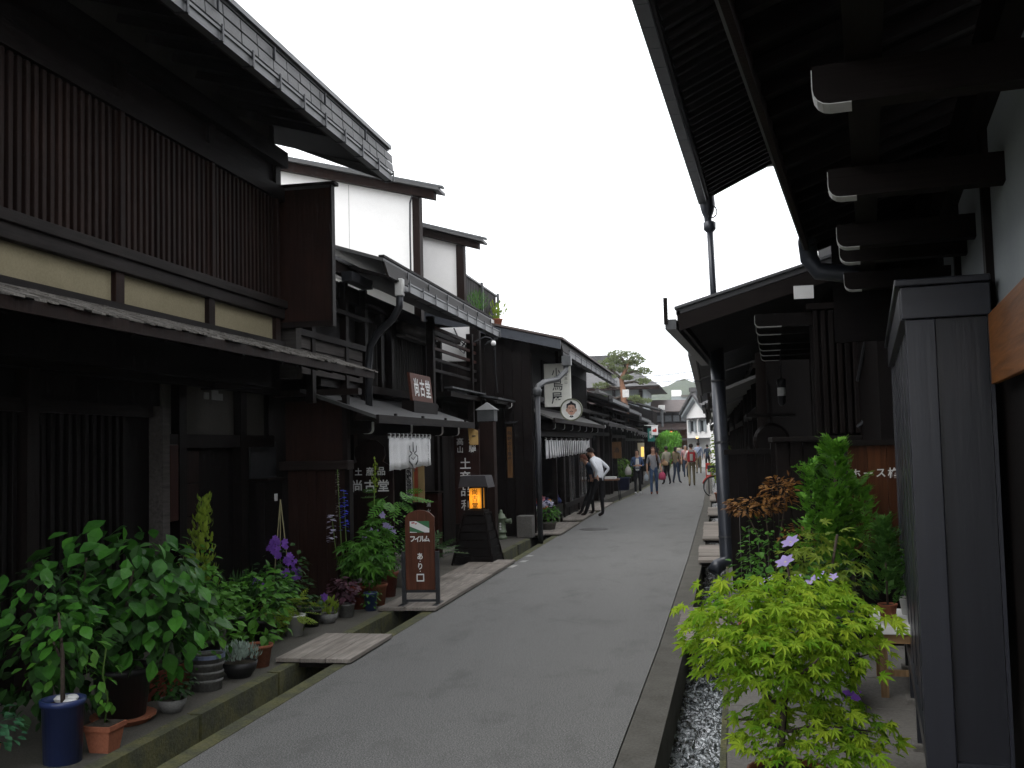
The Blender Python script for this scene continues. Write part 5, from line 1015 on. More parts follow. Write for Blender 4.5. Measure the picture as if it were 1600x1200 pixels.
for z in (.06, .12, .18): MB().lathe([(.112 + z * .05, z), (.118 + z * .05, z + .012), (.113 + z * .05, z + .024)], 20).build('pot_band', greypot, t)
leaves(t, OVm, (-.05, .05, .5), (.30, .28, .30), 170, .08, 30, .3, .1)
t = plantthing('dusty_miller', 'silvery low plant in a dark bowl on the mossy kerb', -3.70, 7.62, 'bowl', .14, .12, blackpot); m = MB(); cloud(m, (0, 0, .16), (.16, .15, .09), 260, .045, T_ovate(.22), 31, .2, low=-.3, up=True); m.build('foliage', lg_silver, t, kind='stuff')
t = plantthing('leafy_bush', 'bright green leafy bush in a terracotta pot before the plank bridge', -3.72, 8.0, 'round', .12, .18, terracotta); leaves(t, OVm, (-.10, .08, .44), (.34, .36, .32), 190, .095, 32, .35, .2)
t = plantthing('spire_shrub', 'tall yellowish spire-shaped shrub rising from a dark pot against the house', -4.35, 8.15, 'round', .17, .34, blackpot)
stems(t, [(0, 0, .3), (.0, .0, .8), (.02, 0, 1.3)], [.012, .01, .004]); m = MB()
for k in range(6): cloud(m, (.015 * k, 0, .62 + k * .135), (.20 - .03 * k, .18 - .025 * k, .10), 60, .06, T_ovate(.25), 33 + k, .1, up=True)
m.build('foliage', lg_yel, t, kind='stuff'); m = MB(); cloud(m, (0, 0, .78), (.22, .2, .26), 120, .06, T_ovate(), 39, .4); m.build('lower_foliage', lg_mid, t, kind='stuff')
t = plantthing('leafy_bush', 'mid-green bushy plant in a black pot behind the silvery low plant', -4.08, 7.75, 'round', .15, .26, blackpot); m = MB(); cloud(m, (0, 0, .55), (.34, .32, .30), 330, .075, T_ovate(.3), 131, .35); m.build('foliage', lg_mid, t, kind='stuff')
t = plantthing('leafy_bush', 'yellowish trailing bush in a dark pot between the plank bridge and the wall', -4.10, 8.85, 'round', .14, .24, blackpot); m = MB(); cloud(m, (.04, 0, .46), (.32, .30, .26), 280, .075, T_ovate(.3), 132, .35); m.build('foliage', lg_mid, t, kind='stuff')
t = plantthing('leafy_bush', 'dark low bush beside the clematis tripod', -4.12, 9.55, 'round', .12, .2, blackpot); m = MB(); cloud(m, (0, 0, .36), (.26, .26, .22), 200, .07, T_ovate(.3), 133, .35); m.build('foliage', lg_dark, t, kind='stuff')
t = plantthing('grass_tuft', 'spiky grass tuft in a black pot against the dark wall', -4.3, 8.85, 'round', .14, .28, blackpot); m = MB(); rnd = random.Random(40)
for k in range(90):
    d = Vector((rnd.uniform(-.5, .5), rnd.uniform(-.5, .5), 1)); m.xf([v * rnd.uniform(.25, .48) for v in T_needle()[0]], T_needle()[1], Matrix.Translation((rnd.uniform(-.08, .08), rnd.uniform(-.08, .08), .25)) @ frame(d, (rnd.uniform(-1, 1), rnd.uniform(-1, 1), 0)).to_4x4())
m.build('blades', lg_dark, t, kind='stuff')
t = plantthing('fern', 'bright fern spreading over a white pot by the plank bridge', -3.98, 9.35, 'round', .11, .2, whitepot); m = MB(); cloud(m, (-.05, -.03, .27), (.22, .20, .10), 46, .2, T_frond(), 41, .2); m.build('fronds', lg_yel, t, kind='stuff')
t = plantthing('clematis', 'purple-flowered clematis climbing a cane tripod beside the wing wall', -4.28, 9.75, 'round', .15, .26, blackpot)
for k in range(3): a = k * 2.1; stems(t, [(.12 * math.cos(a), .12 * math.sin(a), .2), (0, 0, 1.28)], .006, plain('cane_%d' % k, (.22, .2, .1), .7), 'cane')
m = MB(); cloud(m, (0, 0, .5), (.30, .26, .34), 230, .07, T_ovate(), 42, .35); m.build('foliage', lg_dark, t, kind='stuff')
FLW = MB(); 
for k in range(6): a = k * 1.047; FLW.xf([v for v in T_ovate(.34, .02, .05)[0]], T_ovate()[1], Matrix.Rotation(a, 4, 'Z') @ Matrix.Rotation(R(12), 4, 'X'))
FL_P = FLW.mesh('flower', fl_purp); FL_L = FLW.mesh('flower', fl_lil)
rnd = random.Random(43)
for k, (a, b, c) in enumerate([(-.02, -.1, .86), (.08, -.12, .84), (.03, -.16, .80), (.12, -.12, .72), (.17, -.1, .64), (.14, -.2, .56), (.2, -.12, .52), (-.18, -.2, .48), (-.10, -.24, .46), (.06, -.2, .74), (-.05, -.16, .82), (.20, -.1, .58), (.15, -.16, .68), (0, -.15, .9)]):
    [piece(FL_P, 'flower', t, (a + rnd.uniform(-.035, .035), b + rnd.uniform(-.03, .03), c + rnd.uniform(-.03, .03)), rot=frame((rnd.uniform(-.8, .8), rnd.uniform(-.4, .4), 1), (rnd.uniform(-.5, .7), -1, rnd.uniform(0, .8))), scale=rnd.uniform(.028, .042)) for q_ in range(3)]
t = plantthing('alpine_pot', 'small pot with a pink bloom and feathery green in front of the wing wall', -3.90, 10.05, 'bowl', .10, .1, greypot); m = MB(); cloud(m, (0, 0, .15), (.12, .11, .09), 90, .06, T_ovate(.2), 44, .2, up=True); m.build('foliage', lg_yel, t, kind='stuff'); piece(FL_P, 'flower', t, (-.02, -.05, .27), rot=frame((0, 0, 1), (0, -1, .3)), scale=.05)
t = plantthing('purple_heuchera', 'purple-leaved plant in a grey pot beside the small pink-bloomed pot', -3.84, 10.42, 'round', .09, .14, greypot); m = MB(); cloud(m, (-.02, 0, .28), (.17, .16, .16), 130, .07, T_ovate(.4), 45, .3); m.build('foliage', purp_leaf, t, kind='stuff')
t = plantthing('dark_pot_plant', 'low trailing plant in a plain black pot in front of the wing wall', -4.0, 9.85, 'round', .10, .17, blackpot); m = MB(); cloud(m, (0, 0, .24), (.12, .12, .08), 70, .05, T_ovate(), 46, .3); m.build('foliage', lg_dark, t, kind='stuff')
t = plantthing('vine_pot', 'trailing green plant in a blue pot below the delphinium', -3.72, 10.85, 'round', .08, .20, bluepot); m = MB(); cloud(m, (0, -.02, .18), (.11, .11, .16), 70, .05, T_ovate(), 47, .4); m.build('foliage', lg_mid, t, kind='stuff')
# delphinium
t = plantthing('delphinium', 'tall delphinium with blue and pale lilac flower spikes in a red pot', -3.92, 11.0, 'round', .14, .26, redpot)
m = MB(); cloud(m, (.08, 0, .55), (.28, .26, .30), 150, .13, T_maple(), 48, .3, .3); m.build('foliage', lg_mid, t, kind='stuff')
for nm, mat, x, y, z0, z1, n, sz, sd_ in (('blue_spike', fl_blue, -.13, -.05, .86, 1.32, 60, .045, 50), ('pale_spike', fl_pale, -.25, -.12, .74, 1.05, 42, .05, 51), ('bud_spike', leafmat('bud', (.20, .20, .16), (.38, .36, .30), .2, .7, True), -.19, -.08, 1.0, 1.55, 70, .022, 52)):
    m = MB(); rnd = random.Random(sd_)
    for k in range(n):
        u = rnd.random(); a = rnd.random() * 6.28; r_ = (.05 * (1 - .5 * u)) if nm != 'bud_spike' else .035 * (1 - .6 * u); d = Vector((math.cos(a), math.sin(a), -.1))
        m.xf([v * sz for v in T_ovate(.5, .02, .1)[0]], T_ovate()[1], Matrix.Translation((x + r_ * .4 * d.x, y + r_ * .4 * d.y, z0 + (z1 - z0) * u)) @ frame(d, (0, 0, 1)).to_4x4())
    m.build(nm, mat, t, kind='stuff'); stems(t, [(x * .4, y, .25), (x * .8, y, .6), (x, y, z1)], .006, stemg)
t = plantthing('tall_lily', 'tall green stem with feathery leaves beside the delphinium', -3.78, 11.25, 'round', .12, .24, terracotta)
stems(t, [(0, 0, .2), (-.03, 0, .9), (.0, 0, 1.5)], .007, stemg); m = MB(); cloud(m, (0, 0, .62), (.18, .18, .40), 160, .10, T_maple(), 53, .2, .3); m.build('foliage', lg_mid, t, kind='stuff'); m = MB(); cloud(m, (.0, 0, 1.45), (.04, .04, .20), 60, .035, T_ovate(.3), 54, .1, up=True); m.build('flower_spike', lg_yel, t, kind='stuff')
m = MB(); cloud(m, (.15, .1, 1.22), (.26, .14, .10), 16, .26, T_frond(), 55, .2); m.build('fronds', lg_mid, t, kind='stuff')
t = plantthing('pale_clematis', 'bushy plant with pale lilac flowers in a brown-red pot beside the film sign', -3.88, 11.9, 'round', .15, .30, redpot)
m = MB(); cloud(m, (.0, 0, .68), (.30, .28, .42), 360, .06, T_ovate(.22), 56, .35); m.build('foliage', lg_mid, t, kind='stuff'); rnd = random.Random(57)
for k in range(9): piece(FL_L, 'flower', t, (rnd.uniform(-.2, .3), -.26 + rnd.uniform(-.05, .08), rnd.uniform(.45, 1.0)), rot=frame((rnd.uniform(-.5, .5), -.2, 1), (rnd.uniform(-.3, .5), -1, .3)), scale=.05)
t = plantthing('cycad', 'dark green cycad fronds in a white tub behind the film sign', -3.78, 13.1, 'round', .14, .22, whitepot, group='potted plants by the souvenir shop'); m = MB(); cloud(m, (.0, 0, .42), (.28, .26, .12), 30, .34, T_frond(), 58, .2, -.1); m.build('fronds', lg_dark, t, kind='stuff')
bx('inner_pot', terracotta, t, -.09, .02, -.165, -.13, .03, .17)
t = plantthing('window_shrub', 'small pale-flowered shrub in a white pot beside the cycad tub', -3.95, 12.75, 'round', .12, .24, whitepot, group='potted plants by the souvenir shop'); m = MB(); cloud(m, (0, 0, .42), (.22, .2, .22), 160, .05, T_ovate(), 59, .3); m.build('foliage', lg_dark, t, kind='stuff')
t = plantthing('hydrangea', 'pot of lilac flowers beside the craft shop downpipe', -3.32, 20.9, 'round', .17, .2, concrete, group='potted plants by the craft shop'); m = MB(); cloud(m, (0, 0, .36), (.26, .26, .2), 220, .07, T_ovate(), 60, .3); m.build('foliage', lg_mid, t, kind='stuff'); m = MB(); cloud(m, (-.02, -.05, .58), (.16, .14, .07), 90, .045, T_ovate(.5), 61, .3); m.build('blossom', fl_pale, t, kind='stuff')
t = plantthing('fern', 'round green fern in a dark blue pot beside the walking women', -3.42, 39.5, 'straight', .36, .5, bluepot, group='potted plants by the far shops'); m = MB(); cloud(m, (0, 0, .85), (.55, .5, .42), 420, .16, T_ovate(.2), 62, .4); m.build('foliage', leafmat('fern_green', (.05, .13, .02), (.12, .22, .03), .3, .5, True), t, kind='stuff')
t = thing('terrace_pine', 'small green potted conifer on the roof terrace', 'plant', (-4.75, 21.0, 4.4)); pot(t, 'round', .14, .2, blackpot); m = MB(); cloud(m, (0, 0, .42), (.26, .3, .22), 300, .10, T_needle(), 63, .2, up=True); m.build('foliage', lg_mid, t, kind='stuff')
t = thing('terrace_plant', 'yellow-green leafy potted plant at the end of the roof terrace', 'plant', (-4.85, 23.6, 4.6)); pot(t, 'round', .13, .18, terracotta); m = MB(); cloud(m, (0, 0, .36), (.24, .24, .22), 110, .09, T_ovate(.25), 64, .2, up=True); m.build('foliage', lg_yel, t, kind='stuff')

# the maple in front on the right
t = plantthing('japanese_maple', 'bright yellow-green Japanese maple in a round terracotta pot by the channel', .30, 4.95, 'bowl', .19, .24, terracotta, group='potted plants on the right pavement')
stems(t, [(0, 0, .18), (-.03, .02, .34), (-.01, .05, .5), (.02, .06, .66), (.0, .05, .85)], [.022, .019, .016, .012, .006]); 
for pts in ([(-.01, .05, .5), (-.18, .0, .66), (-.40, .0, .80)], [(.01, .06, .58), (.2, .05, .7), (.44, .05, .78)], [(-.02, .03, .4), (.15, -.05, .46), (.36, -.06, .44)], [(-.02, .03, .42), (-.15, .05, .45), (-.28, .08, .44)], [(.01, .06, .62), (.1, -.2, .75), (.12, -.36, .82)], [(.02, .06, .66), (.1, .25, .8), (.14, .4, .9)], [(0, .05, .7), (-.2, .22, .85), (-.35, .3, .92)]): stems(t, pts, [.010, .007, .003], name='branch')
MPL = [tplmesh('leaf', T_maple(), lg_maple)]
def maple_leaves(c, r, n, seed, low=-.4):
    rnd = random.Random(seed)
    for pos, p in pts_in(c, r, n, rnd, .75, low):
        d = Vector((p.x * 1.2 + rnd.uniform(-.7, .7), p.y * 1.2 + rnd.uniform(-.9, .5), -.35 + rnd.uniform(-.3, .25))); nn = Vector((p.x * .4 + rnd.uniform(-.4, .4), -.75 + rnd.uniform(-.5, .3), 1)); piece(MPL[0], 'leaf', t, pos, rot=frame(d, nn), scale=.062 * rnd.uniform(.7, 1.25))
maple_leaves((-.15, .05, .88), (.37, .34, .27), 112, 70); maple_leaves((.22, .05, .82), (.31, .36, .26), 92, 71); maple_leaves((.05, .1, .97), (.40, .4, .18), 26, 74); maple_leaves((.14, -.02, .38), (.40, .30, .20), 68, 72)
m = MB(); cloud(m, (.02, .10, .60), (.34, .3, .20), 160, .052, T_maple(), 76, .2, .3); cloud(m, (-.02, .10, .83), (.46, .42, .30), 900, .056, T_maple(), 73, .35, .3); cloud(m, (.13, .05, .38), (.38, .28, .18), 270, .052, T_maple(), 75, .3, .3); m.build('inner_leaves', lg_maple_i, t, kind='stuff')
# clematis in the stone planter
t = thing('clematis', 'lilac clematis with two large open flowers behind the maple', 'plant', (.50, 6.9, .0), 0, 'potted plants on the right pavement')
m = MB(); cloud(m, (.0, 0, .66), (.36, .30, .34), 300, .055, T_ovate(), 80, .35); m.build('foliage', lg_mid, t, kind='stuff'); stems(t, [(.05, .05, .4), (.0, .0, .7), (-.05, 0, 1.0)], .008)
for k, (a, b, c, s_) in enumerate([(-.02, -.1, 1.10, .088), (-.06, -.14, .98, .092), (.0, -.2, .88, .06), (.08, -.22, .87, .06), (.14, -.2, .90, .06), (-.22, -.2, .86, .05), (-.14, -.16, .88, .05), (.22, -.15, .88, .06), (.04, -.3, .50, .06)]):
    o = piece(FL_L, 'flower', t, (a, b, c), rot=frame((.6, .3, .45), (-.45, -.45, 1.0)), scale=s_ * .78)
    q = MB().lathe([(0, .06), (.10, .05), (.14, .0)], 8); q.build('flower_heart', plain('heart_%d' % k, (.6, .55, .4), .8), o)
t = plantthing('lilac_iris', 'single violet bloom low in front of the stone planter', .72, 6.05, 'round', .08, .12, blackpot, group='potted plants on the right pavement'); stems(t, [(0, 0, .1), (.0, 0, .3)], .005, stemg); piece(FL_P, 'flower', t, (0, -.02, .33), rot=frame((0, -.3, 1), (0, -1, .4)), scale=.06)
m = MB(); cloud(m, (0, 0, .15), (.08, .08, .1), 24, .06, T_ovate(.2), 85, .2, up=True); m.build('foliage', lg_dark, t, kind='stuff')
# green vine maple with reddish young leaves
t = plantthing('vine_shrub', 'loose shrub with yellowish young leaves between clematis and cypress', .78, 7.35, 'round', .16, .3, blackpot, group='potted plants on the right pavement'); m = MB(); cloud(m, (-.05, 0, .85), (.34, .28, .34), 150, .075, T_maple(), 86, .5, .3); m.build('foliage', lg_yel, t, kind='stuff'); m = MB(); cloud(m, (0, 0, .65), (.3, .25, .3), 170, .06, T_ovate(), 87, .4); m.build('lower_foliage', lg_dark, t, kind='stuff'); stems(t, [(0, 0, .25), (-.03, 0, .7), (.05, 0, 1.1)], .01)
# cypress with three spires
def spire(m, x, y, z0, z1, r0, seed, dens=1.0, sz=.16):
    rnd = random.Random(seed); n = int(240 * dens)
    for k in range(n):
        u = rnd.random() ** .8; a = rnd.random() * 6.283; r_ = r0 * (1 - u) ** .8 * rnd.uniform(.35, 1.05) * (1 + .25 * math.sin(a * 3 + u * 9)); d = Vector((math.cos(a) * rnd.uniform(.5, 1.1), math.sin(a) * rnd.uniform(.5, 1.1), .6 + rnd.uniform(-.35, .5)))
        m.xf([v * sz * rnd.uniform(.6, 1.2) for v in T_frond()[0]], T_frond()[1], Matrix.Translation((x + r_ * math.cos(a), y + r_ * math.sin(a), z0 + (z1 - z0) * u * .93)) @ frame(d, (math.cos(a), math.sin(a), -.2 + rnd.uniform(-.6, .6))).to_4x4())
t = plantthing('cypress', 'large bright green cypress with three feathery spires before the hose locker', .93, 8.45, 'round', .2, .4, blackpot, group='potted plants on the right pavement')
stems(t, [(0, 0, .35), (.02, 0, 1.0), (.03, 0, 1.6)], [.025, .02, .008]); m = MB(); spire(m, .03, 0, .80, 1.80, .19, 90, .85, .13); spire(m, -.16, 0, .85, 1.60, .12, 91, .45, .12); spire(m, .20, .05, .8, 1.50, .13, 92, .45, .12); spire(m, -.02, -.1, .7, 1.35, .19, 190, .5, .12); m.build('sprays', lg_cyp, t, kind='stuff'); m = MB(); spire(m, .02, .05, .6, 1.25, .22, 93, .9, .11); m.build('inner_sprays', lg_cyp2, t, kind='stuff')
t = plantthing('small_cypress', 'small dark cypress in a red pot on the white-topped table', 1.16, 7.5, None, 0, 0, None, group='potted plants on the right pavement'); t.location.z = .50; pot(t, 'round', .065, .11, terracotta); m = MB(); spire(m, .0, 0, .11, .70, .12, 94, .9, .1); m.build('sprays', lg_cyp2, t, kind='stuff'); stems(t, [(0, 0, .09), (0, 0, .4)], .008)
t = plantthing('table_shrub', 'round-leaved shrub behind the table cypress', 1.34, 7.72, None, 0, 0, None, group='potted plants on the right pavement'); t.location.z = .50; pot(t, 'round', .07, .12, whitepot); m = MB(); cloud(m, (-.02, 0, .28), (.14, .13, .18), 120, .045, T_ovate(.4), 95, .3); m.build('foliage', lg_mid, t, kind='stuff')
t = plantthing('nandina', 'orange-red leaved nandina leaning over the pavement beside the downpipe', .48, 9.45, 'round', .16, .3, blackpot, group='potted plants on the right pavement')
for pts in ([(0, 0, .25), (-.05, 0, .8), (-.2, 0, 1.15)], [(0, 0, .25), (.08, 0, .8), (.18, 0, 1.35)], [(0, 0, .25), (0, .05, .8), (-.02, .05, 1.2)]): stems(t, pts, [.012, .008, .004])
m = MB(); cloud(m, (-.12, 0, 1.17), (.26, .18, .09), 210, .065, T_ovate(.2), 96, .2, .1); cloud(m, (.12, 0, 1.30), (.16, .16, .15), 190, .065, T_ovate(.2), 97, .2, .0); cloud(m, (.28, -.2, .93), (.2, .16, .1), 90, .06, T_ovate(.2), 98, .2, .1); m.build('young_foliage', lg_red, t, kind='stuff'); m = MB(); cloud(m, (-.02, -.05, .78), (.24, .22, .32), 230, .06, T_ovate(.25), 99, .3, .2); m.build('foliage', lg_mid, t, kind='stuff')
t = plantthing('broad_seedling', 'bright broad-leaved seedling at the pavement edge below the nandina', .30, 9.0, 'round', .12, .22, terracotta, group='potted plants on the right pavement'); leaves(t, OVm, (-.02, 0, .55), (.2, .18, .34), 80, .09, 100, .3, .2)
t = plantthing('gate_plant', 'yellow-green climbing plant beyond the downpipe by the bicycle', .26, 30.2, 'round', .2, .3, terracotta, group='plants by the far right shops'); m = MB(); cloud(m, (0, 0, 1.3), (.28, .28, .9), 300, .13, T_ovate(), 101, .2); m.build('foliage', lg_yel, t, kind='stuff'); stems(t, [(0, 0, .25), (0, 0, 1.8)], .015)

# ------------------------------------------------------------------ pine, willow, hills, wires
t = thing('pine_tree', 'tall garden pine with cloud-pruned crown rising over the far roofs', 'tree', (-5.3, 65, 0))
stems(t, [(0, 0, 0), (-.05, 0, 2), (.08, 0, 3.8), (0, 0, 5.0), (-.1, 0, 5.9), (.25, 0, 6.6), (.5, 0, 7.2)], [.36, .30, .24, .20, .15, .10, .05], rough_mat('pine_bark', (.20, .10, .06), (.30, .16, .10), 6, .95, .01, coord='Object'), 'trunk')
limbs = [((-.05, 0, 5.2), (-.9, .1, 5.5), (-1.5, .2, 5.4)), ((0, 0, 5.6), (.7, 0, 5.7), (1.3, .1, 5.5)), ((-.1, 0, 5.9), (-.7, -.2, 6.5), (-1.0, -.2, 6.8)), ((.1, 0, 6.2), (.9, .2, 6.4), (1.3, .2, 6.2)), ((.02, 0, 4.6), (.6, -.2, 4.5), (1.2, -.3, 4.3)), ((0, 0, 4.8), (-.8, 0, 4.6), (-1.4, 0, 4.5)), ((.25, 0, 6.6), (0, 0, 7.2), (-.3, .1, 7.4))]
for lm in limbs: stems(t, lm, [.10, .07, .03], bark, 'limb')
pine_g = leafmat('pine_needles', (.09, .125, .05), (.21, .25, .11), .15, .6, True); m = MB(); rnd = random.Random(110)
for (x, y, z, rx, rz_) in [(-1.4, .2, 5.5, .55, .22), (-.8, -.2, 6.0, .5, .2), (-1.0, -.2, 6.85, .6, .25), (1.25, .1, 5.65, .5, .2), (1.2, .2, 6.3, .55, .25), (.5, 0, 7.3, .6, .28), (-.3, .1, 7.45, .6, .25), (.6, .1, 6.8, .5, .22), (-.5, 0, 6.5, .45, .2), (1.2, -.3, 4.4, .55, .18), (-1.4, 0, 4.6, .5, .18), (0, .3, 6.9, .5, .2), (.7, -.3, 4.6, .4, .15), (.9, 0, 7.0, .5, .25), (.2, .2, 6.4, .5, .25), (-1.1, .1, 6.3, .5, .2), (-.6, .2, 7.1, .5, .25), (.3, -.2, 5.9, .35, .15)]:
    for pos, p in pts_in((x, y, z), (rx, rx, rz_), 120, rnd, .2):
        for q in range(3):
            d = Vector((p.x + rnd.uniform(-.7, .7), p.y + rnd.uniform(-.7, .7), .7 + rnd.uniform(-.5, .4))); m.xf([v * rnd.uniform(.12, .22) for v in T_diamond(.16)[0]], T_diamond()[1], Matrix.Translation(pos) @ frame(d, (rnd.uniform(-1, 1), rnd.uniform(-1, 1), .2)).to_4x4())
m.build('crown', pine_g, t, kind='stuff')
t = thing('willow', 'fresh green drooping willow over the far pedestrians', 'tree', (-2.45, 56, 0)); stems(t, [(0, 0, 0), (.05, 0, 1.4), (.2, 0, 2.3)], [.09, .07, .04], bark, 'trunk'); m = MB(); cloud(m, (.05, 0, 1.2), (.3, .3, .7), 500, .16, T_ovate(.2), 112, .3, 1.0); [cloud(m, c_, r_, n_, .17, T_ovate(.14), 111 + i_, .4, 1.3) for i_, (c_, r_, n_) in enumerate((((.2, 0, 2.2), (.42, .4, .30), 600), ((.62, -.1, 1.95), (.30, .3, .52), 500), ((-.1, .1, 1.9), (.34, .3, .45), 450), ((.35, -.2, 1.65), (.28, .3, .50), 400)))]; m.build('crown', leafmat('willow_leaf', (.09, .27, .03), (.17, .40, .05), .4, .5, True), t, kind='stuff')
def hill(name, lab, Y, pts, depth, mat, rough_):
    n = 160; m = MB(); rnd = random.Random(int(Y))
    def hz(x):
        for (a, za), (b, zb) in zip(pts, pts[1:]):
            if a <= x <= b: u = (x - a) / (b - a); u = u * u * (3 - 2 * u); return za + (zb - za) * u
        return 0
    x0, x1 = pts[0][0], pts[-1][0]
    for j in range(13):
        v = j / 12; prof_ = math.sin(math.pi * min(1, v * 1.0) / 1.0 * .5 if v < .5 else math.pi * .25 + (v - .5) * math.pi * .5) if False else math.sin(math.pi * v) ** .8
        for i in range(n + 1):
            x = x0 + (x1 - x0) * i / n; z = hz(x) * prof_ * (1 + 0) + rough_ * rnd.uniform(-1, 1) * prof_
            m.v.append((x, Y - depth / 2 + depth * v, max(-2, z - 2)))
    for j in range(12):
        for i in range(n): q = j * (n + 1) + i; m.f.append((q, q + 1, q + n + 2, q + n + 1)); m.m.append(0)
    m.build(name, mat, None, smooth=True, kind='structure', label=lab)
forest = rough_mat('forest', (.022, .036, .018), (.06, .08, .035), .06, 1, .5, fine=.5, speck=.6); forest2 = rough_mat('far_forest', (.03, .05, .035), (.05, .075, .05), .01, 1, .3, fine=.2)
hill('hill', 'wooded hill behind the white storehouse', 700, [(-420, 6), (-250, 26), (-90, 26), (-50, 33), (-33, 41), (-15, 47), (-6, 42), (6, 33), (40, 26), (180, 30), (420, 8)], 260, forest, .7)
hill('far_hill', 'distant blue hill on the skyline', 2200, [(-1500, 30), (-700, 100), (-200, 60), (-60, 112), (-18, 142), (4, 136), (45, 112), (180, 90), (600, 140), (1500, 40)], 700, forest2, 1.5)
for k, (za, zb) in enumerate(((6.3, 7.2), (5.9, 6.6))):
    t = thing('overhead_wire', '%s of two thin wires crossing above the street end' % ('upper', 'lower')[k], 'wire', (-4, 70, za)); MB().tube([(-1.5 + 8 * u, 0, (zb - za) * u - .25 * math.sin(math.pi * u)) for u in [i / 10 for i in range(11)]], .018, 5).build('wire', darkmetal, t)
    
# ------------------------------------------------------------------ far signs and small things
def signboard(name, label, x, y, z0, z1, wd, mat, text=None, tm=None, ts=.15, hang=True):
    t = thing(name, label, 'sign', (x, y, 0)); MB().box(-wd / 2, wd / 2, -.02, .02, z0, z1).build('board', mat, t)
    if text:
        lt = MB(); n = len(text)
        letters(lt, [(ch, 0, (z0 + z1) / 2 + (n - 1) * ts * .55 - i * ts * 1.1, ts) for i, ch in enumerate(text)], (0, -.025, 0), '-Y', .01); lt.build('lettering', tm or ink, t)
    bx('pole', dark_z, t, wd / 2, wd / 2 + .04, -.03, .03, 0 if not hang else z1 - .2, z1 + .15); bx('arm', dark_x, t, -wd / 2 - .1, wd / 2, -.02, .02, z1 + .02, z1 + .05); return t
teal = plain('banner_teal', (.02, .18, .15), .8)
signboard('banner', 'teal hanging cloth banner over the far pedestrians', -2.52, 45, 1.85, 2.42, .30, teal, '飛騨', white_m, .16)
s = thing('flag', 'small white flag with a red leaf mark above the teal banner', 'flag', (-2.36, 44.9, 0)); bx('cloth', white_m, s, -.14, .14, -.01, .01, 2.12, 2.50); q = MB(); disc(q, -.02, 2.31, .08, .06, (0, -.0125, 0), '-Y', 10); disc(q, .05, 2.33, .04, .09, (0, -.0130, 0), '-Y', 10); q.build('mark', plain('flag_red', (.5, .03, .03), .8), s); MB().tube([(-.45, 0, 2.55), (.16, 0, 2.52)], .015, 6).build('pole', white_m, s)
lit = emis('sign_light', (1.0, .62, .15), .9)
s = thing('lit_sign', 'tall pale sign box glowing yellow behind the woman in denim', 'sign', (-2.95, 44.5, 0)); bx('box', plain('sign_pale', (.55, .50, .35), .7), s, -.14, .14, 0, .1, 1.1, 1.80); bx('glow', lit, s, .0, .12, -.008, 0, 1.2, 1.62); bx('post', dark_z, s, -.05, .05, .02, .09, 0, 1.1)
signboard('wooden_sign', 'tan wooden notice board on the post past the craft shop', -3.35, 37.2, 1.25, 1.85, .36, wood('tan_sign', (.28, .15, .07), 'Z', .6), '酒', ink, .2)
s = thing('display_stand', 'folding display stand of pale goods outside beyond the stooping man', 'stand', (-3.15, 32.6, 0)); bx('tray', wood('tray_wood', (.25, .13, .08), 'X', .6), s, -.32, .28, -.3, .3, .62, .67); bx('goods', white_m, s, -.24, .18, -.25, .2, .672, .74)
for x in (-.28, .24):
    for y in (-.26, .26): MB().tube([(x, y, .62), (x * 1.2, y * 1.1, 0)], .014, 6).build('leg', darkmetal, s)
for k, (x, y, z, lb) in enumerate(((-2.2, 60, 2.35, 'warm red shop lamp at the far left of the storehouse awning'), (-.9, 72.5, 2.1, 'round yellow shop lamp under the storehouse awning'))):
    s = thing('shop_lamp', lb, 'lamp', (x, y, z)); MB().lathe([(0, -.09), (.07, -.07), (.09, 0), (.07, .07), (0, .09)], 12).build('globe', emis('lamp_%d' % k, ((1, .12, .05), (1, .6, .2))[k], 1.2), s, smooth=True); MB().tube([(0, 0, .08), (0, 0, .5)], .012, 5).build('cord', darkmetal, s)

# ------------------------------------------------------------------ bicycle
b = thing('bicycle', 'parked black bicycle with red front mudguard past the downpipe', 'bicycle', (.06, 33.2, 0), rotz=R(-8))
tyre = plain('tyre', (.012, .012, .012), .8); chrome = plain('chrome', (.5, .5, .52), .25, .9)
for x in (.0, 1.08):
    wgrp = MB(); 
    ring = [(x + .325 * math.cos(a), 0, .34 + .325 * math.sin(a)) for a in [i * math.pi / 16 for i in range(33)]]
    wv_ = MB().tube(ring, .018, 8, False).build('wheel', tyre, b, smooth=True); MB().tube([(x + .30 * math.cos(a), 0, .34 + .30 * math.sin(a)) for a in [i * math.pi / 16 for i in range(33)]], .009, 6, False).build('rim', chrome, wv_)
    for k in range(10): a = k * math.pi / 10; MB().tube([(x + .3 * math.cos(a), 0, .34 + .3 * math.sin(a)), (x - .3 * math.cos(a), 0, .34 - .3 * math.sin(a))], .002, 4).build('spoke', chrome, wv_)
fr_m = plain('bike_frame', (.03, .03, .035), .35)
for nm, pts, r_ in (('fork', [(0, 0, .34), (.12, 0, .82), (.15, 0, .98)], .014), ('down_tube', [(.12, 0, .78), (.5, 0, .30)], .017), ('top_tube', [(.13, 0, .84), (.62, 0, .62)], .015), ('seat_tube', [(.5, 0, .3), (.66, 0, .88)], .015), ('chain_stay', [(.5, 0, .3), (1.08, 0, .34)], .011), ('seat_stay', [(.63, 0, .74), (1.08, 0, .34)], .009), ('handlebar', [(.2, -.26, 1.02), (.12, -.18, 1.06), (.15, 0, .98), (.12, .18, 1.06), (.2, .26, 1.02)], .011)): MB().tube(pts, r_, 8).build(nm, fr_m if nm != 'handlebar' else chrome, b, smooth=True)
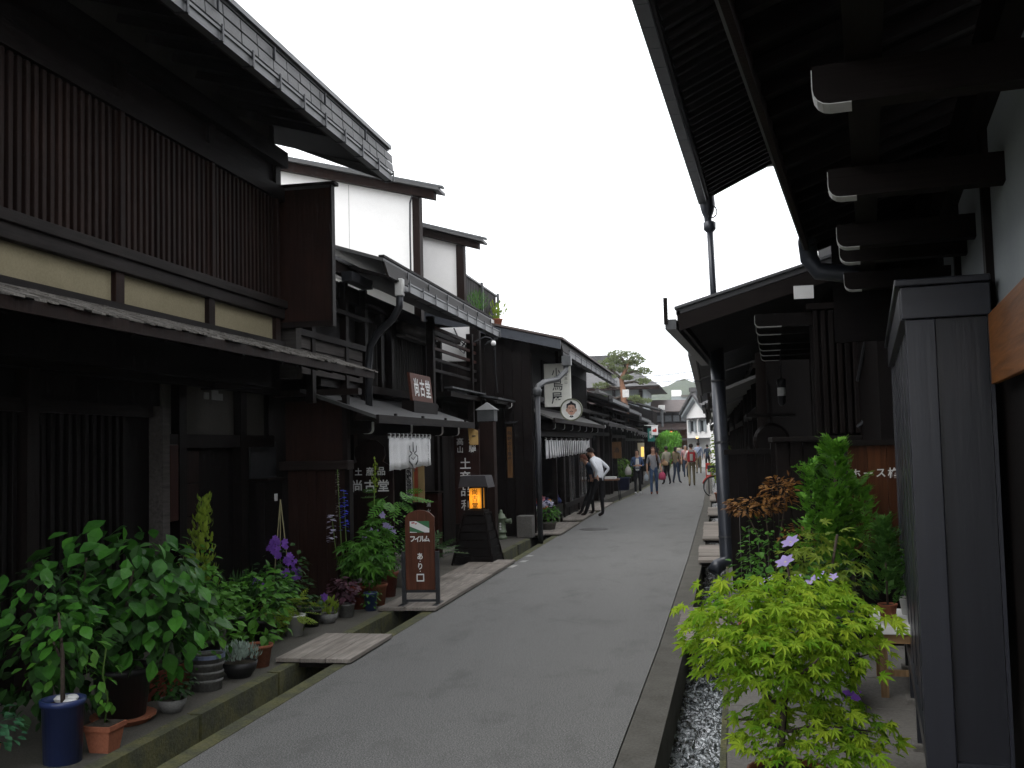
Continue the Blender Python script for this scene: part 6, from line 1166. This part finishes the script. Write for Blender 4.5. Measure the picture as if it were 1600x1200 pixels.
MB().tube([(.36 * math.cos(a), 0, .34 + .36 * math.sin(a)) for a in [R(20 + i * 13) for i in range(12)]], .022, 6).build('front_mudguard', plain('bike_red', (.5, .04, .03), .4), b, smooth=True)
m = MB().lathe([(0, 0), (.07, .0), (.09, .03), (.05, .06), (0, .06)], 12, (.70, 0, .88), .7); m.build('saddle', tyre, b, smooth=True)
bx('basket', darkmetal, b, -.16, .14, -.17, .17, .80, 1.02); MB().tube([(.5, -.1, .3), (.5, .1, .3)], .02, 6).build('crank', chrome, b); MB().tube([(.95, .08, .3), (1.0, .12, .0)], .01, 6).build('kickstand', chrome, b)
s = thing('red_sign_post', 'slim red and white sign post standing in front of the bicycle', 'sign', (-.10, 35.5, 0)); bx('panel', plain('post_red', (.5, .04, .03), .5), s, -.09, .09, -.01, .01, .55, 1.05); bx('white_panel', white_m, s, -.06, .06, -.014, -.010, .65, .85); bx('post', darkmetal, s, -.02, .02, .011, .04, 0, 1.0)

# ------------------------------------------------------------------ people
def pm_(name, c, rough=.85): return rough_mat('p_' + name, c3(c, .85), c, 8, rough, .001, fine=60, coord='Object')
skin_m = pm_('skin', (.50, .29, .20), .6); shoe_w = pm_('shoe_white', (.7, .7, .7)); shoe_d = pm_('shoe_dark', (.03, .022, .02)); black_p = pm_('black_trousers', (.012, .012, .014)); white_s = pm_('white_shirt', (.78, .80, .84)); denim = pm_('denim', (.06, .10, .20)); denim_d = pm_('denim_dark', (.03, .045, .075)); jean = pm_('jeans', (.05, .09, .17))
grey_t = pm_('grey_shirt', (.25, .25, .27)); hair_d = pm_('hair_dark', (.02, .013, .011)); hair_b = pm_('hair_brown', (.10, .035, .022)); khaki = pm_('khaki', (.22, .19, .12)); beige = pm_('beige', (.42, .36, .26)); camo = pm_('patterned_shirt', (.30, .28, .21)); blue_s = pm_('pale_blue_shirt', (.30, .34, .45)); pink_s = pm_('pink_top', (.45, .25, .25)); red_p = pm_('pack_red', (.30, .02, .025)); greyp = pm_('pack_grey', (.28, .27, .25)); eye_m = pm_('eye', (.01, .01, .01)); lip = pm_('lip', (.38, .10, .09))
BASE = dict(pel=(0, 0, .95), spi=(0, 0, 1.13), che=(0, .01, 1.31), nec=(0, 0, 1.45), hb=(0, -.015, 1.53), hm=(0, -.012, 1.605), ht=(0, -.002, 1.675))
for s_, k in ((-1, 'l'), (1, 'r')):
    BASE.update({k + 'sh': (s_ * .165, .01, 1.385), k + 'el': (s_ * .215, .03, 1.11), k + 'wr': (s_ * .215, -.06, .87), k + 'ha': (s_ * .215, -.075, .80), k + 'hi': (s_ * .085, 0, .90), k + 'kn': (s_ * .095, -.01, .50), k + 'an': (s_ * .10, .03, .09), k + 'to': (s_ * .115, -.11, .035)})
RAD = dict(pel=(.145, .11), spi=(.125, .095), che=(.15, .11), nec=(.055, .055), hb=(.062, .07), hm=(.078, .092), ht=(.055, .065), sh=(.062, .062), el=(.043, .043), wr=(.03, .03), ha=(.03, .02), hi=(.088, .09), kn=(.058, .06), an=(.042, .045), to=(.04, .028))
EDG = [('pel', 'spi', 'top'), ('spi', 'che', 'top'), ('che', 'nec', 'top'), ('nec', 'hb', 'skin'), ('hb', 'hm', 'skin'), ('hm', 'ht', 'skin')]
for k in 'lr': EDG += [('che', k + 'sh', 'top'), (k + 'sh', k + 'el', 'sleeve'), (k + 'el', k + 'wr', 'fore'), (k + 'wr', k + 'ha', 'skin'), ('pel', k + 'hi', 'leg'), (k + 'hi', k + 'kn', 'leg'), (k + 'kn', k + 'an', 'shin'), (k + 'an', k + 'to', 'shoe')]
def person(label, loc, facing, H, mats, pose=None, hair='short', hairm=None, wide=1.0, fingers=True, face=True):
    "facing: degrees, 0 looks down the street at the camera; the body is one skinned mesh, clothes by region"
    t = thing('person', label, 'person', loc, R(facing), 'people in the street'); k = H / 1.70
    J = dict(BASE); J.update(pose or {}); names = list(J); P = [Vector(J[n]) * k for n in names]; ed = [(names.index(a), names.index(b)) for a, b, _ in EDG]
    rad = [Vector((*RAD[n if n in RAD else n[1:]], 0)) * k * (wide if n in ('pel', 'spi', 'che') else 1) for n in names]
    if fingers:
        for s_, q in ((-1, 'l'), (1, 'r')):
            h_ = Vector(J[q + 'ha']) * k; w_ = Vector(J[q + 'wr']) * k; d = (h_ - w_).normalized(); sd_ = d.cross(Vector((1, 0, 0))).normalized()
            for i, (o, l) in enumerate(((-.03, .07), (-.01, .085), (.01, .08), (.028, .062), (-.04, .045))):
                a = len(P); P.append(h_ + sd_ * o * k + d * l * .5 * k); P.append(h_ + sd_ * o * k + d * l * k + Vector((-s_ * .012, -.01, 0)) * k); ed += [(names.index(q + 'ha'), a), (a, a + 1)]; rad += [Vector((.009, .009, 0)) * k, Vector((.007, .007, 0)) * k]
    me = bpy.data.meshes.new('body'); me.from_pydata([tuple(p) for p in P], ed, []); o = bpy.data.objects.new('tmp', me); COL.objects.link(o)
    md = o.modifiers.new('skin', 'SKIN'); md.use_smooth_shade = True
    for i, r_ in enumerate(rad): me.skin_vertices[0].data[i].radius = (r_.x, r_.y); me.skin_vertices[0].data[i].use_root = (i == 0)
    sb = o.modifiers.new('sub', 'SUBSURF'); sb.levels = 1; sb.render_levels = 1
    dg = bpy.context.evaluated_depsgraph_get(); bm_ = bpy.data.meshes.new_from_object(o.evaluated_get(dg)); bpy.data.objects.remove(o)
    keys = ['skin', 'top', 'sleeve', 'fore', 'leg', 'shin', 'shoe']; bm_.materials.clear()
    for q in keys: bm_.materials.append(mats.get(q) or skin_m)
    seg = [(Vector(J[a]) * k, Vector(J[b]) * k, keys.index(r_)) for a, b, r_ in EDG]
    for f in bm_.polygons:
        c = f.center; best = None; bd = 9
        for a, b, mi in seg:
            ab = b - a; u = max(0, min(1, (c - a).dot(ab) / ab.length_squared)); dd = (a + ab * u - c).length
            if dd < bd: bd, best = dd, mi
        f.material_index = best; f.use_smooth = True
    bo = bpy.data.objects.new('body', bm_); COL.objects.link(bo); bo.parent = t
    hc = Vector(J['hm']) * k; up = (Vector(J['ht']) - Vector(J['hb'])).normalized(); nb = Vector(J['nec']) * k
    fwd = Vector((0, -1, 0)); fwd = (fwd - up * fwd.dot(up)).normalized() if abs(fwd.dot(up)) < .95 else Vector((0, 0, -1)); sx = up.cross(fwd).normalized() * -1
    F = Matrix((sx, -fwd, up)).transposed()
    if face:
        for e in (-1, 1):
            q = MB().lathe([(0, -.008), (.011, 0), (0, .008)], 8, (0, 0, 0)); q.v = [tuple(hc + F @ (Vector((e * .03, -.083, .005)) * k) + F @ Vector(v)) for v in q.v]; q.build('eye', eye_m, t)
        q = MB(); q.add([hc + F @ (Vector(p) * k) for p in ((-.012, -.083, -.03), (.012, -.083, -.03), (0, -.108, -.028), (0, -.088, .015))], [(0, 1, 2), (0, 2, 3), (1, 3, 2), (0, 3, 1)]); q.build('nose', skin_m, t)
        q = MB(); q.add([hc + F @ (Vector(p) * k) for p in ((-.022, -.086, -.05), (0, -.094, -.046), (.022, -.086, -.05), (0, -.092, -.058))], [(0, 3, 2, 1)]); q.build('mouth', lip, t)
    # hair: a cap over the crown and nape, longer where worn long
    q = MB(); n1, n2 = 10, 16; long = {'short': -.06, 'bob': -.13, 'long': -.30}[hair]
    for i in range(n1 + 1):
        th = math.pi * .5 * i / n1 * 1.15
        for jn in range(n2):
            a = 2 * math.pi * jn / n2; back = (1 + math.sin(a)) / 2; lim = .42 + .60 * back ** .7
            thh = min(th, math.pi * .5 * lim * 1.25); r_ = math.sin(min(thh, 1.62)); z = math.cos(thh) * .105
            if i == n1 and back > .45: z = long * (back - .2) / .8; r_ = .92
            elif i == n1 - 1 and back > .45: z = min(z, long * .45 * (back - .2)); r_ = .98
            q.v.append(tuple(hc + F @ (Vector((.093 * r_ * math.cos(a), .012 + .103 * r_ * math.sin(a), z + .01)) * k)))
    for i in range(n1):
        for jn in range(n2): j2 = (jn + 1) % n2; q.f.append((i * n2 + jn, i * n2 + j2, (i + 1) * n2 + j2, (i + 1) * n2 + jn)); q.m.append(0)
    q.build('hair', hairm or hair_d, t, smooth=True)
    return t, k
def walk(a=.18): return dict(lkn=(-.09, -.10 * a / .18, .51), lan=(-.095, -.16 * a / .18, .09), lto=(-.10, -.30 * a / .18 + .0, .05), rkn=(.095, .02, .49), ran=(.10, .22 * a / .18, .11), rto=(.11, .09 * a / .18, .03), pel=(0, 0, .93))
# the stooping man looking into the shop (faces the shop window)
pz = dict(pel=(0, .12, .92), spi=(0, .09, 1.11), che=(0, .03, 1.30), nec=(0, -.05, 1.43), hb=(0, -.10, 1.50), hm=(0, -.14, 1.56), ht=(0, -.165, 1.62),
          lsh=(-.175, .01, 1.36), lel=(-.27, .22, 1.16), lwr=(-.20, .10, .98), lha=(-.16, .06, .96), rsh=(.175, .01, 1.36), rel=(.29, .22, 1.16), rwr=(.20, .12, .98), rha=(.16, .08, .96),
          lhi=(-.09, .10, .88), rhi=(.09, .10, .88), lkn=(-.10, .10, .47), lan=(-.10, .12, .09), lto=(-.11, -.02, .035), rkn=(.10, -.09, .49), ran=(.10, -.25, .10), rto=(.11, -.38, .035))
man, k = person('man in white shirt and black trousers stooping to look into the craft shop', (-2.78, 25.0, 0), -115, 1.72, dict(top=white_s, sleeve=white_s, fore=white_s, leg=black_p, shin=black_p, shoe=shoe_d), pz, 'short', hair_d, 1.12)
pz2 = dict(pz); person('brown-haired person stooping beside the man in the white shirt', (-3.02, 25.6, 0), -75, 1.55, dict(top=denim_d, sleeve=denim_d, fore=denim_d, leg=black_p, shin=black_p, shoe=shoe_d), pz2, 'bob', hair_b)
# women walking toward the camera
p1 = walk(.12); p1.update(lel=(-.24, .02, 1.12), lwr=(-.14, -.16, 1.10), lha=(-.06, -.20, 1.12), rel=(.24, .02, 1.12), rwr=(.16, -.15, 1.10), rha=(.07, -.20, 1.12))
w1, k = person('woman in a denim jacket and black trousers holding her hands together', (-2.52, 35.75, 0), 8, 1.54, dict(top=denim, sleeve=denim, fore=denim, leg=black_p, shin=black_p, shoe=shoe_w), p1, 'bob', hair_d, 1.1)
q = MB().prism([(-.07, .92), (.07, .92), (.075, 1.1), (.055, 1.38), (-.055, 1.38), (-.075, 1.1)], -.135, -.09); q.v = [(a * k, b * k, c * k) for a, b, c in q.v]; q.build('white_top', shoe_w, w1, bevel=.02); bx('stripe', denim_d, w1, -.06, .06, -.134, -.128, .90, .94)
p2 = walk(.14); p2.update(lel=(-.23, .03, 1.12), lwr=(-.235, -.02, .88), lha=(-.235, -.03, .81), rel=(.24, .02, 1.13), rwr=(.27, -.06, .90), rha=(.275, -.07, .83))
w2, k = person('woman in a grey short-sleeved top and cropped jeans with long reddish hair', (-1.95, 35.55, 0), 4, 1.62, dict(top=grey_t, sleeve=grey_t, leg=jean, shin=jean, shoe=pm_('sandal', (.16, .05, .03))), p2, 'long', hair_b)
q = MB().tube([(.11, -.08, 1.50), (.13, -.13, 1.38), (.12, -.14, 1.22)], [.035, .04, .02], 8); q.v = [tuple(Vector(v) * k) for v in q.v]; q.build('hair_lock', hair_b, w2, smooth=True)
def bag(name, label, loc, w_, h_, mat, d_=.5):
    t = thing(name, label, 'bag', loc, 0, 'bags carried by pedestrians'); MB().lathe([(0, 0), (w_ * .8, .01), (w_, h_ * .35), (w_ * .8, h_ * .75), (w_ * .3, h_)], 14, (0, 0, 0), d_).build('sack', mat, t, smooth=True); MB().tube([(-w_ * .25, 0, h_ * .97), (-w_ * .1, 0, h_ * 1.25), (w_ * .1, 0, h_ * 1.25), (w_ * .25, 0, h_ * .97)], .008, 5).build('handle', mat, t); return t
bag('plastic_bag', 'white plastic carrier bag hanging from the arm of the woman in denim', (-2.83, 35.68, .68), .12, .30, leafmat('plastic_white', (.6, .58, .56), (.65, .62, .6), .3, .4)); bag('plastic_bag', 'small white bag in the hand of the woman in grey', (-2.20, 35.5, .48), .075, .24, leafmat('plastic_pale', (.5, .55, .6), (.55, .6, .65), .3, .4)); bag('handbag', 'pink bag in the hand of the woman in grey', (-1.66, 35.5, .50), .13, .28, pm_('bag_pink', (.45, .06, .13), .6))
# group beyond
p3 = dict(lel=(-.26, -.02, 1.13), lwr=(-.12, -.20, 1.12), lha=(-.06, -.22, 1.14), rel=(.24, .03, 1.11), rwr=(.2, -.12, .95), rha=(.2, -.17, .90), lan=(-.13, .08, .09), lto=(-.15, -.06, .035), ran=(.13, -.05, .09), rto=(.14, -.19, .035))
person('person in a patterned beige shirt turned away among the far group', (-1.87, 44.2, 0), 215, 1.62, dict(top=camo, sleeve=camo, leg=black_p, shin=black_p, shoe=shoe_d), p3, 'short', hair_d, 1.15); bag('shoulder_bag', 'tan shoulder bag at the hip of the person in the patterned shirt', (-1.92, 44.0, .80), .14, .2, pm_('bag_tan', (.35, .22, .12)))
p4 = dict(rel=(.27, -.12, 1.36), rwr=(.16, -.20, 1.55), rha=(.12, -.20, 1.62), lel=(-.26, .03, 1.14), lwr=(-.2, -.1, .95), lha=(-.18, -.14, .9), lan=(-.16, .0, .09), lto=(-.19, -.13, .035), ran=(.16, .05, .09), rto=(.19, -.08, .035))
person('person in dark jeans raising a hand to the head in the far group', (-1.50, 45.4, 0), 150, 1.58, dict(top=pm_('olive', (.16, .13, .08)), sleeve=pm_('olive2', (.16, .13, .08)), leg=denim_d, shin=denim_d, shoe=shoe_d), p4, 'bob', hair_d); h_ = thing('sun_hat', 'beige hat held up by the person in dark jeans', 'hat', (-1.38, 45.35, 1.42)); MB().lathe([(0, .12), (.07, .11), (.09, .02), (.17, .0), (.09, .012), (.06, .09), (0, .1)], 16).build('hat_body', beige, h_, smooth=True)
MB().lathe([(.091, .02), (.094, .02), (.092, .045), (.089, .045)], 16).build('band', khaki, h_)
person('small figure in pink top between the far group and the backpack man', (-1.27, 52.8, 0), 10, 1.62, dict(top=pink_s, sleeve=pink_s, leg=denim_d, shin=denim_d, shoe=shoe_d), walk(.12), 'short', pm_('hat_grey', (.25, .26, .27)))
p6 = walk(.18); p6.update(lel=(-.25, .0, 1.13), lwr=(-.13, -.02, 1.0), rel=(.25, .0, 1.13), rwr=(.13, -.02, 1.0))
m6, k = person('man in khaki trousers with a red backpack walking away', (-.78, 41.9, 0), 183, 1.70, dict(top=pm_('tee_white', (.5, .45, .42)), sleeve=pm_('tee_white2', (.5, .45, .42)), leg=khaki, shin=khaki, shoe=pm_('shoe_brown', (.10, .04, .025))), p6, 'short', hair_d, 1.1)
bp = thing('backpack', 'red and grey backpack worn by the man in khaki trousers', 'backpack', (-.78, 41.9, 0), R(183)); MB().prism([(-.15, .98), (.15, .98), (.165, 1.1), (.15, 1.36), (.09, 1.45), (-.09, 1.45), (-.15, 1.36), (-.165, 1.1)], .11, .26).build('pack', red_p, bp, bevel=.03); MB().prism([(-.06, 1.02), (.06, 1.02), (.06, 1.3), (-.06, 1.3)], .262, .30).build('front_pocket', greyp, bp, bevel=.015); MB().prism([(-.10, 1.38), (.10, 1.38), (.07, 1.47), (-.07, 1.47)], .10, .268).build('lid', greyp, bp, bevel=.01)
for s_ in (-1, 1): MB().tube([(s_ * .1, .12, 1.42), (s_ * .11, .0, 1.45), (s_ * .12, -.11, 1.32), (s_ * .13, -.06, 1.12), (s_ * .13, .11, 1.02)], .014, 6).build('strap', red_p, bp)
m7, k = person('man in a pale blue shirt and khaki trousers with a shoulder strap, farthest walker', (-.68, 58.2, 0), 178, 1.76, dict(top=blue_s, sleeve=blue_s, fore=blue_s, leg=khaki, shin=khaki, shoe=shoe_d), walk(.1), 'short', hair_d, 1.15); MB().tube([(-.15, .12, 1.42), (0, .15, 1.2), (.17, .1, .98)], .02, 6).build('bag_strap', denim_d, m7)
for k_, (x, y, f_, tp, lb) in enumerate(((-1.75, 62, 180, grey_t, 'distant figure in grey near the willow'), (-2.1, 64, 20, white_s, 'distant figure in white beyond the willow'), (-.2, 63, 170, denim_d, 'distant figure in dark blue by the last house on the bicycle side'))): person(lb, (x, y, 0), f_, 1.62, dict(top=tp, sleeve=tp, leg=black_p, shin=black_p, shoe=shoe_d), walk(.12), 'short', hair_d, 1, False, False)

# ------------------------------------------------------------------ thin haze that pales the far hills
hz = MB().box(-1700, 1700, -120, 2700, -2.6, 150); hm = bpy.data.materials.new('haze_air'); hm.use_nodes = True; hm.cycles.homogeneous_volume = True; ht_ = hm.node_tree; ht_.nodes.clear()
ho = ht_.nodes.new('ShaderNodeOutputMaterial'); pv = ht_.nodes.new('ShaderNodeVolumePrincipled'); pv.inputs['Color'].default_value = (.90, .94, 1.0, 1); pv.inputs['Density'].default_value = .00035; ht_.links.new(pv.outputs[0], ho.inputs['Volume'])
hz.build('haze', hm, kind='stuff', label='thin pale haze over the valley', cat='haze')
